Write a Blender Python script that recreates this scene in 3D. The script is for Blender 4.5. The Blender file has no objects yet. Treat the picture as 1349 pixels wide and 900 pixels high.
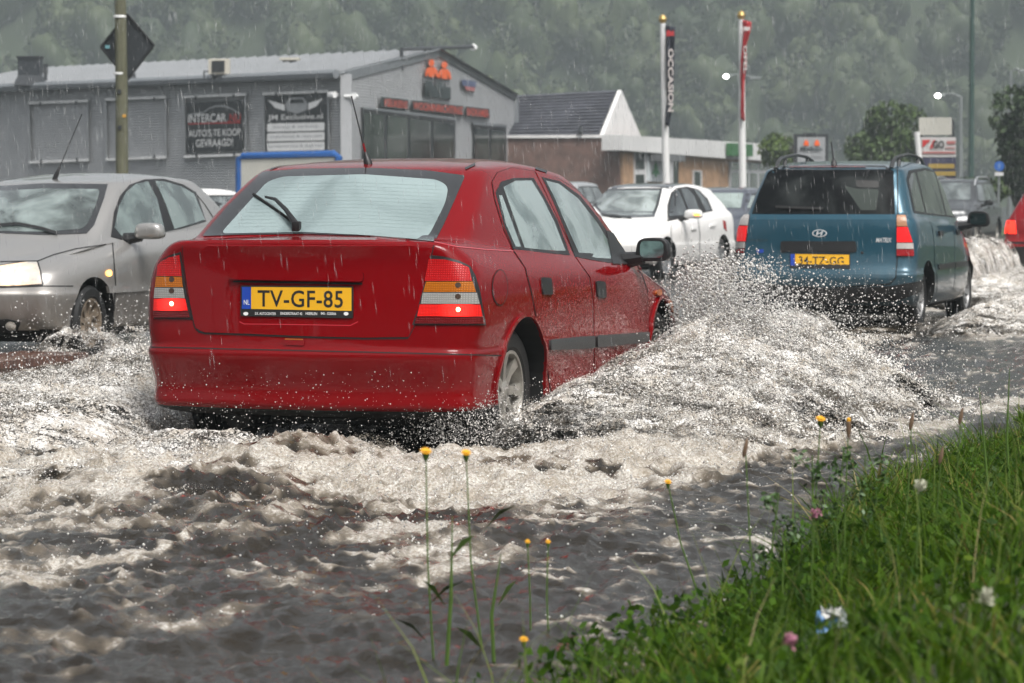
import bpy, bmesh, math, random, os
import numpy as np
from mathutils import Vector, Matrix
from mathutils.bvhtree import BVHTree

R = math.radians
rnd = random.Random(7)
npr = np.random.default_rng(11)
SC = bpy.context.scene
COL = SC.collection

# ------------------------------------------------------------------ camera
F = 4000.0                      # focal length in photo pixels (1349 wide)
CX, CY, HZ = 674.5, 450.0, 259.0
CAMH = 1.255
PITCH = math.atan((CY - HZ) / F)
cam = bpy.data.cameras.new("camera")
cam.sensor_width = 36.0
cam.lens = F / 1349.0 * 36.0
cam.clip_start, cam.clip_end = 0.1, 2000.0
cam.dof.use_dof = True
cam.dof.focus_distance = 14.4
cam.dof.aperture_fstop = 7.0
camo = bpy.data.objects.new("camera", cam)
COL.objects.link(camo)
camo.location = (0, 0, CAMH)
camo.rotation_euler = (math.pi / 2 - PITCH, 0, 0)
SC.camera = camo

# ------------------------------------------------------------------ sky, sun, exposure
SUN_EL, SUN_AZ = R(56), R(150)
w = bpy.data.worlds.new("World")
SC.world = w
w.use_nodes = True
nt = w.node_tree
nt.nodes.clear()
sky = nt.nodes.new("ShaderNodeTexSky")
sky.sky_type = 'NISHITA'
sky.sun_disc = False
sky.sun_elevation = SUN_EL
sky.sun_rotation = SUN_AZ
sky.air_density, sky.dust_density, sky.ozone_density = 1.0, 6.0, 1.0
hs = nt.nodes.new("ShaderNodeHueSaturation")
hs.inputs['Saturation'].default_value = 0.22
bg = nt.nodes.new("ShaderNodeBackground")
bg.inputs['Strength'].default_value = 0.085
wo = nt.nodes.new("ShaderNodeOutputWorld")
nt.links.new(sky.outputs[0], hs.inputs['Color'])
nt.links.new(hs.outputs[0], bg.inputs['Color'])
nt.links.new(bg.outputs[0], wo.inputs['Surface'])
sun = bpy.data.lights.new("sun", 'SUN')
sun.energy = 1.4
sun.angle = R(25)
sun.color = (1.0, 0.97, 0.93)
suno = bpy.data.objects.new("sun", sun)
COL.objects.link(suno)
suno.rotation_euler = (math.pi / 2 - SUN_EL, 0, math.pi - SUN_AZ)
SC.view_settings.view_transform = 'Standard'
SC.view_settings.look = 'None'
SC.view_settings.exposure = 1.12
SC.view_settings.gamma = 1.0
SC.view_settings.use_curve_mapping = False
cy = SC.cycles
cy.max_bounces = 5
cy.diffuse_bounces = 1
cy.glossy_bounces = 2
cy.transmission_bounces = 3
cy.transparent_max_bounces = 24
cy.volume_bounces = 0
cy.caustics_reflective = False
cy.caustics_refractive = False
cy.use_denoising = True
try:
    cy.denoiser = 'OPENIMAGEDENOISE'
    cy.denoising_prefilter = 'ACCURATE'
except Exception:
    pass
cy.use_adaptive_sampling = True
cy.adaptive_threshold = 0.02
cy.sample_clamp_indirect = 4.0

# ------------------------------------------------------------------ pixel measuring helpers
cp, sp = math.cos(PITCH), math.sin(PITCH)
CAM = Vector((0, 0, CAMH))
def ray(px, py):
    a = (px - CX) / F; b = -(py - CY) / F
    return Vector((a, cp + b * sp, -sp + b * cp))
def pt(px, py, d):
    """world point on the pixel's ray at depth y = d"""
    r = ray(px, py)
    return CAM + r * (d / r.y)
def gr(px, py, z=0.0):
    r = ray(px, py)
    return CAM + r * ((z - CAMH) / r.z)
def onplane(px, py, p0, n):
    r = ray(px, py)
    return CAM + r * ((Vector(p0) - CAM).dot(n) / r.dot(n))

# ------------------------------------------------------------------ materials
MATS = {}
def mat(name, col, rough=0.5, metal=0.0, spec=0.5, coat=0.0, var=0.0, vscale=8.0, bump=0.0, bscale=40.0,
        emit=None, estr=0.0, island=0.0, alpha=1.0, transm=0.0, coat_rough=0.04, stretch=(1, 1, 1)):
    if name in MATS: return MATS[name]
    m = bpy.data.materials.new(name); m.use_nodes = True
    t = m.node_tree; b = t.nodes['Principled BSDF']
    b.inputs['Base Color'].default_value = (*col, 1)
    b.inputs['Roughness'].default_value = rough
    b.inputs['Metallic'].default_value = metal
    b.inputs['Specular IOR Level'].default_value = spec
    b.inputs['Coat Weight'].default_value = coat
    b.inputs['Coat Roughness'].default_value = coat_rough
    b.inputs['Alpha'].default_value = alpha
    b.inputs['Transmission Weight'].default_value = transm
    if emit:
        b.inputs['Emission Color'].default_value = (*emit, 1)
        b.inputs['Emission Strength'].default_value = estr
    src = None
    if var or bump:
        tc = t.nodes.new("ShaderNodeTexCoord")
        mp = t.nodes.new("ShaderNodeMapping"); mp.inputs['Scale'].default_value = stretch
        t.links.new(tc.outputs['Object'], mp.inputs[0])
    if var:
        n = t.nodes.new("ShaderNodeTexNoise"); n.inputs['Scale'].default_value = vscale
        n.inputs['Detail'].default_value = 5; n.inputs['Roughness'].default_value = 0.65
        t.links.new(mp.outputs[0], n.inputs['Vector'])
        rp = t.nodes.new("ShaderNodeMapRange")
        rp.inputs['From Min'].default_value = 0.3; rp.inputs['From Max'].default_value = 0.7
        rp.inputs['To Min'].default_value = 1 - var; rp.inputs['To Max'].default_value = 1 + var
        t.links.new(n.outputs['Fac'], rp.inputs['Value'])
        src = rp.outputs[0]
    if island:
        g = t.nodes.new("ShaderNodeNewGeometry")
        rp2 = t.nodes.new("ShaderNodeMapRange")
        rp2.inputs['To Min'].default_value = 1 - island; rp2.inputs['To Max'].default_value = 1 + island
        t.links.new(g.outputs['Random Per Island'], rp2.inputs['Value'])
        if src is None: src = rp2.outputs[0]
        else:
            mm = t.nodes.new("ShaderNodeMath"); mm.operation = 'MULTIPLY'
            t.links.new(src, mm.inputs[0]); t.links.new(rp2.outputs[0], mm.inputs[1]); src = mm.outputs[0]
    if src is not None:
        vm = t.nodes.new("ShaderNodeVectorMath"); vm.operation = 'SCALE'
        vm.inputs[0].default_value = col
        t.links.new(src, vm.inputs['Scale'])
        t.links.new(vm.outputs[0], b.inputs['Base Color'])
    if bump:
        n2 = t.nodes.new("ShaderNodeTexNoise"); n2.inputs['Scale'].default_value = bscale
        n2.inputs['Detail'].default_value = 3
        t.links.new(mp.outputs[0], n2.inputs['Vector'])
        bp = t.nodes.new("ShaderNodeBump"); bp.inputs['Strength'].default_value = bump
        bp.inputs['Distance'].default_value = 0.02
        t.links.new(n2.outputs['Fac'], bp.inputs['Height'])
        t.links.new(bp.outputs[0], b.inputs['Normal'])
    MATS[name] = m
    return m

def paint(name, col, rough=0.3, metal=0.0, dirt=0.25, coat=1.0):
    """wet car paint: clear coat, beads of rain, road film rising from the sills"""
    if name in MATS: return MATS[name]
    m = mat(name, col, rough, metal, spec=.0 if metal < .2 else .3, coat=coat, coat_rough=0.015)
    m.node_tree.nodes['Principled BSDF'].inputs['Coat IOR'].default_value = 1.33
    t = m.node_tree; b = t.nodes['Principled BSDF']
    tc = t.nodes.new("ShaderNodeTexCoord")
    # road film on the lower flanks (a deposit with a shape of its own)
    sx = t.nodes.new("ShaderNodeSeparateXYZ"); t.links.new(tc.outputs['Object'], sx.inputs[0])
    mr = t.nodes.new("ShaderNodeMapRange"); mr.interpolation_type = 'SMOOTHSTEP'
    mr.inputs['From Min'].default_value = 0.85; mr.inputs['From Max'].default_value = 0.25
    t.links.new(sx.outputs['Z'], mr.inputs['Value'])
    mp = t.nodes.new("ShaderNodeMapping"); mp.inputs['Scale'].default_value = (6, 6, 1.4)
    t.links.new(tc.outputs['Object'], mp.inputs[0])
    n = t.nodes.new("ShaderNodeTexNoise"); n.inputs['Scale'].default_value = 3.0; n.inputs['Detail'].default_value = 6
    n.inputs['Roughness'].default_value = 0.7
    t.links.new(mp.outputs[0], n.inputs['Vector'])
    mu = t.nodes.new("ShaderNodeMath"); mu.operation = 'MULTIPLY'
    t.links.new(mr.outputs[0], mu.inputs[0]); t.links.new(n.outputs['Fac'], mu.inputs[1])
    mu2 = t.nodes.new("ShaderNodeMath"); mu2.operation = 'MULTIPLY'; mu2.inputs[1].default_value = dirt * 2
    t.links.new(mu.outputs[0], mu2.inputs[0])
    mx = t.nodes.new("ShaderNodeMix"); mx.data_type = 'RGBA'
    mx.inputs['A'].default_value = (*col, 1); mx.inputs['B'].default_value = (0.16, 0.13, 0.10, 1)
    t.links.new(mu2.outputs[0], mx.inputs['Factor'])
    t.links.new(mx.outputs['Result'], b.inputs['Base Color'])
    # beads and runs of rain
    v = t.nodes.new("ShaderNodeTexVoronoi"); v.inputs['Scale'].default_value = 75
    mp2 = t.nodes.new("ShaderNodeMapping"); mp2.inputs['Scale'].default_value = (1, 1, 0.45)
    t.links.new(tc.outputs['Object'], mp2.inputs[0]); t.links.new(mp2.outputs[0], v.inputs['Vector'])
    vr = t.nodes.new("ShaderNodeMapRange"); vr.inputs['From Min'].default_value = 0.0; vr.inputs['From Max'].default_value = 0.32
    vr.inputs['To Min'].default_value = 1.0; vr.inputs['To Max'].default_value = 0.0
    t.links.new(v.outputs['Distance'], vr.inputs['Value'])
    bp = t.nodes.new("ShaderNodeBump"); bp.inputs['Strength'].default_value = 0.10; bp.inputs['Distance'].default_value = 0.004
    t.links.new(vr.outputs[0], bp.inputs['Height'])
    t.links.new(bp.outputs[0], b.inputs['Coat Normal'])
    return m

def misted(name, dark, light, lo=0.4, hi=0.62, scale=2.0, rough=0.08, zmin=None, coat=1.0):
    """window pane misted inside: a pale film over a dark cabin, glossy outside"""
    if name in MATS: return MATS[name]
    m = mat(name, light, rough, coat=coat, coat_rough=0.02)
    t = m.node_tree; b = t.nodes['Principled BSDF']
    tc = t.nodes.new("ShaderNodeTexCoord")
    n = t.nodes.new("ShaderNodeTexNoise"); n.inputs['Scale'].default_value = scale; n.inputs['Detail'].default_value = 4
    n.inputs['Distortion'].default_value = 0.6
    t.links.new(tc.outputs['Object'], n.inputs['Vector'])
    mr = t.nodes.new("ShaderNodeMapRange"); mr.interpolation_type = 'SMOOTHSTEP'
    mr.inputs['From Min'].default_value = lo; mr.inputs['From Max'].default_value = hi
    t.links.new(n.outputs['Fac'], mr.inputs['Value'])
    mx = t.nodes.new("ShaderNodeMix"); mx.data_type = 'RGBA'
    mx.inputs['A'].default_value = (*dark, 1); mx.inputs['B'].default_value = (*light, 1)
    t.links.new(mr.outputs[0], mx.inputs['Factor'])
    t.links.new(mx.outputs['Result'], b.inputs['Base Color'])
    n2 = t.nodes.new("ShaderNodeTexNoise"); n2.inputs['Scale'].default_value = 90
    mp2 = t.nodes.new("ShaderNodeMapping"); mp2.inputs['Scale'].default_value = (1, 1, 0.3)
    t.links.new(tc.outputs['Object'], mp2.inputs[0]); t.links.new(mp2.outputs[0], n2.inputs['Vector'])
    bp = t.nodes.new("ShaderNodeBump"); bp.inputs['Strength'].default_value = 0.12; bp.inputs['Distance'].default_value = 0.004
    t.links.new(n2.outputs['Fac'], bp.inputs['Height']); t.links.new(bp.outputs[0], b.inputs['Normal'])
    return m

BLACK = mat("black_plastic", (0.012, 0.012, 0.013), 0.45, bump=0.1, bscale=200)
GAP = mat("shut_line", (0.004, 0.004, 0.004), 0.8)
TYRE = mat("tyre_rubber", (0.012, 0.012, 0.012), 0.5, var=0.3, vscale=20)
GREYP = mat("grey_plastic", (0.035, 0.037, 0.038), 0.45, bump=0.15, bscale=150)
CHROME = mat("chrome", (0.7, 0.7, 0.7), 0.15, 1.0)
FRIT = mat("frit_glass", (0.02, 0.021, 0.022), 0.06, coat=1.0)
YEL = mat("plate_yellow", (0.72, 0.38, 0.01), 0.35)
BLUE = mat("plate_blue", (0.01, 0.05, 0.35), 0.35)
INK = mat("plate_ink", (0.008, 0.008, 0.008), 0.5)
WHITEINK = mat("white_ink", (0.75, 0.75, 0.75), 0.5)

# ------------------------------------------------------------------ object helpers
def tag(o, label=None, cat=None, group=None, kind=None):
    if label: o["label"] = label
    if cat: o["category"] = cat
    if group: o["group"] = group
    if kind: o["kind"] = kind
    return o
def empty(name, loc=(0, 0, 0), rz=0.0):
    o = bpy.data.objects.new(name, None); COL.objects.link(o)
    o.location = loc; o.rotation_euler = (0, 0, rz); o.empty_display_size = 0.2
    return o
def mobj(name, me, m, parent=None):
    o = bpy.data.objects.new(name, me); COL.objects.link(o)
    if m is not None:
        for q in (m if isinstance(m, (list, tuple)) else [m]): me.materials.append(q)
    if parent: o.parent = parent
    return o
def smooth(me, ang=35):
    me.shade_smooth()
    me.set_sharp_from_angle(angle=R(ang))

class MB:
    def __init__(s): s.v = []; s.f = []; s.m = []
    def add(s, vs, fs, mi=0):
        k = len(s.v); s.v += [tuple(v) for v in vs]
        s.f += [tuple(i + k for i in f) for f in fs]; s.m += [mi] * len(fs)
        return s
    def box(s, c, d, M=None, mi=0, bev=0.0):
        x, y, z = d[0] / 2, d[1] / 2, d[2] / 2
        if bev > 0:
            bm = bmesh.new(); bmesh.ops.create_cube(bm, size=1.0)
            for v in bm.verts: v.co = Vector((v.co.x * d[0], v.co.y * d[1], v.co.z * d[2]))
            bmesh.ops.bevel(bm, geom=bm.edges[:], offset=bev, segments=2, affect='EDGES', profile=0.6)
            bm.verts.index_update()
            vs = [v.co.copy() for v in bm.verts]; fs = [[v.index for v in f.verts] for f in bm.faces]; bm.free()
        else:
            vs = [Vector(p) for p in ((-x, -y, -z), (x, -y, -z), (x, y, -z), (-x, y, -z), (-x, -y, z), (x, -y, z), (x, y, z), (-x, y, z))]
            fs = [(0, 3, 2, 1), (4, 5, 6, 7), (0, 1, 5, 4), (1, 2, 6, 5), (2, 3, 7, 6), (3, 0, 4, 7)]
        if M is not None: vs = [M @ v for v in vs]
        c = Vector(c)
        return s.add([v + c for v in vs], fs, mi)
    def tube(s, path, rad, n=8, mi=0, cap=True):
        path = [Vector(p) for p in path]
        rr = rad if isinstance(rad, (list, tuple)) else [rad] * len(path)
        vs, fs = [], []
        up = Vector((0.13, 0.21, 0.97))
        for i, p in enumerate(path):
            d = (path[min(i + 1, len(path) - 1)] - path[max(i - 1, 0)]).normalized()
            a = d.cross(up)
            if a.length < 0.05: a = d.cross(Vector((1, 0, 0)))
            a.normalize(); b = d.cross(a)
            for k in range(n):
                t = 2 * math.pi * k / n
                vs.append(p + (a * math.cos(t) + b * math.sin(t)) * rr[i])
        for i in range(len(path) - 1):
            for k in range(n):
                k2 = (k + 1) % n
                fs.append((i * n + k, i * n + k2, (i + 1) * n + k2, (i + 1) * n + k))
        if cap:
            fs.append(tuple(range(n))); fs.append(tuple(reversed(range((len(path) - 1) * n, len(path) * n))))
        return s.add(vs, fs, mi)
    def lathe(s, prof, c, axis=Vector((0, 0, 1)), n=32, mi=0, a0=0, a1=2 * math.pi):
        """prof: list of (radius, height along axis)"""
        axis = Vector(axis).normalized(); q = axis.to_track_quat('Z', 'Y'); c = Vector(c)
        full = abs(a1 - a0 - 2 * math.pi) < 1e-6
        m = n if full else n + 1
        vs, fs = [], []
        for r, h in prof:
            for k in range(m):
                t = a0 + (a1 - a0) * k / n
                vs.append(c + q @ Vector((r * math.cos(t), r * math.sin(t), h)))
        for i in range(len(prof) - 1):
            for k in range(n):
                k2 = (k + 1) % m
                fs.append((i * m + k, i * m + k2, (i + 1) * m + k2, (i + 1) * m + k))
        return s.add(vs, fs, mi)
    def prism(s, poly, o, ax, ay, t, mi=0):
        """2D polygon in plane o+ax*x+ay*y extruded along ax x ay by t"""
        o, ax, ay = Vector(o), Vector(ax), Vector(ay); n = ax.cross(ay).normalized()
        k = len(poly)
        vs = [o + ax * p[0] + ay * p[1] for p in poly]
        vs += [v + n * t for v in vs]
        fs = [tuple(reversed(range(k))), tuple(range(k, 2 * k))] + [(i, (i + 1) % k, k + (i + 1) % k, k + i) for i in range(k)]
        return s.add(vs, fs, mi)
    def quad(s, a, b, c, d, mi=0): return s.add([a, b, c, d], [(0, 1, 2, 3)], mi)
    def build(s, name, m, parent=None, sm=False, ang=35):
        me = bpy.data.meshes.new(name)
        me.from_pydata(s.v, [], s.f); me.update()
        if len(set(s.m)) > 1: me.polygons.foreach_set("material_index", s.m)
        if sm: smooth(me, ang)
        return mobj(name, me, m, parent)

def npmesh(name, V, Fq, m, parent=None, sm=False, k=4):
    """V (n,3), Fq (m,k) uniform polygons, fast"""
    me = bpy.data.meshes.new(name)
    me.vertices.add(len(V)); me.vertices.foreach_set("co", np.ascontiguousarray(V, dtype=np.float32).ravel())
    nf = len(Fq)
    me.loops.add(nf * k); me.loops.foreach_set("vertex_index", np.ascontiguousarray(Fq, dtype=np.int32).ravel())
    me.polygons.add(nf)
    me.polygons.foreach_set("loop_start", np.arange(0, nf * k, k, dtype=np.int32))
    me.update(calc_edges=True)
    if sm: me.shade_smooth()
    me.validate()
    return mobj(name, me, m, parent)

def copy_tree(o, parent=None):
    c = o.copy(); COL.objects.link(c)
    if parent: c.parent = parent; c.matrix_parent_inverse = o.matrix_parent_inverse
    for ch in list(o.children): copy_tree(ch, c)
    return c

# ------------------------------------------------------------------ lettering (meshes from the built-in font)
def text_mesh(s, bold=0.0, spacing=1.0):
    cu = bpy.data.curves.new("t", 'FONT'); cu.body = s; cu.size = 1.0; cu.offset = bold
    cu.space_character = spacing; cu.resolution_u = 3
    ob = bpy.data.objects.new("t", cu); COL.objects.link(ob)
    dg = bpy.context.evaluated_depsgraph_get()
    me = bpy.data.meshes.new_from_object(ob.evaluated_get(dg))
    bpy.data.objects.remove(ob); bpy.data.curves.remove(cu)
    vs = [(v.co.x, v.co.y) for v in me.vertices]; fs = [tuple(p.vertices) for p in me.polygons]
    bpy.data.meshes.remove(me)
    x0 = min(v[0] for v in vs); x1 = max(v[0] for v in vs); y0 = min(v[1] for v in vs); y1 = max(v[1] for v in vs)
    return [((x - x0) / (x1 - x0), (y - y0) / (y1 - y0)) for x, y in vs], fs   # unit square
TXT = {}
def T(s, bold=0.0, spacing=1.0):
    k = (s, bold, spacing)
    if k not in TXT: TXT[k] = text_mesh(s, bold, spacing)
    return TXT[k]

# ------------------------------------------------------------------ noise
def _hash(ix, iy, seed):
    h = (ix.astype(np.int64) * 374761393 + iy.astype(np.int64) * 668265263 + seed * 1442695041) & 0xFFFFFFFF
    h = ((h ^ (h >> 13)) * 1274126177) & 0xFFFFFFFF
    return ((h ^ (h >> 16)) & 0xFFFFFF) / float(0xFFFFFF)
def vnoise(x, y, seed=0):
    xi, yi = np.floor(x), np.floor(y); fx, fy = x - xi, y - yi
    ux, uy = fx * fx * fx * (fx * (fx * 6 - 15) + 10), fy * fy * fy * (fy * (fy * 6 - 15) + 10)
    a = _hash(xi, yi, seed); b = _hash(xi + 1, yi, seed); c = _hash(xi, yi + 1, seed); d = _hash(xi + 1, yi + 1, seed)
    return (a + (b - a) * ux) * (1 - uy) + (c + (d - c) * ux) * uy
def fbm(x, y, oct=4, seed=0, gain=0.5):
    s = 0; a = 1; t = 0
    for o in range(oct):
        s = s + a * vnoise(x, y, seed + o * 17); t += a; a *= gain
        x, y = x * 1.9 + y * 0.6 + 5.3, y * 1.9 - x * 0.6 + 1.7
    return s / t
def ridged(x, y, oct=4, seed=0, gain=0.55):
    s = 0; a = 1; t = 0
    for o in range(oct):
        s = s + a * (1 - np.abs(2 * vnoise(x, y, seed + o * 13) - 1)) ** 2; t += a; a *= gain
        x, y = x * 1.9 + y * 0.6 + 5.3, y * 1.9 - x * 0.6 + 1.7
    return s / t
def sstep(a, b, x):
    t = np.clip((x - a) / (b - a), 0, 1); return t * t * (3 - 2 * t)
# ================================================================== CARS
def outline(L, nrear=5, ncorn=3, nside=13):
    """half outline, rear centre -> front centre; returns [(x, y, z)]"""
    xr, xf, hw = L['xr'], L['xf'], L['hw']
    br, rr, bf, rf = L.get('br', .06), L.get('rr', .12), L.get('bf', .18), L.get('rf', .25)
    tr, tf = L.get('tr', .03), L.get('tf', .05)
    z = L['z']
    hr, hf = hw - tr, hw - tf
    pts = []
    for i in range(nrear):
        t = i / (nrear - 1); pts.append((xr + br * t * t, t * (hr - rr)))
    for i in range(1, ncorn + 1):
        a = (math.pi / 2) * i / (ncorn + 1)
        pts.append((xr + br + rr * (1 - math.cos(a)), hr - rr + rr * math.sin(a)))
    x0, x1 = xr + br + rr, xf - bf - rf
    for i in range(nside):
        t = i / (nside - 1)
        y = hw
        if t < .35: y -= tr * (1 - t / .35) ** 2
        if t > .6: y -= tf * ((t - .6) / .4) ** 2
        pts.append((x0 + (x1 - x0) * t, y))
    for i in range(ncorn, 0, -1):
        a = (math.pi / 2) * i / (ncorn + 1)
        pts.append((xf - bf - rf * (1 - math.cos(a)), hf - rf + rf * math.sin(a)))
    for i in range(nrear - 1, -1, -1):
        t = i / (nrear - 1); pts.append((xf - bf * t * t, t * (hf - rf)))
    out = []
    for x, y in pts:
        f = (x - xr) / (xf - xr)
        if isinstance(z, (int, float)): zz = z
        else:
            zz = z[-1][1]
            for (f0, z0), (f1, z1) in zip(z[:-1], z[1:]):
                if f <= f1:
                    q = max(0, (f - f0) / (f1 - f0)); q = q * q * (3 - 2 * q); zz = z0 + (z1 - z0) * q; break
        out.append((x, y, zz))
    return out

def loft_body(levels, sub=2):
    rows = []
    for L in levels:
        h = outline(L)
        rows.append(h + [(x, -y, z) for x, y, z in h[-2:0:-1]])
    n = len(rows[0]); nh = len(outline(levels[0]))
    V = [p for r in rows for p in r]
    Fc = []
    for k in range(len(rows) - 1):
        for i in range(n):
            j = (i + 1) % n
            Fc.append((k * n + i, k * n + j, (k + 1) * n + j, (k + 1) * n + i))
    def cap(k, flip):
        b = k * n
        for i in range(nh - 1):
            a0, a1 = b + i, b + i + 1
            c0, c1 = b + (n - i) % n, b + (n - i - 1) % n
            if i == 0: f = (a0, c1, a1)
            elif i == nh - 2: f = (a0, c0, a1)
            else: f = (a0, c0, c1, a1)
            Fc.append(tuple(reversed(f)) if flip else f)
    cap(0, False); cap(len(rows) - 1, True)
    me = bpy.data.meshes.new("body"); me.from_pydata(V, [], Fc); me.update()
    bm = bmesh.new(); bm.from_mesh(me); bmesh.ops.recalc_face_normals(bm, faces=bm.faces[:]); bm.to_mesh(me); bm.free()
    ob = bpy.data.objects.new("tmp", me); COL.objects.link(ob)
    md = ob.modifiers.new("s", 'SUBSURF'); md.levels = sub; md.render_levels = sub
    dg = bpy.context.evaluated_depsgraph_get()
    m2 = bpy.data.meshes.new_from_object(ob.evaluated_get(dg))
    bpy.data.objects.remove(ob); bpy.data.meshes.remove(me)
    return m2

def lens_mat(name, col, estr=0.0, scale=60, centre=None, glow=0.12):
    """ribbed lamp lens; a lit one glows from its bulb"""
    m = mat(name, col, 0.2, spec=.3, coat=.35, coat_rough=0.02)
    t = m.node_tree; b = t.nodes['Principled BSDF']
    tc = t.nodes.new("ShaderNodeTexCoord")
    w_ = t.nodes.new("ShaderNodeTexWave"); w_.bands_direction = 'Y'; w_.inputs['Scale'].default_value = scale * .5
    w2 = t.nodes.new("ShaderNodeTexWave"); w2.bands_direction = 'Z'; w2.inputs['Scale'].default_value = scale * .5
    t.links.new(tc.outputs['Object'], w_.inputs[0]); t.links.new(tc.outputs['Object'], w2.inputs[0])
    mu = t.nodes.new("ShaderNodeMath"); mu.operation = 'MULTIPLY'
    t.links.new(w_.outputs['Fac'], mu.inputs[0]); t.links.new(w2.outputs['Fac'], mu.inputs[1])
    bp = t.nodes.new("ShaderNodeBump"); bp.inputs['Strength'].default_value = .25; bp.inputs['Distance'].default_value = .006
    t.links.new(mu.outputs[0], bp.inputs['Height']); t.links.new(bp.outputs[0], b.inputs['Normal'])
    mr = t.nodes.new("ShaderNodeMapRange"); mr.inputs['To Min'].default_value = .78; mr.inputs['To Max'].default_value = 1.3
    t.links.new(mu.outputs[0], mr.inputs['Value'])
    vm = t.nodes.new("ShaderNodeVectorMath"); vm.operation = 'SCALE'; vm.inputs[0].default_value = col
    t.links.new(mr.outputs[0], vm.inputs['Scale']); t.links.new(vm.outputs[0], b.inputs['Base Color'])
    if estr:
        b.inputs['Emission Color'].default_value = (*emitc(col), 1)
        e = t.nodes.new("ShaderNodeMath"); e.operation = 'MULTIPLY'; e.inputs[1].default_value = estr
        if centre is not None:
            ds = t.nodes.new("ShaderNodeVectorMath"); ds.operation = 'DISTANCE'; ds.inputs[1].default_value = centre
            t.links.new(tc.outputs['Object'], ds.inputs[0])
            m2 = t.nodes.new("ShaderNodeMapRange"); m2.interpolation_type = 'SMOOTHERSTEP'
            m2.inputs['From Min'].default_value = 0; m2.inputs['From Max'].default_value = glow
            m2.inputs['To Min'].default_value = 1; m2.inputs['To Max'].default_value = .06
            t.links.new(ds.outputs['Value'], m2.inputs['Value'])
            m3 = t.nodes.new("ShaderNodeMath"); m3.operation = 'MULTIPLY'
            t.links.new(m2.outputs[0], m3.inputs[0]); t.links.new(mr.outputs[0], m3.inputs[1])
            t.links.new(m3.outputs[0], e.inputs[0])
        else:
            t.links.new(mr.outputs[0], e.inputs[0])
        t.links.new(e.outputs[0], b.inputs['Emission Strength'])
    return m
def emitc(c):
    k = max(c); return tuple(min(1, x / k) for x in c)

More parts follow.
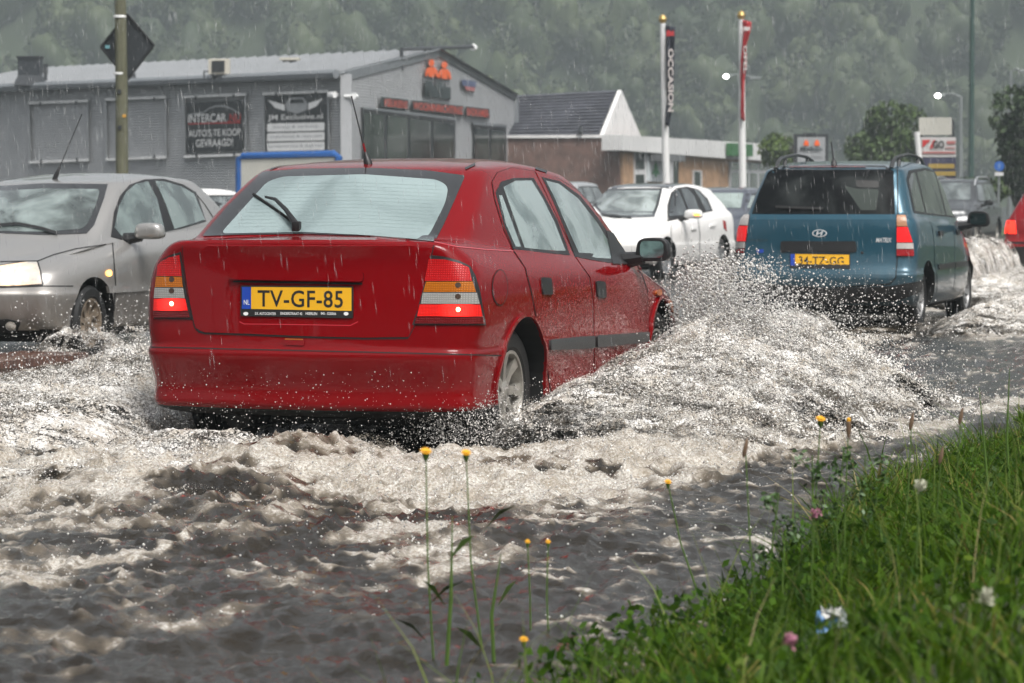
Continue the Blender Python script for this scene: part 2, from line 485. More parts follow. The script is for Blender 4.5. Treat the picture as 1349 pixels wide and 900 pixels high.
class Car:
    def __init__(s, name, label, cat, loc, yaw, levels, pmat, wheels, sub=2, group=None, archr=None, archmat=None):
        """yaw: heading angle from +Y towards +X (degrees); local x forward, y left"""
        s.root = empty(name, (loc[0], loc[1], loc[2] if len(loc) > 2 else 0), R(90 - yaw))
        tag(s.root, label, cat, group)
        s.M = Matrix.Translation(s.root.location) @ Matrix.Rotation(R(90 - yaw), 4, 'Z')
        s.Mi = s.M.inverted()
        me = loft_body(levels, sub)
        s.bvh = BVHTree.FromPolygons([v.co for v in me.vertices], [tuple(p.vertices) for p in me.polygons])
        # wheel arches
        ob = bpy.data.objects.new("tmpb", me); COL.objects.link(ob)
        r = archr or wheels['r'] + .045
        mb = MB()
        for x in wheels['x']:
            mb.lathe([(0.001, -1.2), (r, -1.2), (r, 1.2), (0.001, 1.2)], (x, 0, wheels['r'] + .012), (0, 1, 0), n=40)
        cut = mb.build("tmpc", None)
        md = ob.modifiers.new("b", 'BOOLEAN'); md.object = cut; md.operation = 'DIFFERENCE'; md.solver = 'EXACT'
        dg = bpy.context.evaluated_depsgraph_get()
        m2 = bpy.data.meshes.new_from_object(ob.evaluated_get(dg)); m2.name = "body"
        cm = cut.data; bpy.data.objects.remove(cut); bpy.data.meshes.remove(cm)
        bpy.data.objects.remove(ob); bpy.data.meshes.remove(me)
        m2.materials.clear()
        mi = []
        for p in m2.polygons:
            c = p.center; k = 0
            if p.normal.z < -.75 and c.z < .32: k = 1
            for x in wheels['x']:
                dx, dz = c.x - x, c.z - wheels['r'] - .012
                q = math.hypot(dx, dz)
                if abs(q - r) < .02 and abs(p.normal.y) < .2 and (p.normal.x * dx + p.normal.z * dz) < 0: k = 1
            mi.append(k)
        s.body = mobj("body", m2, [pmat, GAP], s.root)
        m2.polygons.foreach_set("material_index", mi)
        smooth(m2, 40)
        s.paint = pmat
        s.wh = wheels
    def hit(s, o, d):
        h = s.bvh.ray_cast(o, d)
        return (h[0], h[1]) if h[0] is not None else None
    def px(s, p):
        o = s.Mi @ CAM; d = (s.Mi.to_3x3() @ ray(*p)).normalized()
        return s.hit(o, d)
    def side(s, p, sg=-1): return s.hit(Vector((p[0], sg * 4, p[1])), Vector((0, -sg, 0)))
    def rear(s, p): return s.hit(Vector((-4, p[0], p[1])), Vector((1, 0, 0)))
    def front(s, p): return s.hit(Vector((9, p[0], p[1])), Vector((-1, 0, 0)))
    def top(s, p): return s.hit(Vector((p[0], p[1], 5)), Vector((0, 0, -1)))
    def fn(s, mode):
        return {'px': s.px, 'right': lambda p: s.side(p, -1), 'left': lambda p: s.side(p, 1), 'rear': s.rear, 'front': s.front, 'top': s.top}[mode]
    def map(s, poly, mode, cen=None):
        f = s.fn(mode) if isinstance(mode, str) else mode
        n = len(poly)
        c = cen or (sum(p[0] for p in poly) / n, sum(p[1] for p in poly) / n)
        out = []
        for p in poly:
            h = None
            for k in range(26):
                q = (p[0] + (c[0] - p[0]) * k * .04, p[1] + (c[1] - p[1]) * k * .04)
                h = f(q)
                if h: break
            if not h:
                if mode == 'px':
                    o = s.Mi @ CAM; d = (s.Mi.to_3x3() @ ray(*p)).normalized()
                    m_ = Vector((2.0, 0, .8)); g = s.bvh.find_nearest(o + d * (m_ - o).dot(d))
                else: g = s.bvh.find_nearest(Vector((p[0], 0, p[1])))
                h = (g[0], g[1])
            out.append(h)
        return out
    def patch(s, name, poly, m, off=.002, thick=.0, step=6, mode='px', parent=None, mirror=False, rnd_=0, ang=30):
        """panel that follows the body surface inside a measured outline"""
        if rnd_: poly = round_poly(poly, rnd_)
        xs = [p[0] for p in poly]; ys = [p[1] for p in poly]
        if mode != 'px' and step == 6: step = .06
        bm = bmesh.new()
        f0 = bm.faces.new([bm.verts.new((p[0], p[1], 0)) for p in poly])
        for k, (lo, hi) in enumerate(((min(xs), max(xs)), (min(ys), max(ys)))):
            nn = max(1, int((hi - lo) / step))
            for i in range(1, nn):
                co = [0, 0, 0]; no = [0, 0, 0]; co[k] = lo + (hi - lo) * i / nn; no[k] = 1
                bmesh.ops.bisect_plane(bm, geom=bm.verts[:] + bm.edges[:] + bm.faces[:], plane_co=co, plane_no=no, dist=1e-6)
        bm.verts.index_update()
        v2 = [(v.co.x, v.co.y) for v in bm.verts]
        fs = [[v.index for v in f.verts] for f in bm.faces]
        bd = [(e.verts[0].index, e.verts[1].index) for e in bm.edges if e.is_boundary]
        bm.free()
        h = s.map(v2, mode, (sum(xs) / len(xs), sum(ys) / len(ys)))
        n = len(v2)
        V = [c + q * (off + thick) for c, q in h] + [c - q * .004 for c, q in h]
        # orient: make first face agree with its hit normal
        bm = bmesh.new()
        vv = [bm.verts.new(v) for v in V]
        for f in fs:
            try:
                g = bm.faces.new([vv[i] for i in f]); g.normal_update()
                if g.normal.dot(h[f[0]][1]) < 0: g.normal_flip()
            except ValueError: pass
        for a, b in bd:
            try: bm.faces.new([vv[a], vv[b], vv[b + n], vv[a + n]])
            except ValueError: pass
        for v in [v for v in bm.verts if not v.link_faces]: bm.verts.remove(v)
        bmesh.ops.recalc_face_normals(bm, faces=bm.faces[:])
        # recalc may point the open shell inwards: check against the hit normals
        bm.normal_update()
        top = [f for f in bm.faces if all(v in vv[:n] for v in f.verts)] if len(bm.faces) < 40 else bm.faces[:60]
        me = bpy.data.meshes.new(name); bm.to_mesh(me); bm.free()
        acc = 0
        nh = sum((q for _, q in h), Vector()).normalized()
        for p in me.polygons: acc += p.normal.dot(nh) * p.area
        if acc < 0: me.flip_normals()
        smooth(me, ang)
        o = mobj(name, me, m, parent or s.root)
        r = [o]
        if mirror:
            me2 = me.copy()
            for v in me2.vertices: v.co.y = -v.co.y
            me2.flip_normals()
            o2 = bpy.data.objects.new(name, me2); COL.objects.link(o2); o2.parent = s.root
            r.append(o2)
        return r if mirror else o
    def line(s, name, pts, wd, m=GAP, off=.0014, mode='px', parent=None, mirror=False, step=None):
        """narrow strip on the surface along a measured line (a shut line, a moulding)"""
        step = step or (3 if mode == 'px' else .04)
        P = []
        for a, b in zip(pts[:-1], pts[1:]):
            d = math.hypot(b[0] - a[0], b[1] - a[1]); k = max(1, int(d / step))
            P += [(a[0] + (b[0] - a[0]) * i / k, a[1] + (b[1] - a[1]) * i / k) for i in range(k)]
        P.append(pts[-1])
        l, r = [], []
        for i, p in enumerate(P):
            a, b = P[max(0, i - 1)], P[min(len(P) - 1, i + 1)]
            dx, dy = b[0] - a[0], b[1] - a[1]; q = math.hypot(dx, dy) or 1
            nx, ny = -dy / q * wd / 2, dx / q * wd / 2
            l.append((p[0] + nx, p[1] + ny)); r.append((p[0] - nx, p[1] - ny))
        f = s.fn(mode)
        mb = MB(); last = None
        for a, b in zip(l, r):
            ha, hb = f(a), f(b)
            if ha and hb and (ha[0] - hb[0]).length < .15:
                cur = (ha[0] + ha[1] * off, hb[0] + hb[1] * off)
                if last and (last[0] - cur[0]).length < .25: mb.quad(last[0], last[1], cur[1], cur[0])
                last = cur
            else: last = None
        if not mb.f: return None
        o = mb.build(name, m, parent or s.root)
        if mirror:
            me2 = o.data.copy()
            for v in me2.vertices: v.co.y = -v.co.y
            me2.flip_normals()
            o2 = bpy.data.objects.new(name, me2); COL.objects.link(o2); o2.parent = s.root
        return o
    def text(s, name, string, quad, m, off=.004, bold=0.0, spacing=1.0, parent=None, mode='px'):
        """quad px: top-left, top-right, bottom-right, bottom-left"""
        vs, fs = T(string, bold, spacing)
        P = []
        for x, y in vs:
            a = [quad[3][k] + (quad[2][k] - quad[3][k]) * x for k in (0, 1)]
            b = [quad[0][k] + (quad[1][k] - quad[0][k]) * x for k in (0, 1)]
            P.append((a[0] + (b[0] - a[0]) * y, a[1] + (b[1] - a[1]) * y))
        h = s.map(P, mode)
        me = bpy.data.meshes.new(name); me.from_pydata([c + n * off for c, n in h], [], fs); me.update()
        return mobj(name, me, m, parent or s.root)
    def wheel(s, x, y, spokes=6, rimc=None, rim_r=.2, wd=.19, dish=.035, steer=0):
        sg = 1 if y > 0 else -1
        r = s.wh['r']
        ax = Vector((0, sg, 0))
        mb = MB()
        h = wd / 2
        mb.lathe([(rim_r, -h * .8), (rim_r + .02, -h), (r - .03, -h), (r - .006, -h + .02), (r, -h * .5), (r - .006, -h * .48), (r - .006, -h * .4), (r, -h * .38), (r, 0), (r - .007, .004), (r - .007, .014), (r, .018), (r, h * .5), (r - .006, h - .02), (r - .03, h), (rim_r + .02, h), (rim_r, h * .8)], (0, 0, 0), ax, n=48)
        ty = mb.build("wheel", TYRE, s.root, True)
        ty.location = (x, y - sg * h, r); ty.rotation_euler = (0, rnd.uniform(0, 6), steer)
        rimc = rimc or mat("alloy", (0.42, 0.40, 0.36), .35, .6, var=.2, vscale=30)
        mb = MB()
        mb.lathe([(rim_r + .004, h * .92), (rim_r - .012, h * .92), (rim_r - .02, h * .7), (rim_r - .022, -h)], (0, 0, 0), ax, n=40)
        mb.lathe([(rim_r - .02, -h * .2), (.001, -h * .2)], (0, 0, 0), ax, n=24, mi=1)
        mb.lathe([(.055, -h * .1), (.055, h * .55), (.045, h * .66), (.001, h * .68)], (0, 0, 0), ax, n=20)
        for k in range(spokes):
            a = 2 * math.pi * k / spokes
            M = Matrix.Rotation(a, 3, 'Y')
            w0, w1 = .024, .036
            v = []
            for (rr, ww, yy) in ((.03, w0, h * .6), (rim_r * .55, w0 * .85, h * .66), (rim_r - .01, w1, h * .84)):
                for q, dy in ((-1, 0), (1, 0), (1, -.03), (-1, -.03)):
                    v.append(M @ Vector((q * ww, sg * (yy + dy), rr)))
            f = []
            for i in range(2):
                for j in range(4):
                    f.append((i * 4 + j, i * 4 + (j + 1) % 4, i * 4 + 4 + (j + 1) % 4, i * 4 + 4 + j))
            mb.add(v, f)
        ri = mb.build("rim", [rimc, GAP], ty, True, 45)
        return ty
    def wheels4(s, **k):
        for x in s.wh['x']:
            for sg in (1, -1):
                s.wheel(x, sg * s.wh['y'], **k)
        # dark floor pan and axles between the wheels
        mb = MB()
        a, b = s.wh['x']
        mb.box(((a + b) / 2, 0, .20), (b - a + .9, 1.1, .08))
        for x in (a, b): mb.tube([(x, -.6, s.wh['r']), (x, .6, s.wh['r'])], .03)
        mb.tube([(a - .7, .35, .21), (a - .2, .35, .21)], .07, 12)
        mb.build("underfloor", GAP, s.root)

def round_poly(poly, r, seg=4):
    out = []
    n = len(poly)
    for i in range(n):
        p0, p, p1 = Vector(poly[i - 1]), Vector(poly[i]), Vector(poly[(i + 1) % n])
        a, b = p0 - p, p1 - p
        q = min(r, a.length * .45, b.length * .45)
        A, B = p + a.normalized() * q, p + b.normalized() * q
        for k in range(seg + 1):
            t = k / seg
            v = A * (1 - t) ** 2 + p * 2 * t * (1 - t) + B * t * t
            out.append((v.x, v.y))
    return out
def ell(cx, cy_, rx, ry, n=20):
    return [(cx + rx * math.cos(2 * math.pi * k / n), cy_ + ry * math.sin(2 * math.pi * k / n)) for k in range(n)]

def mirror_housing(car, x, y, z, sz, m, gm, flip=1):
    """door mirror: rounded shell on a short arm, glass facing backwards"""
    sg = 1 if y > 0 else -1
    bm = bmesh.new(); bmesh.ops.create_icosphere(bm, subdivisions=3, radius=1.0)
    for v in bm.verts:
        c = v.co
        def se(t, e): return math.copysign(abs(t) ** e, t)
        c.x, c.y, c.z = se(c.x, .6), se(c.y, .55), se(c.z, .55)
        if c.x < -.35: c.x = -.35 - (abs(c.x) - .35) * .05
        c.x, c.y, c.z = c.x * sz[0] / 2, c.y * sz[1] / 2 * (1 - .1 * c.z), c.z * sz[2] / 2
        c += Vector((x, y, z))
    me = bpy.data.meshes.new("door_mirror"); bm.to_mesh(me); bm.free(); smooth(me, 60)
    o = mobj("door_mirror", me, m, car.root)
    mb = MB()
    mb.tube([(x, y - sg * sz[1] * .3, z - sz[2] * .35), (x + .01, y - sg * (sz[1] * .5 + .1), z - sz[2] * .5)], [.035, .05], 8)
    mb.build("arm", BLACK, o, True)
    gx = x - sz[0] / 2 * .37
    q = round_poly([(-sz[1] * .36, -sz[2] * .34), (sz[1] * .36, -sz[2] * .34), (sz[1] * .36, sz[2] * .36), (-sz[1] * .36, sz[2] * .36)], .03)
    mb = MB(); mb.prism([(a, b) for a, b in q], (gx, y, z), (0, -1, 0), (0, 0, 1), .004)
    mb.build("glass", gm, o)
    return o

DEEP = mat("dark_glass", (0.008, 0.010, 0.011), 0.04, coat=1.0)
MIRG = mat("mirror_glass", (0.45, 0.55, 0.55), 0.08, 1.0, var=.2, vscale=25)

# ---------------------------------------------------------------- red saloon
def saloon_levels(L=4.25, W=1.71, H=1.425, belt=.0, deck=0.0):
    k = L / 4.25; q = W / 1.71 ; h = H / 1.425
    lv = [
     dict(xr=.45, xf=3.95, hw=.66, z=.20, br=.02),
     dict(xr=.16, xf=4.08, hw=.76, z=.205, br=.05, rr=.16),
     dict(xr=.030, xf=4.16, hw=.838, z=.245, br=.08, rr=.17, tr=.02, tf=.06),
     dict(xr=.014, xf=4.18, hw=.850, z=.275, br=.08, rr=.17, tr=.02, tf=.06),
     dict(xr=.034, xf=4.22, hw=.842, z=.335, br=.08, rr=.17, tr=.02, tf=.06),
     dict(xr=.022, xf=4.24, hw=.852, z=.40, br=.08, rr=.17, tr=.02, tf=.06),
     dict(xr=.0, xf=4.25, hw=0.867, z=.49, br=.08, rr=.17, tr=.02, tf=.06),
     dict(xr=.0, xf=4.25, hw=0.868, z=[(0, .528), (1, .53)], br=.08, rr=.17, tr=.02, tf=.06),
     dict(xr=.024, xf=4.24, hw=0.860, z=[(0, .538), (1, .545)], br=.08, rr=.17, tr=.02, tf=.06),
     dict(xr=.034, xf=4.23, hw=0.864, z=.60, br=.07, rr=.16, tr=.012, tf=.07),
     dict(xr=.050, xf=4.20, hw=0.869, z=[(0, .70), (.5, .70), (1, .66)], br=.07, rr=.15, tr=.012, tf=.08),
     dict(xr=.066, xf=4.17, hw=0.870, z=[(0, .82), (.5, .80), (1, .70)], br=.07, rr=.14, tr=.015, tf=.10),
     dict(xr=.080, xf=4.12, hw=0.864, z=[(0, .92), (.3, .88), (.6, .85), (1, .73)], br=.07, rr=.14, tr=.025, tf=.12),
     dict(xr=.078, xf=4.04, hw=.838, z=[(0, .985), (.12, .95), (.3, .915), (.7, .875), (1, .76)], br=.065, rr=.14, tr=.045, tf=.14),
     dict(xr=.060, xf=3.98, hw=.815, z=[(0, 1.04), (.06, 1.02), (.25, .955), (.7, .90), (1, .78)], br=.065, rr=.14, tr=.075, tf=.14, rf=.3),
     dict(xr=.085, xf=3.88, hw=.795, z=[(0, 1.052), (.1, 1.035), (.3, .975), (.7, .91), (1, .80)], br=.07, rr=.15, tr=.09, rf=.35),
     dict(xr=.17, xf=3.75, hw=.785, z=[(0, 1.047), (.2, 1.0), (.7, .925), (1, .85)], br=.07, rr=.16, tr=.06, rf=.28, bf=.2),
     dict(xr=.28, xf=3.55, hw=.782, z=[(0, 1.05), (.2, 1.02), (.7, .94), (1, .905)], br=.07, rr=.16, tr=.06, rf=.22, bf=.2),
     dict(xr=.34, xf=3.40, hw=.772, z=[(0, 1.085), (.2, 1.05), (.7, .98), (1, .95)], br=.07, rr=.16, tr=.06, rf=.18, bf=.2),
     dict(xr=.53, xf=3.12, hw=.718, z=[(0, 1.20), (1, 1.14)], br=.07, rr=.15, tr=.03, rf=.16, bf=.2, tf=.04),
     dict(xr=.77, xf=2.80, hw=.646, z=[(0, 1.335), (1, 1.30)], br=.06, rr=.14, tr=.015, rf=.14, bf=.17, tf=.03),
     dict(xr=.88, xf=2.65, hw=.612, z=[(0, 1.385), (.4, 1.395), (1, 1.36)], br=.06, rr=.13, tr=.01, rf=.13, bf=.15, tf=.03),
     dict(xr=.96, xf=2.56, hw=.575, z=[(0, 1.405), (.4, 1.42), (1, 1.385)], br=.06, rr=.13, tr=.01, rf=.12, bf=.14, tf=.03),
     dict(xr=1.12, xf=2.25, hw=.45, z=[(0, 1.425), (.5, 1.445), (1, 1.41)], br=.05, rr=.12, rf=.12, bf=.12),
     dict(xr=1.40, xf=2.05, hw=.22, z=[(0, 1.445), (.5, 1.455), (1, 1.435)], br=.02, rr=.07, rf=.08, bf=.05),
    ]
    for l in lv:
        for a in ('xr', 'xf'): l[a] *= k
        l['hw'] *= q
        l['z'] = l['z'] * h if isinstance(l['z'], (int, float)) else [(f, z * h) for f, z in l['z']]
    return lv

RED = paint("red_paint", (0.175, 0.0006, 0.0028), .25, dirt=.03, coat=1.0)
def build_red():
    c = Car("red_saloon_car", "red four-door saloon ploughing through the flood, centre of the road, dented-free tail with yellow plate".replace("dented-free ", ""),
            "car", (-1.03, 14.22), 18.5, saloon_levels(), RED, dict(x=(.86, 3.46), y=.80, r=.308), archr=.352)
    P = c.patch
    # rear window
    rw = P("rear_window", [(266, 312), (300, 272), (346, 227), (400, 223), (484, 222), (560, 225), (613, 232), (600, 262), (585, 296), (573, 319), (500, 312), (400, 309), (320, 310)], FRIT, .002, .002, 8, rnd_=4)
    gl = misted("rear_glass", (.10, .14, .14), (.29, .37, .37), .25, .6, 1.6)
    P("pane", [(291, 309), (352, 241), (372, 234), (480, 231), (576, 238), (591, 247), (587, 268), (566, 310), (556, 317), (480, 311), (400, 307)], gl, .005, .001, 8, parent=rw, rnd_=8)
    for k in range(13):
        y = 244 + k * 4.7
        t = (y - 241) / 68.
        c.line("heating_wire", [(352 - 58 * t + 8, y), (470, y - 2), (586 - 22 * t, y + 3)], .35, mat("heating_wire", (.19, .25, .245), .3), .0064, parent=rw)
    wl = [(392, 303), (380, 288), (366, 273), (352, 266), (335, 259)]
    h = c.map(wl, 'px', (430, 280))
    mb = MB(); mb.tube([h[0][0] + h[0][1] * .03, h[1][0] + h[1][1] * .05, h[2][0] + h[2][1] * .045, h[3][0] + h[3][1] * .028], [.016, .011, .009, .006], 8)
    h2 = c.map([(388, 296), (335, 259)], 'px', (430, 280))
    mb.box(h[0][0] + h[0][1] * .02, (.035, .04, .05), bev=.008)
    wi = mb.build("wiper", BLACK, c.root, True)
    mb = MB(); mb.tube([h2[0][0] + h2[0][1] * .012, h2[1][0] + h2[1][1] * .014], .007, 6); mb.build("blade", GAP, wi)
    # boot lid and everything on it
    lid = P("boot_lid", [(241, 324), (262, 319), (300, 314), (400, 310), (500, 313), (571, 323), (566, 345), (560, 372), (551, 410), (545, 431), (538, 444), (480, 445), (400, 443), (330, 440), (270, 438), (258, 432), (251, 400), (244, 355)], RED, .003, .001, 7)
    c.line("lid_gap", [(241, 324), (244, 355), (251, 400), (257, 431), (262, 437), (270, 439), (330, 441), (400, 444), (480, 446), (537, 445.5), (545, 431), (551, 410), (560, 372), (571, 323)], 2.6, GAP, .0022)
    hd = P("handle_bar", [(306, 356), (480, 358), (480, 372), (306, 369)], RED, .003, .024, 3, parent=lid, rnd_=5)
    c.line("recess_shade", [(308, 371), (390, 372.6), (478, 374.2)], 2.2, GAP, .006, parent=lid)  # dark strip painting the shade in the recess below the handle bar
    P("lock", ell(387, 364.3, 3.6, 3.9, 14), CHROME, .02, .004, 3, parent=lid)
    pl = P("number_plate", [(318.5, 376.5), (466, 377.5), (466, 419.5), (318.5, 416.5)], INK, .006, .006, 10, rnd_=2)
    P("yellow_field", [(332.5, 378.5), (464, 379.5), (464, 410), (332.5, 407.5)], YEL, .0125, .0005, 12, parent=pl)
    P("blue_band", [(320.5, 378.5), (332.3, 378.5), (332.3, 407.5), (320.5, 407.3)], BLUE, .0125, .0005, 12, parent=pl)
    c.text("lettering", "TV-GF-85", [(341, 382.5), (453, 383.5), (453, 406.2), (341, 404.5)], INK, .0138, .012, 1.05, parent=pl)
    c.text("lettering", "NL", [(323, 395.5), (330.5, 395.5), (330.5, 402), (323, 402)], WHITEINK, .0138, parent=pl)
    for s_, a, b in (("S.K. AUTOCENTER", 337.5, 365), ("EINDERSTRAAT 42", 371, 399.5), ("HEERLEN", 404, 419), ("045 - 5220066", 424, 444)):
        c.text("lettering", s_, [(a, 411.6), (b, 412.1), (b, 415.6), (a, 415.1)], WHITEINK, .0132, .01, parent=pl)
    for a in (325.5, 457): P("emblem", ell(a, 413.8, 3.2, 2.4, 12), WHITEINK, .0128, .0004, 3, parent=pl)
    c.line("crease_highlight", [(316, 424), (322, 427), (400, 428), (462, 429), (472, 424)], 1.2, mat("red_highlight", (.5, .02, .035), .3, coat=1), .0052, parent=lid)  # brighter red strip, the highlight on the pressed crease painted in
    # bumper seam, tow flap, corner gaps
    c.line("bumper_seam", [(199, 457.5), (300, 460), (430, 463), (560, 466), (662, 468.5)], 1.5, GAP, .0016)
    P("tow_flap", [(374, 446), (402, 447), (401, 456), (376, 455)], RED, .003, .003, 4, rnd_=2)
    c.line("reflector", [(376, 447), (400, 447.6)], 1.6, mat("amber_dull", (.35, .09, .01), .3), .007)
    # lamps
    LR = lens_mat("lens_red", (.46, .005, .007)); LD = lens_mat("lens_dark_red", (.13, .004, .006))
    LA = lens_mat("lens_amber", (.42, .12, .004)); LC = lens_mat("lens_clear", (.30, .30, .285))
    def lamp(outer, segs, bulb):
        o = P("tail_lamp", outer, BLACK, .003, .001, 5)
        cen = c.map([bulb], 'px', (400, 400))[0][0]
        for nm, poly, m_ in segs:
            if m_ == 'lit': m_ = lens_mat("lens_lit_%d" % int(bulb[0]), (.62, .010, .007), 1.7, 90, tuple(cen), .11)
            P(nm, poly, m_, .008, .004, 4, parent=o)
        P("bulb_glow", ell(bulb[0], bulb[1], 2.6, 3.0, 12), mat("bulb_hot", (1, .4, .2), emit=(1, .32, .16), estr=7), .0135, .001, 2, parent=o)
        for q in (0, 1):
            d = (2, -18 - 15 * q)
            P("reflector_bowl", ell(bulb[0] + d[0] - 2, bulb[1] + d[1] + 1, 3.6, 3.6, 12), mat("bowl", (.05, .03, .02), .3), .0125, .0006, 3, parent=o)
    lamp([(566, 336), (585, 338), (605, 344), (619, 351), (626, 364), (632, 385), (639.5, 428.5), (543, 428.5), (551, 405), (560, 370)],
         [("lens_upper", [(565.5, 341), (585, 342), (604, 347.5), (616, 353.5), (620, 370.5), (560, 370.5)], LR),
          ("lens_indicator", [(562, 371.5), (621, 371.5), (625, 385), (558, 385)], LA),
          ("lens_reverse", [(557.5, 386), (626, 386), (629.5, 400.5), (555, 400.5)], LC),
          ("lens_stop", [(553.5, 401.5), (630, 401.5), (633, 417), (550, 417)], 'lit'),
          ("lens_lower", [(549, 418), (634, 418), (636, 426.5), (547, 426.5)], LD)], (603, 408))
    lamp([(238.5, 332), (225, 336), (213, 343), (208, 349), (205, 375), (203.5, 420), (254, 421), (246, 385), (242, 355)],
         [("lens_upper", [(237, 336), (225, 339), (215, 344.5), (210, 350), (208.5, 364), (240, 364)], LR),
          ("lens_indicator", [(208, 365), (240, 365), (241.5, 378.5), (206.5, 378.5)], LA),
          ("lens_reverse", [(206, 379.5), (242, 379.5), (244, 393), (205, 393)], LC),
          ("lens_stop", [(205, 394), (244.5, 394), (248, 409.5), (204.5, 409.5)], 'lit'),
          ("lens_lower", [(204.5, 410.5), (248.5, 410.5), (251, 418.5), (204.5, 418.5)], LD)], (228, 400.5))
    # doors, side glass
    rd = [(648, 240), (655, 228), (674, 221.5), (703, 226), (730, 280), (757, 340), (775, 365), (780, 395), (781, 440), (781, 520), (726, 520), (717, 455), (708, 425), (700, 385), (692, 353), (677, 331), (664, 303), (652, 264)]
    fd = [(705, 226), (730, 233), (760, 251), (790, 282), (816, 315), (832, 340), (844, 362), (852, 385), (853.5, 440), (851, 490), (783, 510), (782, 400), (777, 365), (759, 340), (731, 280)]
    d1 = P("door", rd, RED, .0025, .001, 7, mirror=True)[0]
    d2 = P("door", fd, RED, .0025, .001, 7, mirror=True)[0]
    c.line("door_gap", rd[14:] + rd[:4], 1.5, GAP, .0022, mirror=True)
    c.line("door_gap", rd[3:10], 1.7, GAP, .0022, mirror=True)
    c.line("door_gap", rd[10:15], 1.7, GAP, .0022, mirror=True)
    c.line("door_gap", fd[1:10], 1.7, GAP, .0022, mirror=True)
    SG = misted("side_glass", (.045, .085, .08), (.26, .33, .32), .36, .55, 3.2)
    wr = P("side_window", [(652, 254), (659, 240), (676, 235), (702, 235), (718, 262), (734, 292), (750, 337), (718, 334), (676, 329), (664, 300)], BLACK, .004, .001, 7, mirror=True)[0]
    P("pane", [(662, 247), (678, 239), (699, 238.5), (714, 263), (729, 293), (744, 331.5), (716, 330), (690, 327), (677, 290)], SG, .0055, .001, 7, parent=wr)
    P("quarter_pane", [(656, 258), (660, 258), (672, 290), (685, 326), (678, 325.5), (666, 298)], SG, .0055, .001, 7, parent=wr)
    wf = P("side_window", [(713, 234), (736, 239), (763, 258), (788, 289), (810, 322), (820, 346), (800, 347), (757, 339), (742, 300), (728, 266)], BLACK, .004, .001, 7, mirror=True)[0]
    P("pane", [(718, 238.5), (735, 243), (760, 262), (784, 292), (800, 318), (809, 342), (785, 341), (762, 335.5), (746, 300), (731, 265)], SG, .0055, .001, 7, parent=wf)
    P("sail_panel", [(797, 304), (806, 308), (824, 336), (828, 349), (806, 349)], BLACK, .006, .004, 5)
    for q, dd in (([(711, 365.5), (724, 366.5), (726, 388.5), (713, 388)], d1), ([(783, 370), (795, 371), (797, 392.5), (785, 392)], d2)):
        hn = P("door_handle", q, BLACK, .004, .008, 4, parent=dd, rnd_=3)
    for q, dd in (([(722, 448), (780, 443), (780, 458), (722, 461)], d1), ([(783.5, 442.5), (852, 437), (852, 449.5), (783.5, 457.5)], d2)):
        P("rub_strip", q, GREYP, .004, .014, 5, parent=dd, rnd_=2)
    P("fuel_flap", ell(658, 379, 9.5, 22.5, 24), RED, .0035, .001, 5)
    c.line("flap_gap", ell(658, 379, 10, 23.3, 30) + [(668, 379)], 1.1, GAP, .003)
    P("side_indicator", ell(866, 386, 3.4, 4.0, 12), mat("amber_dull", (.35, .09, .01), .3), .004, .01, 3)
    c.line("roof_moulding", [(613, 223), (626, 217), (640, 213.5), (665, 213), (690, 217), (720, 227)], 3.0, GREYP, .004, mirror=True)
    c.line("wing_gap", [(853, 385), (846, 364), (835, 347)], 1.4, GAP, .003)
    c.line("quarter_highlight", [(572, 319), (600, 325), (640, 329), (676, 331)], 1.1, mat("red_highlight", (.5, .02, .035), .3, coat=1), .002)  # brighter red line painting the highlight along the rear quarter
    # flared arch lips
    for x in c.wh['x']:
        for md in ('right', 'left'):
            a0_ = -8 if x < 2 else 55
            pts = [(x + .372 * math.cos(a), .32 + .372 * math.sin(a)) for a in [R(t) for t in range(a0_, 189, 7)]]
            ins = [(x + .352 * math.cos(a), .32 + .352 * math.sin(a)) for a in [R(t) for t in range(188, a0_ - 1, -7)]]
            pts = [p for p in pts + ins]
            c.patch("arch_lip", pts, RED, .002, .012, .08, mode=md)
    # front lamp corner just seen behind the wing, mirrors, aerial
    P("front_indicator", [(878, 400), (884, 392), (888, 402), (886, 412)], mat("amber_dull", (.35, .09, .01), .3), .003, .003, 3)
    mirror_housing(c, 2.86, -.945, .965, (.15, .185, .13), BLACK, MIRG)
    mirror_housing(c, 2.86, .945, .965, (.17, .20, .145), RED, MIRG)
    mb = MB()
    b = c.top((1.26, .0)); b = c.px((485, 216)) or b
    e = c.Mi @ pt(463, 127, (c.M @ b[0]).y + .05)
    dv = (e - b[0])
    mb.lathe([(.022, -.01), (.022, .012), (.014, .035), (.008, .06), (.001, .065)], b[0], dv, 14)
    ae = mb.build("aerial", BLACK, c.root, True)
    mb = MB(); mb.tube([b[0] + dv * .1, b[0] + dv * .30], .0055, 8); mb.build("lower_mast", RED, ae, True)
    mb = MB(); mb.tube([b[0] + dv * .30, b[0] + dv * .97, b[0] + dv * 1.0], [.0045, .003, .005], 8); mb.build("mast", BLACK, ae, True)
    c.wheels4(spokes=7, rim_r=.195)
    return c
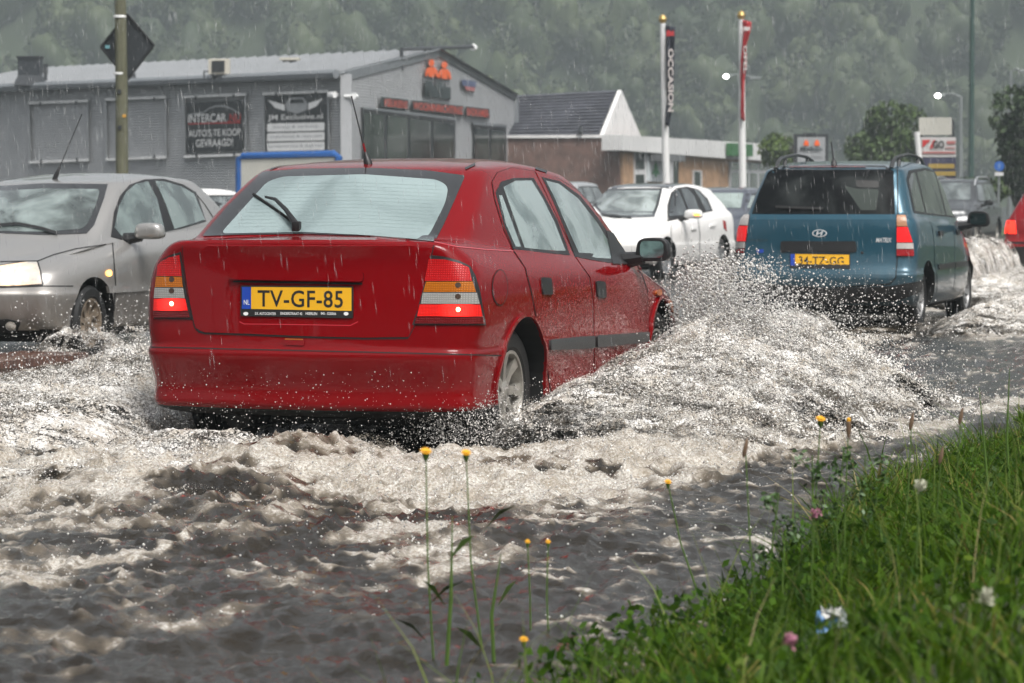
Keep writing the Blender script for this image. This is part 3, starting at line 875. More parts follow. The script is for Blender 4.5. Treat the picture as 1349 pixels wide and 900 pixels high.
# ---------------------------------------------------------------- hatchbacks, vans, estates
def hatch_levels(L=4.02, W=1.74, H=1.635, zb=.55, belt=1.0, zt=None, xt0=.12, xg0=.16, xg1=.42, xa=3.15, xrf=2.35, zhood=.78, zcowl=1.0, roofw=.60, beltr=None, drop=.0, nose=.0):
    """tall-tailed body: xt0 tail at lamps, xg0/xg1 foot and head of the rear glass, xa foot of the windscreen, xrf front of the roof"""
    hw = W / 2; beltr = beltr or belt
    e = dict(br=.06, rr=.15, tr=.015, bf=.16, rf=.25, tf=.06)
    def l(**k): d = dict(e); d.update(k); return d
    hr = H
    return [
     l(xr=.4, xf=L - .35, hw=hw - .17, z=.20),
     l(xr=.14, xf=L - .17, hw=hw - .09, z=.205),
     l(xr=.05, xf=L - .08, hw=hw - .035, z=.26),
     l(xr=.01, xf=L - .02, hw=hw - .012, z=.36),
     l(xr=.0, xf=L, hw=hw, z=[(0, zb - .06), (1, .50)]),
     l(xr=.0, xf=L, hw=hw, z=[(0, zb - .01), (1, .54)]),
     l(xr=.045, xf=L - .01, hw=hw - .010, z=[(0, zb + .005), (1, .56)]),
     l(xr=.075, xf=L - .03, hw=hw - .008, z=[(0, zb + .12), (1, .62)], tf=.08),
     l(xr=xt0 - .01, xf=L - .06 - nose, hw=hw - .004, z=[(0, zb * .5 + beltr * .5), (.5, zb * .5 + belt * .5), (1, .68)], tf=.09),
     l(xr=xt0, xf=L - .10 - nose, hw=hw - .012, z=[(0, beltr - .10), (.5, belt - .10), (1, zhood - .05)], tf=.11),
     l(xr=xt0 + .01, xf=L - .18 - nose, hw=hw - .028, z=[(0, beltr - .03), (.5, belt - .03), (1, zhood)], tf=.13, rf=.3),
     l(xr=xt0 + .015, xf=L - .35 - nose, hw=hw - .050, z=[(0, beltr + .0), (.5, belt), (1, zhood + .05)], tf=.12, rf=.32, bf=.2),
     l(xr=xg0, xf=(L + xa) / 2 + .05, hw=hw - .070, z=[(0, beltr + .03), (.5, belt + .02), (1, (zhood + zcowl) / 2 + .03)], rf=.28, bf=.2),
     l(xr=xg0 + .01, xf=xa, hw=hw - .090, z=[(0, beltr + .07), (.5, belt + .05), (1, zcowl)], rf=.2, bf=.2),
     l(xr=xg0 * .6 + xg1 * .4, xf=xa * .6 + xrf * .4, hw=(hw - .09) * .55 + roofw * .45, z=[(0, beltr * .55 + hr * .45), (1, zcowl * .55 + hr * .45)], rf=.17, bf=.2, tf=.04),
     l(xr=xg0 * .15 + xg1 * .85, xf=xa * .2 + xrf * .8, hw=(hw - .09) * .15 + roofw * .85, z=[(0, hr - .13 - drop), (.5, hr - .11), (1, hr - .13)], rf=.15, bf=.18, tf=.03),
     l(xr=xg1, xf=xrf + .04, hw=roofw, z=[(0, hr - .07 - drop), (.5, hr - .05), (1, hr - .075)], rf=.14, bf=.15, tf=.03, rr=.13),
     l(xr=xg1 + .08, xf=xrf - .05, hw=roofw - .04, z=[(0, hr - .045 - drop), (.5, hr - .022), (1, hr - .05)], rf=.13, bf=.13, tf=.03, rr=.13),
     l(xr=xg1 + .3, xf=xrf - .25, hw=roofw - .16, z=[(0, hr - .02 - drop * .8), (.5, hr - .005), (1, hr - .025)], rf=.12, bf=.1, tf=.02, rr=.12),
     l(xr=xg1 + .7, xf=xrf - .5, hw=.2, z=[(0, hr - .005 - drop * .4), (.5, hr), (1, hr - .01)], rf=.07, bf=.05, tf=.0, rr=.07, tr=0),
    ]

TEAL = paint("teal_paint", (0.018, 0.075, 0.112), .3, .35, dirt=.25)
def build_blue():
    c = Car("teal_hatchback_car", "tall teal blue hatchback with roof rails and yellow plate driving away through spray", "car", (2.86, 28.1), 18.0,
            hatch_levels(4.02, 1.76, 1.60, zb=.56, belt=1.0, beltr=1.06, xt0=.10, xg0=.17, xg1=.40, xa=3.25, xrf=2.4, zhood=.85, zcowl=1.06, roofw=.68, drop=.03),
            TEAL, dict(x=(.74, 3.34), y=.80, r=.30), archr=.345)
    P = c.patch
    lid = P("tailgate", [(986, 283), (1181, 283), (1181, 330), (1179, 365), (1172, 373), (1100, 378), (985, 372), (980, 330)], TEAL, .004, .002, 6)
    c.line("tailgate_gap", [(1182, 222), (1183, 283), (1183, 330), (1180, 366), (1172, 374.5), (1100, 379)], 1.4, GAP, .003)
    c.line("tailgate_gap", [(986, 283), (981, 330), (984, 372)], 1.4, GAP, .003)
    DG = misted("rear_dark_glass", (.006, .007, .008), (.03, .034, .034), .45, .7, 2.5, rough=.12, coat=.0)
    DG.node_tree.nodes["Principled BSDF"].inputs["Specular IOR Level"].default_value = .12
    rw = P("rear_window", [(991, 282), (1000, 255), (1012, 228), (1022, 220), (1100, 218), (1165, 219), (1177, 226), (1179, 283), (1085, 283)], DG, .004, .002, 6)
    P("mirror_seen_inside", [(1128, 238), (1158, 239), (1158, 248), (1128, 247)], INK, .0065, .0005, 6, parent=rw, rnd_=3)
    P("cabin_view", [(1112, 245), (1128, 249), (1158, 250), (1154, 280), (1136, 280)], mat("cabin_view", (.05, .06, .055), .15, spec=.12), .0063, .0002, 6, parent=rw, rnd_=4)
    c.line("wiper", [(1023, 274), (1050, 275), (1085, 276)], 3, INK, .03)
    c.line("stop_lamp_strip", [(1040, 220.5), (1140, 220.5)], 2, mat("dark_red_lens", (.08, .005, .005), .2), .008)
    # plate recess, plate, badges
    P("plate_trim", [(1029, 318), (1128, 318), (1129, 332), (1120, 333), (1040, 332), (1029, 333)], BLACK, .006, .012, 5, parent=lid, rnd_=3)
    pl = P("number_plate", [(1041, 333.5), (1120, 334.5), (1120, 355), (1041, 354)], INK, .008, .006, 8)
    P("yellow_field", [(1048, 335), (1119, 336), (1119, 353), (1048, 352)], YEL, .0145, .0005, 9, parent=pl)
    P("blue_band", [(1042, 335), (1047.6, 335), (1047.6, 352), (1042, 352)], BLUE, .0145, .0005, 9, parent=pl)
    c.text("lettering", "34-TZ-GG", [(1053, 338), (1112, 339), (1112, 350), (1053, 349)], INK, .016, .014, 1.05, parent=pl)
    BRT = mat("badge_bright", (.75, .77, .78), .25, .4)
    lg = P("badge", ell(1080, 307.5, 9.8, 5.0, 24), BRT, .007, .004, 5)
    P("badge_field", ell(1080, 307.5, 8.2, 3.9, 20), TEAL, .0115, .0006, 5, parent=lg)
    for q in ([(1075, 310.8), (1077, 304.5), (1079, 304.5), (1077, 310.8)], [(1081, 310.5), (1083, 304.3), (1085, 304.3), (1083, 310.5)], [(1077, 307.8), (1083, 306), (1083, 307.3), (1077, 309.2)]):
        P("badge_letter", q, BRT, .0125, .0008, 5, parent=lg)
    c.text("lettering", "MATRIX", [(1155, 313.5), (1175, 313.5), (1174, 319.5), (1154, 319.5)], mat("badge_bright", (.75, .77, .78), .25, .4), .0085, .02)
    c.text("lettering", "HYUNDAI", [(987, 315), (1011, 315), (1011, 318.5), (987, 318.5)], mat("badge_dark", (.02, .04, .05), .4), .0085, .01)
    P("sticker", [(997, 329), (1006, 328.5), (1006, 333), (997, 333.5)], BLUE, .0075, .0006, 4)
    P("lock", ell(1136, 333, 2, 2, 10), BLACK, .007, .003, 3)
    LRl = lens_mat("blue_lens_red", (.62, .010, .012), .22, 70)
    LAm = lens_mat("blue_lens_amber", (.42, .20, .10), 0, 70); LCl = lens_mat("blue_lens_clear", (.5, .47, .45), 0, 70); LDr = lens_mat("blue_lens_dark", (.30, .006, .01), 0, 70)
    o = P("tail_lamp", [(1180.5, 284.5), (1193, 284.5), (1195, 299), (1199, 310), (1202.5, 325), (1203, 338), (1180.5, 338.5)], BLACK, .004, .002, 4)
    for nm, q, m_ in (("lens_indicator", [(1181.5, 285.5), (1192.5, 285.5), (1194.5, 298.5), (1181.5, 298.5)], LAm), ("lens_stop", [(1181.5, 299.5), (1195, 299.5), (1201, 319.5), (1181.5, 319.5)], LRl),
                      ("lens_reverse", [(1181.5, 320.5), (1201.5, 320.5), (1202, 328), (1181.5, 328)], LCl), ("lens_lower", [(1181.5, 329), (1202.3, 329), (1202.3, 337.5), (1181.5, 337.5)], LDr)):
        P(nm, q, m_, .008, .012, 4, parent=o)
    o = P("tail_lamp", [(978.5, 283.5), (988, 283.5), (985, 310), (981, 334), (966, 334), (966, 326), (971, 308)], BLACK, .004, .002, 4)
    for nm, q, m_ in (("lens_indicator", [(979, 284.5), (987.3, 284.5), (985.5, 297), (976, 297)], LCl), ("lens_stop", [(975.7, 298), (985.3, 298), (982.5, 318), (969, 318)], LRl),
                      ("lens_reverse", [(968.5, 319), (982, 319), (981, 327), (967, 327)], LCl), ("lens_lower", [(967, 328), (981, 328), (980.3, 333.5), (967, 333.5)], LDr)):
        P(nm, q, m_, .008, .012, 4, parent=o)
    # black bumper
    P("bumper", [(968, 372), (1100, 380), (1172, 377), (1213, 370), (1213, 384), (1180, 396), (1080, 400), (970, 388)], BLACK, .006, .01, 6)
    # side glass and doors, measured on the flank (x, z)
    SD = misted("blue_side_glass", (.012, .014, .015), (.07, .085, .08), .4, .65, 2.5)
    for md in ('right', 'left'):
        dr = P("door", [(.95, 1.02), (1.22, .98), (2.10, .97), (2.10, .34), (1.22, .34), (1.05, .62)], TEAL, .003, .001, mode=md)
        df = P("door", [(2.13, .97), (3.02, .96), (3.05, .60), (2.95, .34), (2.13, .34)], TEAL, .003, .001, mode=md)
        c.line("door_gap", [(2.115, 1.5), (2.115, .34)], .012, GAP, .0035, md)
        c.line("door_gap", [(.95, 1.04), (1.05, .62), (1.22, .34)], .012, GAP, .0035, md)
        c.line("door_gap", [(3.035, .98), (3.06, .6), (2.96, .34)], .012, GAP, .0035, md)
        b = P("side_window", [(.42, 1.10), (2.9, 1.04), (2.45, 1.43), (2.2, 1.50), (1.5, 1.53), (.75, 1.50), (.55, 1.42)], BLACK, .003, .001, mode=md)
        P("pane", [(.48, 1.12), (.95, 1.10), (.95, 1.48), (.78, 1.47), (.6, 1.40)], SD, .0045, .001, mode=md, parent=b)
        P("pane", [(1.04, 1.10), (2.06, 1.07), (2.06, 1.49), (1.5, 1.505), (1.04, 1.485)], SD, .0045, .001, mode=md, parent=b)
        P("pane", [(2.16, 1.07), (2.78, 1.055), (2.42, 1.40), (2.2, 1.475), (2.16, 1.48)], SD, .0045, .001, mode=md, parent=b)
        for x, dd in ((1.22, dr), (2.24, df)): P("door_handle", [(x, .88), (x + .2, .875), (x + .2, .92), (x, .925)], BLACK, .004, .02, mode=md, parent=dd)
        P("rub_strip", [(1.22, .555), (2.09, .555), (2.09, .61), (1.18, .61)], BLACK, .004, .014, mode=md, parent=dr)
        P("rub_strip", [(2.14, .555), (3.0, .555), (3.02, .61), (2.14, .61)], BLACK, .004, .014, mode=md, parent=df)
    for sg in (1, -1):
        mb = MB(); y = sg * .55
        def zt(x): h_ = c.top((x, y)); return h_[0].z if h_ else 1.5
        xs = [.52, .60, .75, .98, 1.4, 1.8, 2.1, 2.25]
        hh = [.0, .05, .075, .075, .07, .07, .05, .0]
        mb.tube([(x, y, zt(x) + h_) for x, h_ in zip(xs, hh)], [.022, .02, .018, .016, .016, .016, .018, .02], 8)
        for x in (.92, 1.9): mb.tube([(x - .03, y, zt(x) - .01), (x, y, zt(x) + .07)], .018, 6)
        mb.build("roof_rail", GREYP, c.root, True)
    b = c.px((1099, 218)); mb = MB(); e = c.Mi @ pt(1095, 187, (c.M @ b[0]).y + .1)
    dv = e - b[0]
    mb.lathe([(.03, -.02), (.028, .03), (.012, .07), (.001, .08)], b[0], dv, 12); mb.tube([b[0], b[0] + dv], [.009, .006], 6)
    mb.build("aerial", BLACK, c.root, True)
    mirror_housing(c, 2.80, -1.0, 1.03, (.16, .22, .16), BLACK, mat("dim_mirror", (.06, .09, .09), .1, .8))
    mirror_housing(c, 2.80, 1.0, 1.03, (.16, .22, .16), BLACK, MIRG)
    c.wheels4(spokes=9, rim_r=.18, rimc=mat("hubcap", (.3, .3, .3), .4, .4))
    return c

SILVER = paint("silver_paint", (0.36, 0.352, 0.34), .30, .5, dirt=.55)
def head_mat(name, centre, col=(1, .72, .36), estr=5, glow=.16):
    return lens_mat(name, (.55, .52, .46), estr, 40, centre, glow) if False else _head(name, centre, col, estr, glow)
def _head(name, centre, col, estr, glow):
    m = mat(name, (.5, .48, .44), .1, coat=1.0)
    t = m.node_tree; b = t.nodes['Principled BSDF']
    tc = t.nodes.new("ShaderNodeTexCoord")
    ds = t.nodes.new("ShaderNodeVectorMath"); ds.operation = 'DISTANCE'; ds.inputs[1].default_value = centre
    t.links.new(tc.outputs['Object'], ds.inputs[0])
    n = t.nodes.new("ShaderNodeTexNoise"); n.inputs['Scale'].default_value = 14; n.inputs['Detail'].default_value = 3
    t.links.new(tc.outputs['Object'], n.inputs['Vector'])
    m2 = t.nodes.new("ShaderNodeMapRange"); m2.interpolation_type = 'SMOOTHSTEP'
    m2.inputs['From Min'].default_value = 0; m2.inputs['From Max'].default_value = glow
    m2.inputs['To Min'].default_value = estr; m2.inputs['To Max'].default_value = .12
    t.links.new(ds.outputs['Value'], m2.inputs['Value'])
    m3 = t.nodes.new("ShaderNodeMath"); m3.operation = 'MULTIPLY'
    mr = t.nodes.new("ShaderNodeMapRange"); mr.inputs['From Min'].default_value = .35; mr.inputs['From Max'].default_value = .65; mr.inputs['To Max'].default_value = 1.3
    t.links.new(n.outputs['Fac'], mr.inputs['Value'])
    t.links.new(m2.outputs[0], m3.inputs[0]); t.links.new(mr.outputs[0], m3.inputs[1])
    b.inputs['Emission Color'].default_value = (*col, 1)
    t.links.new(m3.outputs[0], b.inputs['Emission Strength'])
    return m

def build_silver():
    lv = saloon_levels(4.24, 1.68, 1.42)
    c = Car("silver_saloon_car", "silver saloon with headlights on coming towards the camera, beside the utility pole", "car", (-2.93, 26.7), 17.6 + 180, lv,
            SILVER, dict(x=(.86, 3.42), y=.79, r=.29), archr=.34)
    P = c.patch
    WS = misted("windscreen_glass", (.05, .062, .06), (.24, .29, .28), .38, .66, 2.6)
    ws = P("windscreen", [(-8, 307), (-8, 246), (60, 242), (142, 243), (137, 262), (124, 297), (114, 308), (60, 310)], FRIT, .003, .001, 7)
    P("pane", [(-8, 305), (-8, 253), (60, 249), (132, 250), (126, 272), (116, 295), (108, 302), (60, 306)], WS, .005, .001, 7, parent=ws, rnd_=5)
    c.line("wiper", [(-5, 299), (25, 297), (55, 303), (76, 310)], 3.2, INK, .02)
    SG = misted("silver_side_glass", (.05, .07, .068), (.17, .22, .21), .35, .62, 3)
    b = P("side_window", [(146, 312), (150, 280), (158, 258), (170, 244), (190, 237), (215, 236), (240, 243), (258, 254), (271, 292), (240, 301), (195, 310), (160, 316)], BLACK, .003, .002, 6, mirror=True)[0]
    P("pane", [(150, 300), (156, 272), (165, 254), (178, 243), (194, 239.5), (206, 262), (216, 303), (190, 307), (160, 312)], SG, .006, .001, 6, parent=b)
    P("pane", [(204, 239), (216, 239.5), (238, 246), (255, 256), (263, 275), (269, 289.5), (250, 296), (229, 302), (218, 270)], SG, .006, .001, 6, parent=b)
    c.line("pillar_gap", [(256, 253), (270, 270), (284, 292)], 1.0, GAP, .002)
    c.line("bonnet_gap", [(0, 345), (50, 344), (70, 336), (100, 328), (140, 322)], 1.3, GAP, .002)
    c.line("door_gap", [(148, 320), (150, 345), (152, 375), (150, 410)], 1.4, GAP, .002)
    P("door", [(150, 320), (230, 306), (280, 298), (300, 300), (300, 420), (152, 424), (154, 375)], SILVER, .002, .001, 7)
    P("rub_strip", [(140, 377), (200, 374), (206, 371), (206, 380), (200, 383), (142, 386)], SILVER, .004, .015, 5)
    c.line("bumper_gap", [(0, 379), (57, 377), (96, 377)], 1.3, GAP, .003)
    hl = P("headlamp", [(-10, 352), (8, 348), (35, 344), (50, 344), (54, 356), (58, 376), (20, 378), (-10, 379)], BLACK, .003, .001, 5, rnd_=3)
    hc = c.map([(18, 362)], 'px', (60, 350))[0][0]
    P("lens", [(-10, 354), (8, 350), (35, 346.5), (48.5, 346.5), (52, 357), (55, 374.5), (20, 376.5), (-10, 377)], _head("silver_headlight", tuple(hc), (1, .52, .17), 1.3, .22), .006, .004, 4, parent=hl)
    fg = P("fog_lamp", [(-10, 422), (10, 420), (28, 424), (22, 437), (-10, 440)], BLACK, .003, .003, 5, rnd_=4)
    P("lens", ell(14, 429, 7, 6, 14), CHROME, .007, .003, 3, parent=fg)
    P("lower_grille", [(-10, 442), (70, 440), (72, 447), (-10, 450)], GAP, .003, .001, 6)
    P("side_indicator", ell(143, 360, 3, 4, 12), mat("indicator_lit", (1, .35, .05), emit=(1, .42, .08), estr=3), .003, .008, 3)
    mirror_housing(c, 2.72, .96, .985, (.15, .24, .13), SILVER, MIRG)
    mirror_housing(c, 2.72, -.96, .985, (.15, .24, .13), SILVER, MIRG)
    b_ = c.px((72, 236)) or c.top((2.3, .1)); mb = MB(); e = c.Mi @ pt(108, 150, (c.M @ b_[0]).y)
    dv = e - b_[0]
    mb.lathe([(.02, -.02), (.02, .03), (.01, .1), (.001, .12)], b_[0], dv, 10); mb.tube([b_[0], b_[0] + dv * .5, b_[0] + dv], .0035, 6)
    mb.build("aerial", BLACK, c.root, True)
    c.wheels4(spokes=8, rim_r=.185, rimc=mat("rusty_alloy", (.25, .20, .15), .5, .4, var=.5, vscale=14))
    return c

WHITE = paint("white_paint", (0.80, 0.795, 0.78), .35, dirt=.22)
def build_white():
    c = Car("white_hatchback_car", "white hatchback with black roof and orange mirror indicator coming towards the camera", "car", (2.86, 48.9), 22.0 + 180,
            hatch_levels(4.30, 1.71, 1.46, zb=.55, belt=.93, beltr=1.0, xt0=.10, xg0=.20, xg1=.52, xa=3.22, xrf=2.45, zhood=.80, zcowl=.99, roofw=.60, drop=.03),
            WHITE, dict(x=(.82, 3.43), y=.80, r=.305), archr=.345)
    P = c.patch
    ws = P("windscreen", [(768, 256), (800, 249), (840, 248), (873, 248), (868, 270), (862, 286), (810, 288), (795, 285)], FRIT, .003, .001, 5)
    P("pane", [(772, 257), (802, 252), (840, 251), (869, 251), (864, 270), (859, 283), (815, 285), (797, 282)], misted("white_screen", (.10, .12, .115), (.36, .41, .40), .32, .6, 2), .005, .001, 5, parent=ws)
    c.line("wiper", [(792, 284), (810, 285), (832, 288)], 2, INK, .02)
    BR = mat("black_roof", (.02, .022, .025), .2, coat=1)
    for a in (1,):
        P("roof_panel", [(.95, -.50), (2.35, -.50), (2.43, 0), (2.35, .50), (.95, .50)], BR, .003, .001, .08, mode='top')
    SW = misted("white_side_glass", (.03, .036, .038), (.10, .125, .125), .4, .65, 2)
    b = P("side_window", [(879, 292), (879, 270), (884, 254), (891, 248), (905, 246), (920, 250), (932, 262), (939, 278), (925, 281), (900, 287)], BLACK, .003, .001, 5, mirror=True)[0]
    P("pane", [(881, 285), (883, 266), (888, 253), (893, 249.5), (898, 262), (905, 279), (903, 284)], SW, .0055, .001, 5, parent=b)
    P("pane", [(897, 249), (905, 248.5), (914, 258), (921, 279), (909, 282), (903, 266)], SW, .0055, .001, 5, parent=b)
    P("pane", [(914, 250), (920, 252), (930, 263), (936, 277), (930, 278.5), (922, 262)], SW, .0055, .001, 5, parent=b)
    c.line("door_gap", [(884, 296), (884, 330), (886, 352)], 1, mat("soft_gap", (.12, .12, .12), .6), .002)
    c.line("door_gap", [(919, 284), (922, 310), (921, 345)], 1, mat("soft_gap", (.12, .12, .12), .6), .002)
    for x in (910, 935):
        P("door_handle", [(x, 300 - (x - 910) * .16), (x + 7, 299 - (x - 910) * .16), (x + 7, 302 - (x - 910) * .16), (x, 303 - (x - 910) * .16)], WHITE, .004, .02, 3)
    mirror_housing(c, 2.78, 1.0, .99, (.16, .28, .14), WHITE, MIRG)
    mirror_housing(c, 2.78, -1.0, .99, (.16, .28, .14), WHITE, MIRG)
    mb = MB(); mb.box((2.87, 1.09, .985), (.02, .10, .025), bev=.005); mb.build("mirror_indicator", mat("indicator_lit2", (1, .4, .05), emit=(1, .40, .04), estr=2.5), c.root)
    hc = c.map([(815, 318)], 'px', (840, 310))[0][0]
    P("headlamp", [(800, 312), (822, 313), (826, 319), (812, 323), (800, 322)], _head("white_headlight", tuple(hc), (1, .8, .5), 1.2, .10), .004, .003, 3)
    P("tail_lamp", [(952, 290), (956, 292), (957, 305), (953, 300)], lens_mat("white_tail", (.4, .02, .02)), .004, .004, 3)
    c.wheels4(spokes=10, rim_r=.2, rimc=mat("silver_rim", (.35, .36, .37), .35, .6))
    return c

def generic_car(name, label, loc, yaw, pm, lvk, glass, wr=.30, group=None, front_lamps=None, rails=False, tail=None, bumper=None):
    lv = hatch_levels(**lvk)
    L, W, H = lvk['L'], lvk['W'], lvk['H']
    c = Car(name, label, "car", loc, yaw, lv, pm, dict(x=(.80, L - .86), y=W / 2 - .06, r=wr), sub=1, group=group)
    P = c.patch
    bl = lvk['belt'] + .09; xa, xrf, xg1 = lvk['xa'], lvk['xrf'], lvk['xg1']; tz = H - .12
    for md in ('right', 'left'):
        b = P("side_window", [(lvk['xg0'] + .3, bl), (xa - .25, bl), (xrf - .02, tz - .02), (xrf - .4, tz), (xg1 + .2, tz), (xg1 + .02, tz - .08)], BLACK, .003, .001, .12, mode=md)
        xm = (xa + xg1) / 2 - .1
        P("pane", [(lvk['xg0'] + .42, bl + .03), (xm - .5, bl + .03), (xm - .5, tz - .03), (xg1 + .25, tz - .03), (xg1 + .1, tz - .1)], glass, .005, .001, .12, mode=md, parent=b)
        P("pane", [(xm - .44, bl + .03), (xm + .2, bl + .03), (xm + .2, tz - .03), (xm - .44, tz - .03)], glass, .005, .001, .12, mode=md, parent=b)
        P("pane", [(xm + .26, bl + .03), (xa - .38, bl + .03), (xrf - .06, tz - .06), (xrf - .3, tz - .03), (xm + .26, tz - .03)], glass, .005, .001, .12, mode=md, parent=b)
        c.line("door_gap", [(xm + .23, bl), (xm + .23, .35)], .012, GAP, .003, md)
        c.line("door_gap", [(xm - .47, bl), (xm - .5, .6), (xm - .6, .4)], .012, GAP, .003, md)
        for x in (xm - .4, xm + .3): P("door_handle", [(x, bl - .16), (x + .18, bl - .16), (x + .18, bl - .12), (x, bl - .12)], BLACK, .004, .018, .1, mode=md)
        P("sill_strip", [(1.15, .28), (L - 1.2, .28), (L - 1.2, .36), (1.15, .36)], BLACK, .003, .004, .2, mode=md)
    zc = lvk['zcowl']
    P("windscreen", [(-.56, zc + .06), (.56, zc + .06), (.46, H - .12), (-.46, H - .12)], glass, .004, .001, .1, mode='front')
    P("rear_window", [(-.54, lvk.get('beltr', lvk['belt']) + .09), (.54, lvk.get('beltr', lvk['belt']) + .09), (.46, H - .13), (-.46, H - .13)], glass, .004, .001, .1, mode='rear')
    bz = lvk.get('zb', .55)
    for sg in (1, -1):
        P("tail_lamp", [(sg * (W / 2 - .22), bz + .12), (sg * (W / 2 - .045), bz + .12), (sg * (W / 2 - .07), lvk['belt']), (sg * (W / 2 - .2), lvk['belt'])], tail or lens_mat("generic_tail", (.35, .01, .01)), .004, .006, .06, mode='rear')
        P("headlamp", [(sg * (W / 2 - .42), .66), (sg * (W / 2 - .16), .66), (sg * (W / 2 - .18), .76), (sg * (W / 2 - .40), .74)], front_lamps or CHROME, .004, .006, .06, mode='front')
        mirror_housing(c, xa - .42, sg * (W / 2 + .11), lvk['belt'] + .08, (.15, .22, .15), bumper or BLACK, MIRG)
    P("bumper", [(-W / 2 + .1, .30), (W / 2 - .1, .30), (W / 2 - .1, bz), (-W / 2 + .1, bz)], bumper or pm, .004, .015, .12, mode='rear')
    P("grille", [(-.4, .56), (.4, .56), (.42, .70), (-.42, .70)], BLACK, .004, .004, .12, mode='front')
    P("number_plate", [(-.26, .40), (.26, .40), (.26, .51), (-.26, .51)], YEL, .022, .006, .2, mode='front')
    P("number_plate", [(-.26, bz + .10), (.26, bz + .10), (.26, bz + .21), (-.26, bz + .21)], YEL, .01, .006, .2, mode='rear')
    if rails:
        for sg in (1, -1):
            mb = MB(); y = sg * (lvk['roofw'] - .05)
            def zt(x): h_ = c.top((x, y)); return h_[0].z if h_ else H - .05
            xs = [xg1 + .1, xg1 + .2, xg1 + .5, xrf - .4, xrf - .12, xrf - .02]
            mb.tube([(x, y, zt(x) + q) for x, q in zip(xs, (0, .06, .08, .08, .07, 0))], .025, 8)
            mb.build("roof_rail", mat("rail_silver", (.55, .56, .57), .3, .7), c.root, True)
    c.wheels4(spokes=6, rim_r=.19)
    return c
# ================================================================== SETTING
U = Vector((math.sin(R(17.8)), math.cos(R(17.8)), 0))      # direction of travel
RT = Vector((U.y, -U.x, 0))                                # to the right of it
O0 = Vector((-1.03, 14.22, 0))                             # tail of the red car
def W(a, b, z=0.0): return O0 + U * a + RT * b + Vector((0, 0, z))
EDGE = 3.08                                                # kerbside edge of the carriageway (b)

def structure(o): o["kind"] = "structure"; return o

# ground, road, far yard
mb = MB()
mb.quad((-260, -70, -.08), (260, -70, -.08), (260, 520, -.08), (-260, 520, -.08))
structure(mb.build("ground", mat("yard_asphalt", (.055, .056, .058), .25, var=.3, vscale=.4, bump=.2, bscale=9)))
mb = MB()
mb.quad(W(-40, -16, -.03), W(-40, EDGE + .3, -.03), W(90, EDGE + .3, -.03), W(90, -16, -.03))
structure(mb.build("road", mat("wet_asphalt", (.045, .045, .046), .22, var=.3, vscale=2, bump=.3, bscale=30)))

# brick median left of the red car (just breaks the surface)
def brickmat():
    m = mat("median_brick", (.12, .06, .045), .3)
    t = m.node_tree; b = t.nodes['Principled BSDF']
    tc = t.nodes.new("ShaderNodeTexCoord"); br = t.nodes.new("ShaderNodeTexBrick")
    br.inputs['Scale'].default_value = 5; br.inputs['Color1'].default_value = (.16, .075, .05, 1); br.inputs['Color2'].default_value = (.10, .05, .04, 1); br.inputs['Mortar'].default_value = (.05, .045, .04, 1)
    t.links.new(tc.outputs['Object'], br.inputs['Vector']); t.links.new(br.outputs['Color'], b.inputs['Base Color'])
    return m
mb = MB()
mb.box((0, 0, 0), (.55, 5.0, .22))
md_ = structure(mb.build("median_kerb", brickmat())); md_.location = W(4.6, -4.75, .0); md_.rotation_euler = (0, 0, -R(17.8))

# ---------------------------------------------------------------- workshop, grey ribbed cladding
CLAD = mat("grey_cladding", (.42, .43, .44), .4, .1, var=.08, vscale=.6)
CLADF = mat("grey_trim", (.20, .215, .23), .4, .2)
ROOFM = mat("wet_metal_roof", (.27, .28, .29), .3, .1, var=.12, vscale=.5, stretch=(1, 1, 1))
Z = Vector((0, 0, 1))
wd_ = 93.0
A0 = pt(456, 98, wd_); A0b = Vector((A0.x, A0.y, 0))
g1 = pt(678, 128, wd_ * 1.229); G1b = Vector((g1.x, g1.y, 0))
l1 = pt(-110, 121.5, wd_ * 161 / 137.5); L1b = Vector((l1.x, l1.y, 0))
gd = (G1b - A0b).normalized(); gn = Vector((gd.y, -gd.x, 0))
ld = (L1b - A0b).normalized(); ln = Vector((-ld.y, ld.x, 0))
if gn.dot(CAM - A0b) < 0: gn = -gn
if ln.dot(CAM - A0b) < 0: ln = -ln
glen = (G1b - A0b).length; llen = (L1b - A0b).length
pk = onplane(575, 68, A0b, gn); pks = (Vector((pk.x, pk.y, 0)) - A0b).dot(gd)
zL, zR, zP = A0.z, g1.z, pk.z
work = empty("workshop_building", A0b)
tag(work, "grey ribbed metal workshop with low gable, sign banners on its long wall", "building")
def wpart(mb, name, m, sm=False):
    o = mb.build(name, m, work, sm); o.location = -A0b; return o
def ribbed(o, d, n, ext, z0, z1, pitch, depth):
    """horizontal ribs; ext(z) gives start and end along d"""
    mb = MB(); k = int((z1 - z0) / pitch)
    for i in range(k):
        za, zb = z0 + i * pitch, z0 + (i + 1) * pitch
        prof = [(za, 0), (za + pitch * .2, depth), (za + pitch * .65, depth), (zb, 0)]
        for (q0, d0), (q1, d1) in zip(prof[:-1], prof[1:]):
            s0, e0 = ext(q0); s1, e1 = ext(q1)
            if e0 <= s0 or e1 <= s1: continue
            mb.quad(o + d * s0 + n * d0 + Z * q0, o + d * e0 + n * d0 + Z * q0, o + d * e1 + n * d1 + Z * q1, o + d * s1 + n * d1 + Z * q1)
    return mb
zLl = l1.z
wpart(ribbed(A0b, ld, ln, lambda z: (0, llen if z < zLl else max(0, llen * (zL - z) / (zL - zLl + 1e-6))), 0, zL, .085, .03), "side_wall", CLAD)
def gext(z):
    s, e = 0, glen
    if z > zL: s = pks * (z - zL) / (zP - zL)
    if z > zR: e = glen - (glen - pks) * (z - zR) / (zP - zR)
    return s, e
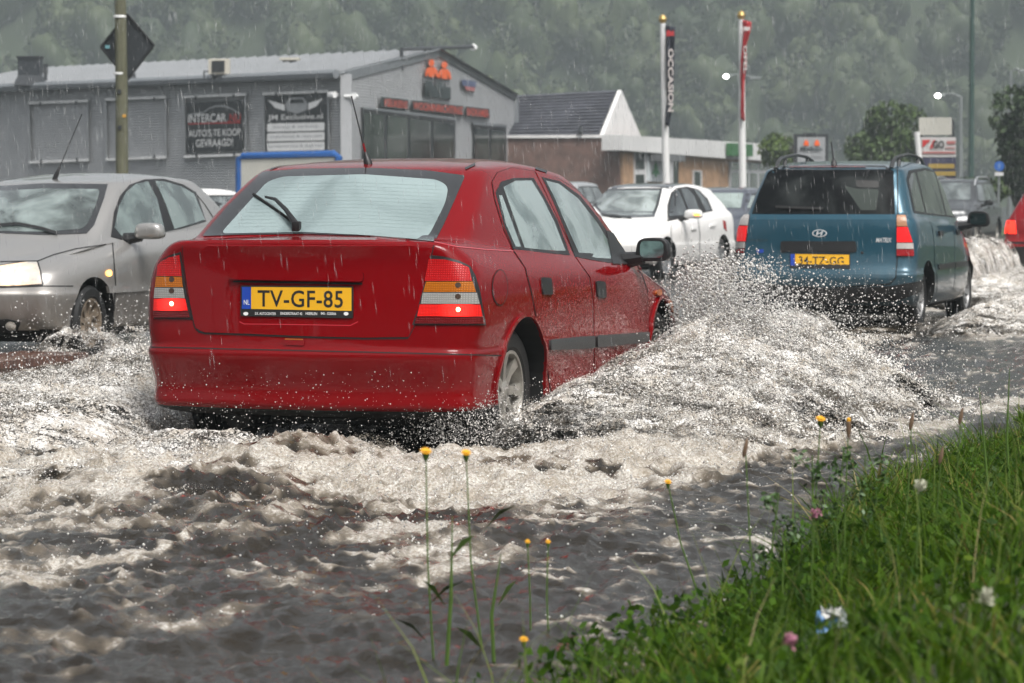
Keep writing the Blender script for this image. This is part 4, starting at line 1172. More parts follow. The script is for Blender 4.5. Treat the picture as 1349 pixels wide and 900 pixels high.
wpart(ribbed(A0b, gd, gn, gext, 0, zP, .085, .03), "gable_wall", CLAD)
# roof with standing seams
mb = MB()
pkb = A0b + gd * pks + Z * zP
rdg = pkb + ld * llen + Z * (zLl - zL)
eo = ln * .35 - Z * .05
e0, e1 = A0b + Z * zL, L1b + Z * zLl
mb.quad(e0 + eo + gn * .2 + Z * .08, e1 + eo + Z * .08, rdg + Z * .08, pkb + gn * .2 + Z * .08)
gb1 = G1b + Z * zR
mb.quad(pkb + gn * .2 + Z * .08, rdg + Z * .08, gb1 + ld * llen + Z * .08, gb1 + gn * .2 + Z * .08)
for i in range(40):
    t = (i + .5) / 40
    a = (e0 + eo).lerp(e1 + eo, t) + Z * .10; b = pkb.lerp(rdg, t) + Z * .10
    mb.tube([a, b], .05, 4)
wpart(mb, "roof", ROOFM)
mb = MB()
mb.tube([e0 + ln * .4, e1 + ln * .4], .14, 6); wpart(mb, "gutter", CLADF)
for a, b, q in ((e0 + gn * .08, pkb + gn * .08, .17), (pkb + gn * .08, gb1 + gn * .08, .15)):
    mb = MB(); mb.prism([(0, -q), ((b - a).length, -q), ((b - a).length, q * .6), (0, q * .6)], a, (b - a).normalized(), Z, -.12); wpart(mb, "verge_trim", CLADF if a == e0 + gn * .08 else mat("dark_trim", (.06, .065, .07), .4))
mb = MB(); mb.box(A0b + Z * (zL / 2) + gn * .03 + ln * .03, (.34, .34, zL)); wpart(mb, "corner_trim", CLAD)
mb = MB(); mb.box(G1b + Z * (zR / 2), (.3, .3, zR)); wpart(mb, "corner_trim", CLADF)

def onG(px, py, off=0.05): return onplane(px, py, A0b + gn * off, gn)
def onL(px, py, off=0.05): return onplane(px, py, A0b + ln * off, ln)
def pquad(mb, f, poly, off, th=.06, mi=0):
    """panel with thickness from measured corners on a wall"""
    n = gn if f is onG else ln
    a = [f(x, y, off + th) for x, y in poly]; b = [f(x, y, off) for x, y in poly]
    b = [p - n * 0 for p in b]
    k = len(poly)
    mb.add(a + b, [tuple(range(k)), tuple(reversed(range(k, 2 * k)))] + [(i, (i + 1) % k, k + (i + 1) % k, k + i) for i in range(k)], mi)
    return mb
# strip windows in the gable
DW = misted("workshop_glass", (.012, .016, .016), (.05, .062, .055), .35, .65, .35, rough=.12, coat=0)
DW.node_tree.nodes["Principled BSDF"].inputs["Specular IOR Level"].default_value = .2
DFR = mat("dark_frame", (.03, .033, .037), .4)
for poly, nm in (([(478, 143.5), (600, 158.5), (600, 240), (478, 240)], 4), ([(624, 164), (667, 168), (667, 240), (624, 240)], 2)):
    fr = wpart(pquad(MB(), onG, poly, .03, .06), "window", DFR)
    (xa, ya), (xb, yb) = poly[0], poly[1]
    for i in range(nm):
        t0, t1 = (i + .05) / nm, (i + .93) / nm
        q = [(xa + (xb - xa) * t0, ya + (yb - ya) * t0 + 5), (xa + (xb - xa) * t1, ya + (yb - ya) * t1 + 5), (xa + (xb - xa) * t1, 238), (xa + (xb - xa) * t0, 238)]
        o = pquad(MB(), onG, q, .09, .02).build("pane", DW, fr)
    mb = MB(); q = [(xa - 1, ya - 3), (xb + 1, yb - 3), (xb + 1, yb), (xa - 1, ya)]
    pquad(mb, onG, q, .03, .12).build("lintel", CLADF, fr)

# things fixed to the workshop (each a thing of its own)
def ptext(name, s, f, quad, m, off, parent, bold=.0, spacing=1.0):
    vs, fs = T(s, bold, spacing); P = []
    for x, y in vs:
        a = [quad[3][k] + (quad[2][k] - quad[3][k]) * x for k in (0, 1)]; b = [quad[0][k] + (quad[1][k] - quad[0][k]) * x for k in (0, 1)]
        P.append(f(a[0] + (b[0] - a[0]) * y, a[1] + (b[1] - a[1]) * y, off))
    me = bpy.data.meshes.new(name); me.from_pydata(P, [], fs); me.update()
    o = mobj(name, me, m, parent)
    return o
FRM = mat("banner_rail", (.78, .78, .77), .4, var=.15, vscale=3)
BANB = mat("banner_black", (.018, .019, .022), .35, var=.2, vscale=2)
BANW = mat("banner_white", (.88, .88, .87), .4, var=.08, vscale=2)
BANR = mat("banner_red", (.5, .02, .02), .4)
BANG = mat("banner_grey", (.35, .36, .37), .35)
def lift(o, loc):
    """move the mesh origin to the thing's base without moving the mesh"""
    return o
def banner(label, c4, cloth=None):
    """c4: tl, tr, br, bl"""
    t = empty("banner_frame", onL(*c4[3], .05)); tag(t, label, "sign", "frames on the workshop wall")
    off = -Vector(t.location)
    def part(mb, n, m, par=None):
        o = mb.build(n, m, par or t)
        if par is None: o.location = off
        return o
    tl, tr, br, bl = c4
    w = 3.2
    part(pquad(MB(), onL, [(tl[0], tl[1] - w), (tr[0], tr[1] - w), tr, tl], .06, .12), "top_rail", FRM)
    part(pquad(MB(), onL, [bl, br, (br[0], br[1] + w), (bl[0], bl[1] + w)], .06, .12), "bottom_rail", FRM)
    part(pquad(MB(), onL, [tl, (tl[0] + 2, tl[1]), (bl[0] + 2, bl[1]), bl], .06, .08), "side_rail", BANG)
    part(pquad(MB(), onL, [(tr[0] - 2, tr[1]), tr, br, (br[0] - 2, br[1])], .06, .08), "side_rail", BANG)
    for q in (.2, .8):
        for a, b in ((tl, tr), (bl, br)):
            x, y = a[0] + (b[0] - a[0]) * q, a[1] + (b[1] - a[1]) * q
            part(pquad(MB(), onL, [(x - 1.2, y - 2), (x + 1.2, y - 2), (x + 1.2, y + 2.5), (x - 1.2, y + 2.5)], .17, .05), "clip", DFR)
    return t, part, off
banner("empty white-railed banner frame on the workshop wall, far left", [(37, 137.5), (116, 134.5), (117, 209), (38, 212.5)])
banner("empty white-railed banner frame on the workshop wall, half behind the pole", [(138, 133), (219, 129.5), (219, 205.5), (139, 208.5)])
t, part, off = banner("black car-buying banner with white and red lettering on the workshop wall", [(241, 129.5), (324, 126), (325, 202), (242, 205)])
cl = part(pquad(MB(), onL, [(245, 135), (320, 132), (320.5, 199), (246, 201.5)], .10, .03), "cloth", BANB)
def bt(s, q, m, bold=.004, o=.145):
    x = ptext("lettering", s, onL, q, m, o, cl, bold); return x
bt("INTERCAR", [(248, 151), (298, 149.5), (298, 160.5), (248, 162)], BANW)
bt(".NU", [(300, 150), (317, 149.5), (317, 160), (300, 161)], BANR)
bt("AUTO'S TE KOOP", [(248.5, 171.5), (317, 169), (317, 178.5), (248.5, 180.5)], BANW)
bt("GEVRAAGD!", [(258, 184), (307, 182.5), (307, 192), (258, 194)], BANW)
pquad(MB(), onL, [(248, 162.6), (317, 160.6), (317, 162), (248, 164)], .14, .01).build("underline", BANR, cl)
arc = [(248, 150.5), (258, 149), (268, 147.5), (276, 142), (284, 139), (296, 139), (306, 143), (316, 149)]
for a, b in zip(arc[:-1], arc[1:]): pquad(MB(), onL, [a, b, (b[0], b[1] + 1.6), (a[0], a[1] + 1.6)], .14, .01).build("car_outline", BANG, cl)
t, part, off = banner("black banner with winged car emblem and three white strips, near the workshop corner", [(346, 125.5), (433, 122), (434, 199), (347, 201.5)])
cl = part(pquad(MB(), onL, [(348.5, 126.5), (431, 123.5), (431.5, 197.5), (349.5, 199.5)], .10, .03), "cloth", BANB)
bt("JM Exclusive.nl", [(353, 151.5), (425, 149.5), (425, 158.5), (353, 160.5)], BANW)
for k, s in enumerate(("inkoop & verkoop", "onderhoud & reparatie", "bandenservice & diagnose")):
    y = 162.3 + k * 12.7
    pquad(MB(), onL, round_poly([(352, y + .8), (427.5, y - 1.0), (427.5, y + 9.8), (352, y + 11.6)], 2), .14, .01).build("white_strip", BANW, cl)
    a = 8 if k == 0 else 2
    ptext("lettering", s, onL, [(352 + a, y + 3.2), (427 - a, y + 1.6), (427 - a, y + 6.6), (352 + a, y + 8.2)], BANG, .155, cl, .0)
pquad(MB(), onL, [(376, 137), (382, 129), (400, 128.5), (405, 136), (404, 145), (391, 150), (378, 146)], .14, .01).build("emblem_car", BANG, cl)
pquad(MB(), onL, [(381, 136), (384, 131), (398, 130.5), (401, 135.5)], .155, .01).build("emblem_screen", BANB, cl)
for q in ([(353, 132), (375, 138), (375, 146), (362, 142)], [(425, 130), (406, 136), (406, 145), (417, 140)]): pquad(MB(), onL, q, .14, .01).build("emblem_wing", BANW, cl)

# lettering boxes and figures on the gable
ORG = mat("orange_figure", (.85, .13, .02), .4); DKT = mat("dark_letters", (.03, .042, .045), .4); RDT = mat("red_letters", (.55, .08, .05), .4)
fg = empty("figure_logo_sign", onG(578, 131, .05)); tag(fg, "pair of orange people figures above dark lettering on the gable", "sign")
def gpart(mb, n, m, par): o = mb.build(n, m, par); o.location = -Vector(par.location); return o
for x, y in ((568.5, 79), (585.5, 81.5)):
    gpart(pquad(MB(), onG, ell(x, y + 4, 3.9, 4.6, 14), .06, .12), "figure_head", ORG, fg)
    gpart(pquad(MB(), onG, [(x - 4, y + 9.5), (x + 4, y + 9.5), (x + 8, y + 14), (x + 9, y + 23), (x + 6.5, y + 22.5), (x + 4.2, y + 16), (x + 4, y + 23), (x - 3.5, y + 22), (x - 3.8, y + 16), (x - 6, y + 21.5), (x - 8.3, y + 21), (x - 7.5, y + 13)], .06, .12), "figure_body", ORG, fg)
o = ptext("lettering", "Melkan", onG, [(560, 106), (594, 110), (594, 131), (560, 127)], DKT, .17, fg, .02); o.location = -Vector(fg.location)
gpart(pquad(MB(), onG, [(560, 108), (569, 107), (571, 113), (576, 113), (578, 108), (585, 109), (587, 114), (594, 115), (594, 131), (560, 127)], .05, .06), "letter_backing", mat("letter_back", (.07, .085, .09), .5), fg)
for i, (xa, xb, s) in enumerate(((502, 538, "KEUKENS"), (543, 610.5, "WOONINRICHTING"), (614, 645, "BADKAMER"))):
    f = lambda x: 128 + (x - 502) * .108
    t = empty("letter_sign", onG(xa, f(xa) + 12, .05)); tag(t, ("short red letter sign above the left of the wide workshop window", "long red letter sign above the middle of the wide workshop window", "short red letter sign between the two workshop windows")[i], "sign", "red signs over the workshop windows")
    gpart(pquad(MB(), onG, [(xa, f(xa)), (xb, f(xb)), (xb, f(xb) + 12.5), (xa, f(xa) + 12.5)], .05, .12), "box", DKT, t)
    sx = xa + (5 if i == 0 else 1.5)
    o = ptext("lettering", s, onG, [(sx, f(sx) + 1.6), (xb - 1, f(xb) + 1.6), (xb - 1, f(xb) + 11.4), (sx, f(sx) + 11.4)], RDT, .19, t, .015); o.location = -Vector(t.location)
t = empty("small_wall_sign", onG(610, 120, .05)); tag(t, "small faded blue and red sign on the gable right of the figures", "sign")
gpart(pquad(MB(), onG, [(608, 105), (628, 107), (627, 115), (609, 113)], .05, .08), "blue_board", mat("faded_blue", (.09, .11, .19), .5), t)
gpart(pquad(MB(), onG, [(612, 113.6), (626, 115.2), (625, 120.5), (614, 119)], .05, .08), "red_board", mat("faded_red", (.35, .12, .12), .5), t)
# security camera pair on the corner
for px_, lab in ((440, "white bullet camera on the workshop's long wall beside the corner"), (466, "white bullet camera on the gable side of the workshop corner")):
    p = onL(px_, 125, .3) if px_ < 456 else onG(px_, 127, .3)
    t = empty("security_camera", p); tag(t, lab, "camera", "cameras at the workshop corner")
    mb = MB(); dv = (ld if px_ < 456 else gd); mb.tube([(0, 0, 0), -Vector(ln if px_ < 456 else gn) * .3], .05, 6); mb.build("bracket", FRM, t)
    mb = MB(); mb.tube([-dv * .05, dv * .2], .1, 8); mb.build("housing", BANW, t, True)
# roof plant
def roofpt(px_, py_):
    n = (e1 - e0).cross(pkb - e0).normalized(); return onplane(px_, py_, e0 + Z * .08, n)
p = roofpt(40, 113); s = F / p.y
t = empty("roof_stack", p); tag(t, "broad dark square exhaust stack on the workshop roof, far left", "chimney")
mb = MB(); mb.box((0, 0, .45), (29 / s, .65, 39 / s)); mb.build("shaft", mat("dark_stack", (.02, .024, .03), .5), t)
mb = MB(); mb.box((0, 0, .45 + 39 / s / 2), (32 / s, .75, .07)); mb.build("cap", mat("dark_stack2", (.016, .018, .022), .5), t)
mb = MB(); mb.add([Vector((x * 20 / s, y, -.0)) for x, y in ((-1, -.45), (1, -.45), (1, .45), (-1, .45))] + [Vector((x * 14 / s, y, .35)) for x, y in ((-1, -.35), (1, -.35), (1, .35), (-1, .35))], [(0, 1, 5, 4), (1, 2, 6, 5), (2, 3, 7, 6), (3, 0, 4, 7)]); mb.build("flashing", mat("dark_stack", (.02, .024, .03), .5), t)
p = roofpt(60, 108); t = empty("vent_pipe", p); tag(t, "thin dark vent pipe beside the square stack on the workshop roof", "vent pipe")
mb = MB(); mb.tube([(0, 0, -.1), (0, 0, .45)], .06, 8); mb.build("pipe", DFR, t); mb = MB(); mb.tube([(0, 0, .3), (0, 0, .62)], .09, 8); mb.build("cowl", DFR, t)
p = roofpt(174, 107); t = empty("vent_pipe", p); tag(t, "short dark vent on the workshop roof behind the road sign", "vent pipe")
mb = MB(); mb.tube([(0, 0, -.1), (0, 0, .25)], .12, 8); mb.build("pipe", DFR, t); mb = MB(); mb.lathe([(.24, -.06), (.15, .1), (.1, .22)], (0, 0, 0), n=10); mb.build("flashing", DFR, t)
p = roofpt(289, 103); s = F / p.y; t = empty("air_conditioner", p); tag(t, "cream air conditioner unit with black grille standing on the workshop roof", "air conditioner")
mb = MB(); mb.box((0, 0, .12 + 10 / s), (28 / s, .35, 20 / s), bev=.02); bx = mb.build("casing", mat("cream", (.5, .47, .40), .5), t)
mb = MB(); mb.box((-.02, -.19, .12 + 10 / s), (17 / s, .02, 15 / s)); gr_ = mb.build("grille", mat("grille_black", (.012, .012, .014), .5), t)
for k in range(7):
    mb = MB(); mb.box((-.02 + (k - 3) * 2.4 / s, -.205, .12 + 10 / s), (.016, .012, 15 / s)); mb.build("grille_bar", DFR, gr_)
for x in (-9, 9):
    mb = MB(); mb.box((x / s, 0, .05), (.06, .4, .16)); mb.build("foot", DFR, t)
mb = MB(); mb.tube([(-14 / s, 0, .2), (-20 / s, 0, .22), (-20 / s, 0, .0)], .03, 6); mb.build("pipe", DFR, t)
p = roofpt(382, 83); s = F / p.y; t = empty("roof_vent", p); tag(t, "flat pale roof vent near the ridge of the workshop", "roof vent")
mb = MB(); mb.box((0, 0, .03), (18 / s, .4, .1)); mb.build("base", DFR, t); mb = MB(); mb.box((0, 0, .13), (26 / s, .55, .08)); mb.build("lid", mat("cream", (.5, .47, .40), .5), t)
p = onG(529, 73, .0); t = empty("roof_gantry", p); tag(t, "dark steel lamp arm over the workshop ridge", "lamp arm")
q0, q1, q2 = onG(529, 65, 0) - p, onG(560, 64.5, 0) - p, onG(624, 61.5, 0) - p
mb = MB(); mb.tube([(0, 0, -.5), q0], .07, 6); mb.build("post", DFR, t)
mb = MB(); mb.tube([q0, q2], .07, 6); mb.build("arm", DFR, t)
mb = MB(); mb.tube([q1 + Vector((0, 0, -.6)), q1], .06, 6); mb.build("post", DFR, t)
mb = MB(); mb.lathe([(.02, .1), (.12, .02), (.13, -.08), (.02, -.15)], q2, n=10); mb.build("lamp", FRM, t)

# ---------------------------------------------------------------- pole with the back of a diamond sign
p = gr(161, 259 + 4000 * 1.255 / 48.0); p = Vector((pt(161, 259, 48).x, 48, 0))
t = empty("utility_pole", p); tag(t, "weathered wooden pole standing behind the silver saloon", "pole")
WOOD = mat("weathered_wood", (.105, .105, .065), .8, var=.35, vscale=6, stretch=(6, 6, .3), bump=.4, bscale=8)
mb = MB(); mb.tube([(0, 0, -.1), (0, 0, 3), (-.02, 0, 5.5)], [.105, .098, .086], 14); mb.build("shaft", WOOD, t, True)
for y in (121, 168):
    z = pt(161, y, 48).z
    mb = MB(); mb.box((-.02, -.10, z), (.06, .03, .06)); mb.build("bolt", DFR, t)
for y in (22, 97):
    z = pt(161, y, 48).z
    mb = MB(); mb.lathe([(.10, -.02), (.104, -.015), (.104, .015), (.10, .02)], (-.02, 0, z), n=16); mb.build("steel_band", FRM, t)
z = pt(165, 153, 48).z; mb = MB(); mb.prism(ell(0, 0, .03, .03, 10), (.05, -.096, z), (1, 0, 0), (0, 0, 1), -.02); mb.build("yellow_tag", mat("yellow_tag", (.5, .25, .01), .5), t)
c_ = pt(168, 62, 48.25); t = empty("road_sign", (c_.x, c_.y, c_.z)); tag(t, "dark back of a diamond road sign fixed behind the wooden pole", "road sign")
h_ = 35 / 4000 * 48.25; hv = 43 / 4000 * 48.25
mb = MB(); mb.prism([(-h_, .0), (0, -hv), (h_, .03), (0, hv)], (0, 0, 0), (1, 0, 0), (0, 0, 1), -.03); mb.build("plate", mat("sign_back", (.035, .04, .045), .45, .3), t)
for a, b in (((-h_, 0), (0, -hv)), ((0, -hv), (h_, .03)), ((h_, .03), (0, hv)), ((0, hv), (-h_, 0))):
    mb = MB(); mb.tube([(a[0], -.02, a[1]), (b[0], -.02, b[1])], .02, 6); mb.build("rim", mat("sign_rim", (.015, .016, .018), .5), t)
mb = MB(); mb.box((-h_ + .11, .0, .0), (.07, .012, .05)); mb.build("sticker", mat("sticker_blue", (.2, .45, .5), .5), t).location = (0, -.035, 0)
# ---------------------------------------------------------------- blue framed board
dB = 70.0; t = empty("billboard", (pt(380, 259, dB).x, dB, 0)); tag(t, "cream board in a blue tubular frame behind the red saloon's roof", "board")
o_ = -Vector(t.location)
cs = [pt(315, 300, dB + .6), pt(315, 209, dB + .6), pt(320, 206, dB + .55), pt(440, 203, dB - .6), pt(446, 207, dB - .65), pt(446, 300, dB - .65)]
mb = MB(); mb.tube([c + o_ for c in cs], .09, 8); mb.build("frame", mat("blue_tube", (.015, .09, .30), .35), t, True)
a, b, c2, d = [pt(x, y, q) + o_ for x, y, q in ((318, 300, dB + .6), (443, 300, dB - .6), (443, 207, dB - .6), (318, 210.5, dB + .6))]
nn = (b - a).cross(d - a).normalized() * .06
mb = MB(); mb.add([a, b, c2, d, a + nn, b + nn, c2 + nn, d + nn], [(0, 1, 2, 3), (7, 6, 5, 4), (0, 4, 5, 1), (1, 5, 6, 2), (2, 6, 7, 3), (3, 7, 4, 0)]); mb.build("panel", mat("cream_board", (.55, .54, .48), .5, var=.08, vscale=1), t)
for q in (a, b):
    mb = MB(); mb.tube([(q.x, q.y + .1, 0), (q.x, q.y + .1, 1)], .06, 8); mb.build("leg", mat("blue_tube", (.015, .09, .30), .35), t)

# ---------------------------------------------------------------- brick house with slate roof, low shop
def wallplane(pA, pB): 
    d = (pB - pA).normalized(); n = Vector((d.y, -d.x, 0)); 
    return n if n.dot(CAM - pA) > 0 else -n
hd0 = 113.2
hA = Vector((pt(655, 259, hd0).x, hd0, 0)); hB = Vector((pt(835, 259, 112).x, 112, 0))
hn = wallplane(hA, hB)
def onH(px_, py_, off=0.0): return onplane(px_, py_, hA + hn * off, hn)
house = empty("brick_house", hB); tag(house, "dark brick house with steep slate roof and white gable end", "building")
def wallbox(name, f, n, poly, depth, m, par, sm=False):
    a = [f(x, y) for x, y in poly]; b = [p - n * depth for p in a]; k = len(a)
    mb = MB(); mb.add(a + b, [tuple(range(k)), tuple(reversed(range(k, 2 * k)))] + [(i, (i + 1) % k, k + (i + 1) % k, k + i) for i in range(k)])
    o = mb.build(name, m, par); o.location = -Vector(par.location); return o
DBR = mat("dark_brick", (.15, .092, .075), .6, var=.3, vscale=3)
TBR = mat("tan_brick", (.40, .245, .14), .6, var=.25, vscale=4)
WHT = mat("white_render", (.75, .74, .73), .55, var=.1, vscale=1)
SLT = mat("slate_roof", (.062, .064, .078), .5, var=.3, vscale=2)
gz = pt(835, 305, 112)
wallbox("wall", onH, hn, [(650, 181), (821, 180), (821, 310), (650, 310)], 7, DBR, house)
wallbox("white_coping", lambda x, y: onH(x, y, .1), hn, [(650, 178.5), (822, 177.5), (822, 181.5), (650, 182)], .4, WHT, house)
# roof: ridge parallel to wall set back, gable end white
ra, rb = onH(656, 127, -3.5), onH(812, 119, -3.5)
ea, eb = onH(650, 180, 0), onH(788, 178, 0); fb = onH(836, 177.5, -7) if False else eb - hn * 7.5
fa = ea - hn * 7.5
ob = -Vector(house.location)
mb = MB(); mb.add([ea, eb, rb, ra, fb, fa], [(0, 1, 2, 3), (3, 2, 4, 5)]); rf_ = mb.build("roof", SLT, house); rf_.location = ob
mb = MB()
for i in range(14):
    t_ = i / 14; a = ea.lerp(ra, t_) + hn * .03 + Z * .03; b = eb.lerp(rb, t_) + hn * .03 + Z * .03
    mb.tube([a, b], .035, 4)
q = mb.build("slate_course", SLT, rf_)
gout = (eb - ea).normalized() * .05
mb = MB(); mb.add([eb + gout, fb + gout, rb + gout, eb + gout * 4, fb + gout * 4, rb + gout * 4], [(0, 1, 2), (5, 4, 3), (0, 2, 5, 3), (1, 2, 5, 4), (0, 1, 4, 3)]); o = mb.build("white_gable", WHT, house); o.location = ob
mb = MB(); mb.tube([onH(765, 176, .2), onH(765, 168, .1)], .1, 6); o = mb.build("roof_pipe", DFR, house); o.location = ob

sA, sB = Vector((pt(820, 259, 112).x, 112, 0)), Vector((pt(1062, 259, 137).x, 137, 0))
sn = wallplane(sA, sB)
def onS(px_, py_, off=0.0): return onplane(px_, py_, sA + sn * off, sn)
shop = empty("low_shop_building", sA); tag(shop, "flat-roofed tan brick shop with white fascia and green sign", "building")
wallbox("wall", onS, sn, [(821, 200), (1030, 213), (1030, 300), (821, 305)], .5, TBR, shop)
wallbox("fascia", lambda x, y: onS(x, y, .35), sn, [(820, 178), (905, 183), (1028, 191), (1030, 213), (960, 209), (820, 198)], .8, mat("fascia_white", (.66, .66, .65), .5, var=.08, vscale=.5), shop)
def sp_(name, q, off, th, m, par=None):
    a = wallbox(name, lambda x, y: onS(x, y, off + th), sn, q, th, m, shop)
    if par: a.parent = par; a.location = (0, 0, 0)
    return a
WFR = mat("window_white", (.6, .6, .6), .45)
w1 = sp_("window", [(836.5, 199), (853, 200), (853, 244), (836.5, 244)], .0, .06, WFR)
sp_("pane", [(838, 201.5), (849, 202), (849, 223), (838, 223)], .06, .02, DW, w1); sp_("pane", [(838, 230), (849, 230), (849, 244), (838, 244)], .06, .02, DW, w1)
w2 = sp_("window", [(914, 224), (925, 225), (925, 262), (914, 262)], .0, .06, WFR); sp_("pane", [(915.5, 226), (923, 226.5), (923, 260), (915.5, 260)], .06, .02, DW, w2)
dd = sp_("door", [(880, 200), (894, 201), (894, 262), (880, 262)], .0, .05, DFR); sp_("pane", [(883, 210), (887, 210), (887, 258), (883, 258)], .05, .02, WFR, dd); sp_("pane", [(888.5, 210), (892, 210), (892, 258), (888.5, 258)], .05, .02, DW, dd)
sp_("canopy", [(881, 203), (903, 204.5), (903, 213), (881, 212)], .0, .9, mat("canopy_grey", (.13, .135, .14), .5))
w3 = sp_("window", [(962, 213), (1024, 216), (1024, 275), (962, 273)], .0, .08, mat("shop_frame", (.42, .43, .44), .45))
for i in range(5):
    x = 964 + i * 12.2
    for ya, yb in ((214.5, 224), (227, 272)):
        sp_("pane", [(x, ya + i * .5), (x + 9.6, ya + i * .5 + .4), (x + 9.6, yb), (x, yb)], .08, .02, misted("shop_glass", (.08, .09, .09), (.22, .24, .24), .35, .65, .5), w3)
def thing_on_shop(name, label, cat, q, off, th, m):
    t = empty(name, onS(q[3][0], q[3][1], off)); tag(t, label, cat)
    return t
q = [(853.5, 205), (874.5, 206), (874.5, 240), (853.5, 239)]
t = thing_on_shop("poster_board", "white poster with a green fir shape on the shop wall", "poster", q, .05, .1, None)
a = wallbox("board", lambda x, y: onS(x, y, .12), sn, q, .1, mat("poster_white", (.62, .66, .67), .4), t)
a = wallbox("green_fir", lambda x, y: onS(x, y, .135), sn, [(864, 212), (867, 221), (866, 222), (870, 230), (865.5, 229), (865, 233), (863, 233), (862.6, 229), (859, 230), (862, 221), (861, 220.5)], .01, mat("fir_green", (.06, .30, .10), .5), t)
q = [(963, 188.5), (992, 190.5), (992, 206.5), (963, 205)]
t = thing_on_shop("shop_sign", "plain green sign box on the white shop fascia", "sign", q, .4, .1, None)
wallbox("box", lambda x, y: onS(x, y, .6), sn, q, .2, mat("sign_green", (.03, .13, .04), .5), t)
wallbox("pale_mark", lambda x, y: onS(x, y, .61), sn, [(973, 192), (980, 192.5), (980, 203), (973, 202.5)], .008, mat("pale_green", (.12, .22, .12), .5), t)
# ---------------------------------------------------------------- flagpoles with flags
POLEW = mat("pole_white", (.72, .72, .71), .4)
def flagpole(px0, py0, px1, py1, d, label):
    b, e = pt(px0, py0, d), pt(px1, py1, d); b.z = 0
    t = empty("flagpole", b); tag(t, label, "flagpole", "flagpoles by the shop")
    mb = MB(); mb.tube([(0, 0, -.1), (e - b) * .5, e - b], [.10, .085, .065], 12); mb.build("mast", POLEW, t, True)
    mb = MB(); mb.lathe([(.001, .22), (.07, .18), (.10, .10), (.07, .02), (.04, 0)], e - b, n=12); mb.build("gold_finial", mat("gold", (.5, .35, .12), .35, .5), t, True)
    return t
dF = 72.0
flagpole(880, 300, 873, 31, dF, "white flagpole carrying the dark navy flag"); flagpole(979, 300, 976.5, 26, dF, "white flagpole carrying the torn red flag")
def flag(label, base_px, rows, m, parts):
    """rows: (y, x_left, x_right) measured; folds ripple in depth"""
    ys = [r[0] for r in rows]
    y0, y1 = ys[0], ys[-1]; N = 40; K = 9
    def edge(y):
        for (a, al, ar), (b, bl, br_) in zip(rows[:-1], rows[1:]):
            if y <= b: q = (y - a) / (b - a); return al + (bl - al) * q, ar + (br_ - ar) * q
        return rows[-1][1:]
    V, Fa = [], []
    for i in range(N):
        y = y0 + (y1 - y0) * i / (N - 1); l, r = edge(y)
        for j in range(K):
            q = j / (K - 1)
            V.append(pt(l + (r - l) * q, y + q * 3, dF - .12 + .10 * math.sin(q * 9 + i * .25)))
    for i in range(N - 1):
        for j in range(K - 1): Fa.append((i * K + j, i * K + j + 1, (i + 1) * K + j + 1, (i + 1) * K + j))
    p = pt(*base_px, dF); t = empty("flag", p); tag(t, label, "flag", "flags by the shop")
    mb = MB(); mb.add([v - p for v in V], Fa); o = mb.build("cloth", m, t, True, 180)
    sd = o.modifiers.new("t", 'SOLIDIFY'); sd.thickness = .012
    for n_, s_, q, mm in parts:
        vs, fs = T(s_, .03) if s_ else (None, None)
        if s_:
            P = []
            for x, y in vs:
                # vertical lettering reading downwards
                yy = q[1] + (q[3] - q[1]) * x; xx = q[2] + (q[0] - q[2]) * (1 - y)
                xx = q[0] + (q[2] - q[0]) * y
                P.append(pt(xx, yy, dF - .26) - p)
            me = bpy.data.meshes.new(n_); me.from_pydata(P, [], fs); me.update(); mobj(n_, me, mm, o)
        else:
            mb = MB(); mb.add([pt(x, y, dF - .26) - p for x, y in q], [tuple(range(len(q)))]); mb.build(n_, mm, o)
NAVY = mat("flag_navy", (.022, .025, .04), .6); FRED = mat("flag_red", (.42, .02, .025), .6); FWH = mat("flag_white", (.55, .50, .48), .6)
flag("narrow dark navy flag with pale vertical lettering hanging from the left flagpole", (875, 165), [(33, 876.5, 890), (60, 877.5, 888.5), (100, 878.5, 887.5), (130, 878, 886), (148, 877, 884.5), (164, 877, 881)], NAVY,
     [("lettering", "OCCASION", (880.2, 64, 887.2, 147), FWH), ("logo_figures", None, [(878, 41), (881, 39.5), (884, 42), (887.5, 40.5), (888.5, 47), (878, 48)], FRED)])
flag("torn red flag with pale vertical lettering wrapped round the right flagpole", (978, 155), [(26, 978.5, 990), (34, 978.5, 989.5), (45, 978.5, 986.5), (58, 978.5, 983), (80, 976.2, 983.5), (100, 975.5, 981), (120, 975.6, 980.6), (157, 976.4, 980.6)], FRED,
     [("white_lettering", "OPEL", (979.6, 60, 984, 97), FWH), ("white_patch", None, [(979.5, 35), (988.5, 35.5), (988, 40), (980, 41)], FWH)])
